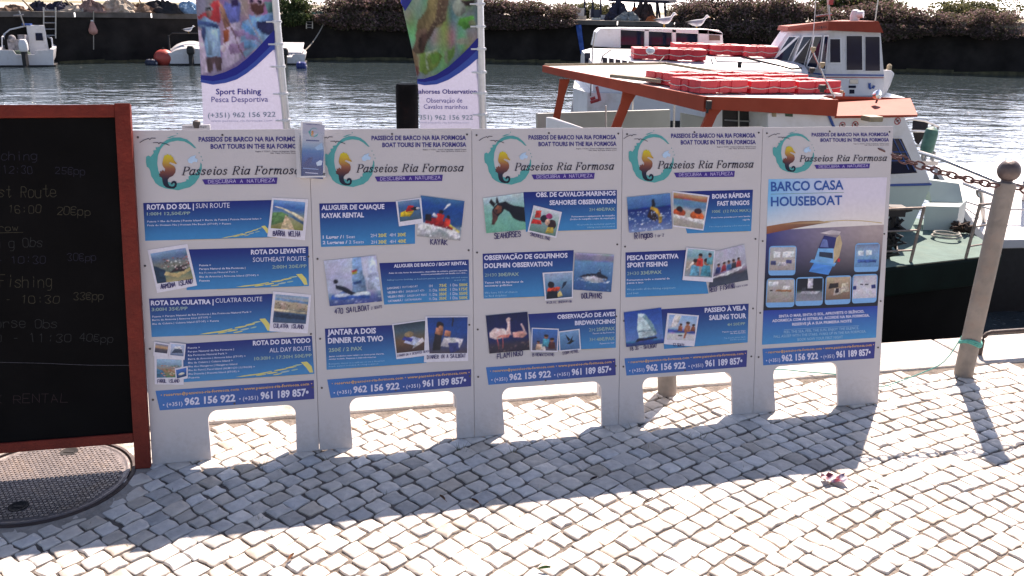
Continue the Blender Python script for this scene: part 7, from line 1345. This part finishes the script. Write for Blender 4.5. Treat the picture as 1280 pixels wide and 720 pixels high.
# fish shed with posts and gear
Ys = 53.0
sh0 = at(790, 30, Ys); sh0[2] = BT; fs = thing('fish_shed', 'open fishermen shed of dark posts under a flat dark roof, behind the white boat', 'shed', sh0)
mb = MB(); mb.prism([at(760, 1.5, Ys-.6), at(836, 4.5, Ys-.6), at(846, 3, Ys+2.6), at(766, -1, Ys+2.6)], (0, 0, .16)); mb.build('roof', m_dk, fs)
for x, lean_, Yp_ in ((766, 0, Ys), (776, .5, Ys+2), (793, 0, Ys), (800.5, 1, Ys), (804, -2, Ys+2), (821, 0, Ys), (825, -3, Ys+2), (832, -1, Ys)):
    b_ = at(x, 30, Yp_); b_[2] = BT; t__ = at(x+lean_, 3, Yp_); mb = MB(); mb.tube([b_, t__], .07, 6); mb.build('post', m_dk, fs)
for x, lb in ((707, 'lone thin post at the left of the crates'), (731, 'left post of the pair beside the white crates'), (741, 'right post of the pair beside the white crates'), (751, 'leaning post just left of the shed')):
    b_ = at(x, 22, Ys-.5); b_[2] = BT; t__ = at(x, -6 if x > 715 else -3, Ys-.5); mb = MB(); mb.tube([b_, t__], .06 if x > 715 else .035, 6); tag(mb.build('post', m_dk, None, loc=tuple(b_)), lb, 'post')
def crate(x0, x1, y0, y1, Yp_, m_, label, name='fish_crate'):
    a_, c_ = at(x0, y1, Yp_), at(x1, y0, Yp_); a_[2] = max(BT, a_[2]); Wd = c_[0]-a_[0]; H = c_[2]-a_[2]; c3 = np.array([(a_[0]+c_[0])/2, Yp_+.4, a_[2]]); o = thing(name, label, 'crate', c3)
    mb = MB(); 
    for sx in (-1, 1): mb.box(c3+np.array([sx*(Wd/2-.03), 0, H/2]), (.06, .8, H)); mb.box(c3+np.array([0, sx*.37, H/2]), (Wd-.12, .06, H))
    mb.box(c3+np.array([0, 0, .03]), (Wd-.1, .7, .06)); mb.build('box', m_, o); mb = MB()
    for sx in (-1, 1): mb.box(c3+np.array([0, sx*.41, H*.93]), (Wd*1.03, .03, H*.1))
    mb.build('rim', m_, o); return o
crate(706, 730.5, 10, 21, 52.0, mat('grey_white_tub', (.45, .44, .44), .6, .1, 3), 'large grey white tub left of the shed, upper one'); crate(712, 733, 20, 29, 51.3, mat('pale_crate', (.35, .34, .32), .6, .2, 4), 'pale lower crate in front of the grey white tub'); crate(740, 751, 22.5, 31, 51.5, mat('cyan_crate', (.30, .40, .46), .6, .15, 4), 'pale blue crate right of the two posts'); crate(752, 762, 19, 31, 51.5, mat('grey_crate', (.28, .33, .40), .6, .2, 4), 'tall grey blue crate beside the shed'); crate(761, 771, 27.5, 31.5, 51.3, m_buoyb, 'small bright blue crate under the shed edge'); crate(738, 752, 12, 21.5, 52.5, m_dkf, 'dark blue crate stacked behind the pale blue one')
for a in (('gear_heap', 'dark heap of gear under the shed, left', 'gear', 764, 790, 12, 30, m_dk, .4, 2.0, .15), ('net_heap', 'grey green net heap in front of the shed', 'net', 776, 800, 22, 32, nm('grey_net', (.2, .23, .24)), .3, 1.2, .1), ('gear_heap', 'tall dark heap of gear between the shed posts', 'gear', 802, 822, 10, 30, nm('black_gear', (.03, .022, .025)), .4, 2.2, .15), ('net_heap', 'orange net bundle beside the left gull', 'net', 812, 823, 26, 33, nm('orange_bundle', (.42, .13, .05)), .15, 1.1, .03), ('gear_heap', 'black heap at the right end of the shed', 'gear', 838, 862, 24, 34, nm('black_heap', (.015, .014, .016)), .2, 1.0, .05)):
    heap(*a)
mb = MB(); a_ = at(788, 22, 51.8); c_ = at(804, 33, 51.0); mb.tube([a_, c_], .09, 8); mb.tube([a_, a_+np.array([0, 0, -.6])], .05, 6); tag(mb.build('spar', m_wht, None, loc=tuple(c_)), 'pale spar leaning down in front of the shed', 'spar')
mb = MB(); m_ot = nm('orange_oilskin', (.48, .10, .03)); a_ = at(794, 9, 52.9); c_ = at(793.5, 16, 52.9); mb.loft([[a_+np.array([dx*.6, dy, 0]) for dx, dy in ((-.2, 0), (.2, 0), (.2, .08), (-.2, .08))], [c_+np.array([dx, dy, 0]) for dx, dy in ((-.26, 0), (.24, 0), (.2, .1), (-.2, .1))]]); tag(mb.build('oilskin', m_ot, None, smooth=True, loc=tuple(a_)), 'orange oilskin hanging on a shed post', 'oilskin')
# blue tarp strip hanging over the wall
mb = MB(); rows = []
for i in range(9):
    t_ = i/8; y = 31+36*t_; w = 3.4*(1-t_)+2.6*t_; xc = 723+3.2*t_*1.6; l_ = bwall(xc-w, y); r_ = bwall(xc+w, y); md = (l_+r_)/2+np.array([0, -.1-.06*math.sin(i*2), 0]); rows.append([l_-np.array([0, .05, 0]), md, r_-np.array([0, .05, 0])])
for p_, q_ in zip(rows[:-1], rows[1:]): mb.add(p_+q_, [(0, 1, 4, 3), (1, 2, 5, 4)])
tag(mb.build('hanging_tarp', mat('blue_tarp_strip', (.02, .10, .42), .6, .25, 3, .3), None, smooth=True, loc=tuple(rows[0][1])), 'bright blue tarp strip hanging down the far harbour wall', 'tarp')

# ================================================================== BUSHES along the far wall, trees behind
m_fol = vmat('bush_leaves', .8, .2, 3, trans=.42); m_stem = mat('bush_wood', (.08, .055, .04), .9, .3, 6, .4)
PUR = [(.20, .125, .135), (.25, .16, .165), (.14, .095, .085), (.28, .195, .19), (.10, .07, .06), (.10, .10, .05), (.13, .10, .065), (.08, .09, .04)]
GRN = [(.05, .085, .025), (.075, .11, .035), (.035, .06, .02), (.10, .12, .05)]
OLV = [(.09, .10, .04), (.13, .125, .06), (.06, .07, .03), (.16, .15, .08)]
RUS = [(.16, .09, .05), (.20, .12, .07), (.10, .06, .04), (.08, .06, .05)]
def bush_mesh(name, cols, W_, H_, D_, n, drop, leaf=.06, blobs=14):
    V = []; Fc = []; C_ = []; bl_ = [(random.uniform(-.42, .42)*W_, random.uniform(-.35, .35)*D_, random.uniform(.1, .72)*H_, random.uniform(.16, .30)) for _ in range(blobs)]
    if drop: bl_ += [(random.uniform(-.42, .42)*W_, -D_*.42+random.uniform(-.1, .1), -random.uniform(.1, 1)*drop, random.uniform(.18, .28)) for _ in range(int(blobs*.8))]
    for i in range(n):
        bx, by, bz, br = random.choice(bl_); d = rng.normal(size=3); d /= np.linalg.norm(d); r_ = br*(.55+.5*random.random()**.5); sc = min(W_, H_*1.6)
        p = np.array([bx, by, bz])+d*np.array([r_*sc*1.15, r_*D_*.9, r_*H_*.95])
        if p[2] < 0 and p[1] > -D_*.25: continue
        u_ = rng.normal(size=3); u_ /= np.linalg.norm(u_); w_ = np.cross(u_, rng.normal(size=3)); w_ /= np.linalg.norm(w_); s_ = leaf*random.uniform(.6, 1.5)
        c = random.choice(cols); k = random.uniform(.8, 1.2); k0 = len(V); V += [p+u_*s_, p+w_*s_*.6, p-u_*s_, p-w_*s_*.6]; Fc.append((k0, k0+1, k0+2, k0+3)); C_ += [tuple(x*k for x in c)+(1,)]*4
    me = bpy.data.meshes.new(name); me.from_pydata([tuple(map(float, v)) for v in V], [], Fc); a = me.color_attributes.new('tone', 'FLOAT_COLOR', 'POINT'); a.data.foreach_set('color', np.array(C_, dtype=np.float32).ravel()); me.materials.append(m_fol)
    sm = MB()
    for i in range(7):
        x, y, z, _ = bl_[i % len(bl_)]; sm.tube([(x*.25, y*.2, -.05), (x*.6+random.uniform(-.1, .1), y*.6, z*.5), (x, y, max(z, .1))], [.06, .04, .015], 5)
    so_m = sm.build(name+'_stem', m_stem, None); sme = so_m.data; bpy.data.objects.remove(so_m); return me, sme
BM = dict(purple=[bush_mesh('foliage', PUR, 2.6, 1.5, 1.6, 6500, .45) for _ in range(3)], green=[bush_mesh('foliage', GRN, 2.4, 1.5, 1.6, 5000, .5)], olive=[bush_mesh('foliage', OLV, 3.2, 1.6, 2.0, 6500, 0)], rust=[bush_mesh('foliage', RUS, 2.0, 1.4, 1.4, 4000, .6)])
def bush(kind, px, Yo, sx, sz, label, group, dz=0):
    p = bwall(px, 40); p = np.array([p[0], p[1]+Yo, BT+dz]); fm, sm = random.choice(BM[kind]); o = thing('bush', label, 'bush', p, group); o.scale = (sx, 1, sz*1.25); o.rotation_euler = (0, 0, random.uniform(-.25, .25))
    f_ = bpy.data.objects.new('foliage', fm); put(f_, o); s__ = bpy.data.objects.new('stem', sm); put(s__, o)
g1_ = 'dark purple brown bushes hanging over the wall between the two banners'
for x, sx, sz in ((424, 1.0, .5), (446, 1.1, .72), (474, 1.1, .74), (505, 1.1, .72), (530, 1.1, .72), (556, 1.1, .7), (583, 1.1, .7)): bush('purple', x, .25, sx, sz*1.15, 'purple brown bush hanging over the far wall between or behind the two banners', g1_)
bush('rust', 492, .3, .8, .55, 'rusty orange brown bush at the left edge of the seahorse banner', None); bush('green', 360, .7, .9, .7, 'green bush just right of the fishing banner pole', None); bush('green', 371, .9, .6, .45, 'small green bush beside the short ladder and green dinghy', None)
g2_ = 'purple brown bushes between the seahorse banner and the shed'
for x, sx, sz in ((612, 1.1, .56), (636, 1.1, .54), (660, 1.1, .5), (684, 1.0, .44), (702, .7, .36)): bush('purple', x, .25, sx, sz*1.2, 'purple brown bush on the wall between the seahorse banner and the shed', g2_)
g3_ = 'purple brown bushes behind the white boat and its wheelhouse'
for x, Yo, sx, sz in ((868, 1.0, .8, .62), (894, .4, 1.1, .64), (918, .8, 1.2, .84), (942, .4, 1.1, .76), (966, .6, 1.0, .95), (990, .4, 1.0, .78), (1014, .4, 1.0, .6)): bush('purple', x, Yo, sx, sz, 'purple brown bush behind the long roof of the white boat', g3_)
bush('purple', 880, 1.6, .6, 1.0, 'tallest bush right of the shed', None)
g4_ = 'purple brown bushes right of the wheelhouse'
for x, Yo, sx, sz in ((1070, .3, 1.1, .75), (1094, .3, 1.2, .82), (1120, .3, 1.2, .64), (1146, .3, 1.2, .52), (1172, .3, 1.2, .46), (1197, .3, 1.0, .36)): bush('purple', x, Yo, sx, sz, 'purple brown bush along the wall right of the wheelhouse', g4_)
bush('purple', 1244, .3, .85, .58, 'rounded purple bush at the right end of the wall, past the gap', None)
bush('purple', 1216, .4, .5, .2, 'low purple bush at the edge of the gap in the bushes', None)
bush('olive', 1262, 4.5, 1.2, .78, 'big olive green bush behind the wall at the right picture edge', None); bush('olive', 1295, 5.0, 1.3, .85, 'olive green bush running out of the right picture edge', None)
for x, Yo in ((740, 9), (772, 8), (900, 9)): bush('olive', x, Yo, .9, .55, 'low dry bush on the sand far behind the shed', 'dry bushes on the far sand')
# airy trees behind the wheelhouse
def tree(px, Yo, H, label, cols, n=2600):
    p = bwall(px, 40); p = np.array([p[0], p[1]+Yo, BT]); o = thing('tree', label, 'tree', p); sm = MB(); tips = []
    sm.tube([p, p+np.array([.05, 0, H*.3]), p+np.array([-.05, .05, H*.62])], [.12, .09, .05], 7)
    for i in range(16):
        a = random.uniform(0, 6.28); h0 = random.uniform(.22, .6)*H; r_ = random.uniform(.25, .55)*H; e = p+np.array([math.cos(a)*r_, math.sin(a)*r_*.7, h0+random.uniform(.15, .45)*H]); sm.tube([p+np.array([0, 0, h0]), (p+np.array([0, 0, h0])+e)/2+np.array([0, 0, .06*H]), e], [.05, .03, .01], 5); tips.append(e); tips.append((e+p+np.array([0, 0, h0]))/2)
    sm.build('trunk', m_stem, o, smooth=True); mb = MB()
    for i in range(n):
        c3 = random.choice(tips); q = c3+rng.normal(size=3)*np.array([.17, .15, .11])*H*.8
        u_ = rng.normal(size=3); u_ /= np.linalg.norm(u_); w_ = np.cross(u_, rng.normal(size=3)); w_ /= np.linalg.norm(w_); s_ = random.uniform(.05, .12); mb.add([q+u_*s_, q+w_*s_*.5, q-u_*s_, q-w_*s_*.5], [(0, 1, 2, 3)], tuple(v*random.uniform(.8, 1.2) for v in random.choice(cols)))
    mb.build('crown', m_fol, o, colours=True)
tree(1052, 2.2, 1.6, 'feathery green tree directly behind the wheelhouse roof', GRN+OLV); tree(1084, 2.0, 2.1, 'tallest feathery tree with greyish purple sprays, right of the wheelhouse roof', GRN+OLV+PUR[:2]); tree(1112, 2.6, 1.75, 'green feathery tree right of the tallest one', GRN+OLV); tree(1132, 2.4, 1.2, 'small thin tree right of the wheelhouse, at the end of the tree group', OLV+GRN)
# grassy far shore
fy = 420
mb = MB(); mb.add([(-900, 150, BT), (900, 150, BT), (900, 330, BT+.01), (-900, 330, BT+.01)], [(0, 1, 2, 3)]); tag(mb.build('dry_grass', mat('dry_grass', (.20, .19, .10), .95, .3, .05), None), kind='structure')
# concrete blocks in the gap of the bushes on the right
for x, w_, lb in ((1216, 1.4, 'grey concrete block on the wall in the gap between bushes'), (1268, 1.8, 'low concrete block on the wall at the right picture edge')):
    p = bwall(x, 50); c3 = np.array([p[0], p[1]+.5, BT+.15]); mb = MB(); mb.box(c3, (w_, .8, .34)); tag(mb.build('concrete_block', nm('old_concrete', (.28, .25, .22)), None, bevel=.04, loc=tuple(c3)), lb, 'block')
bpy.context.view_layer.update()
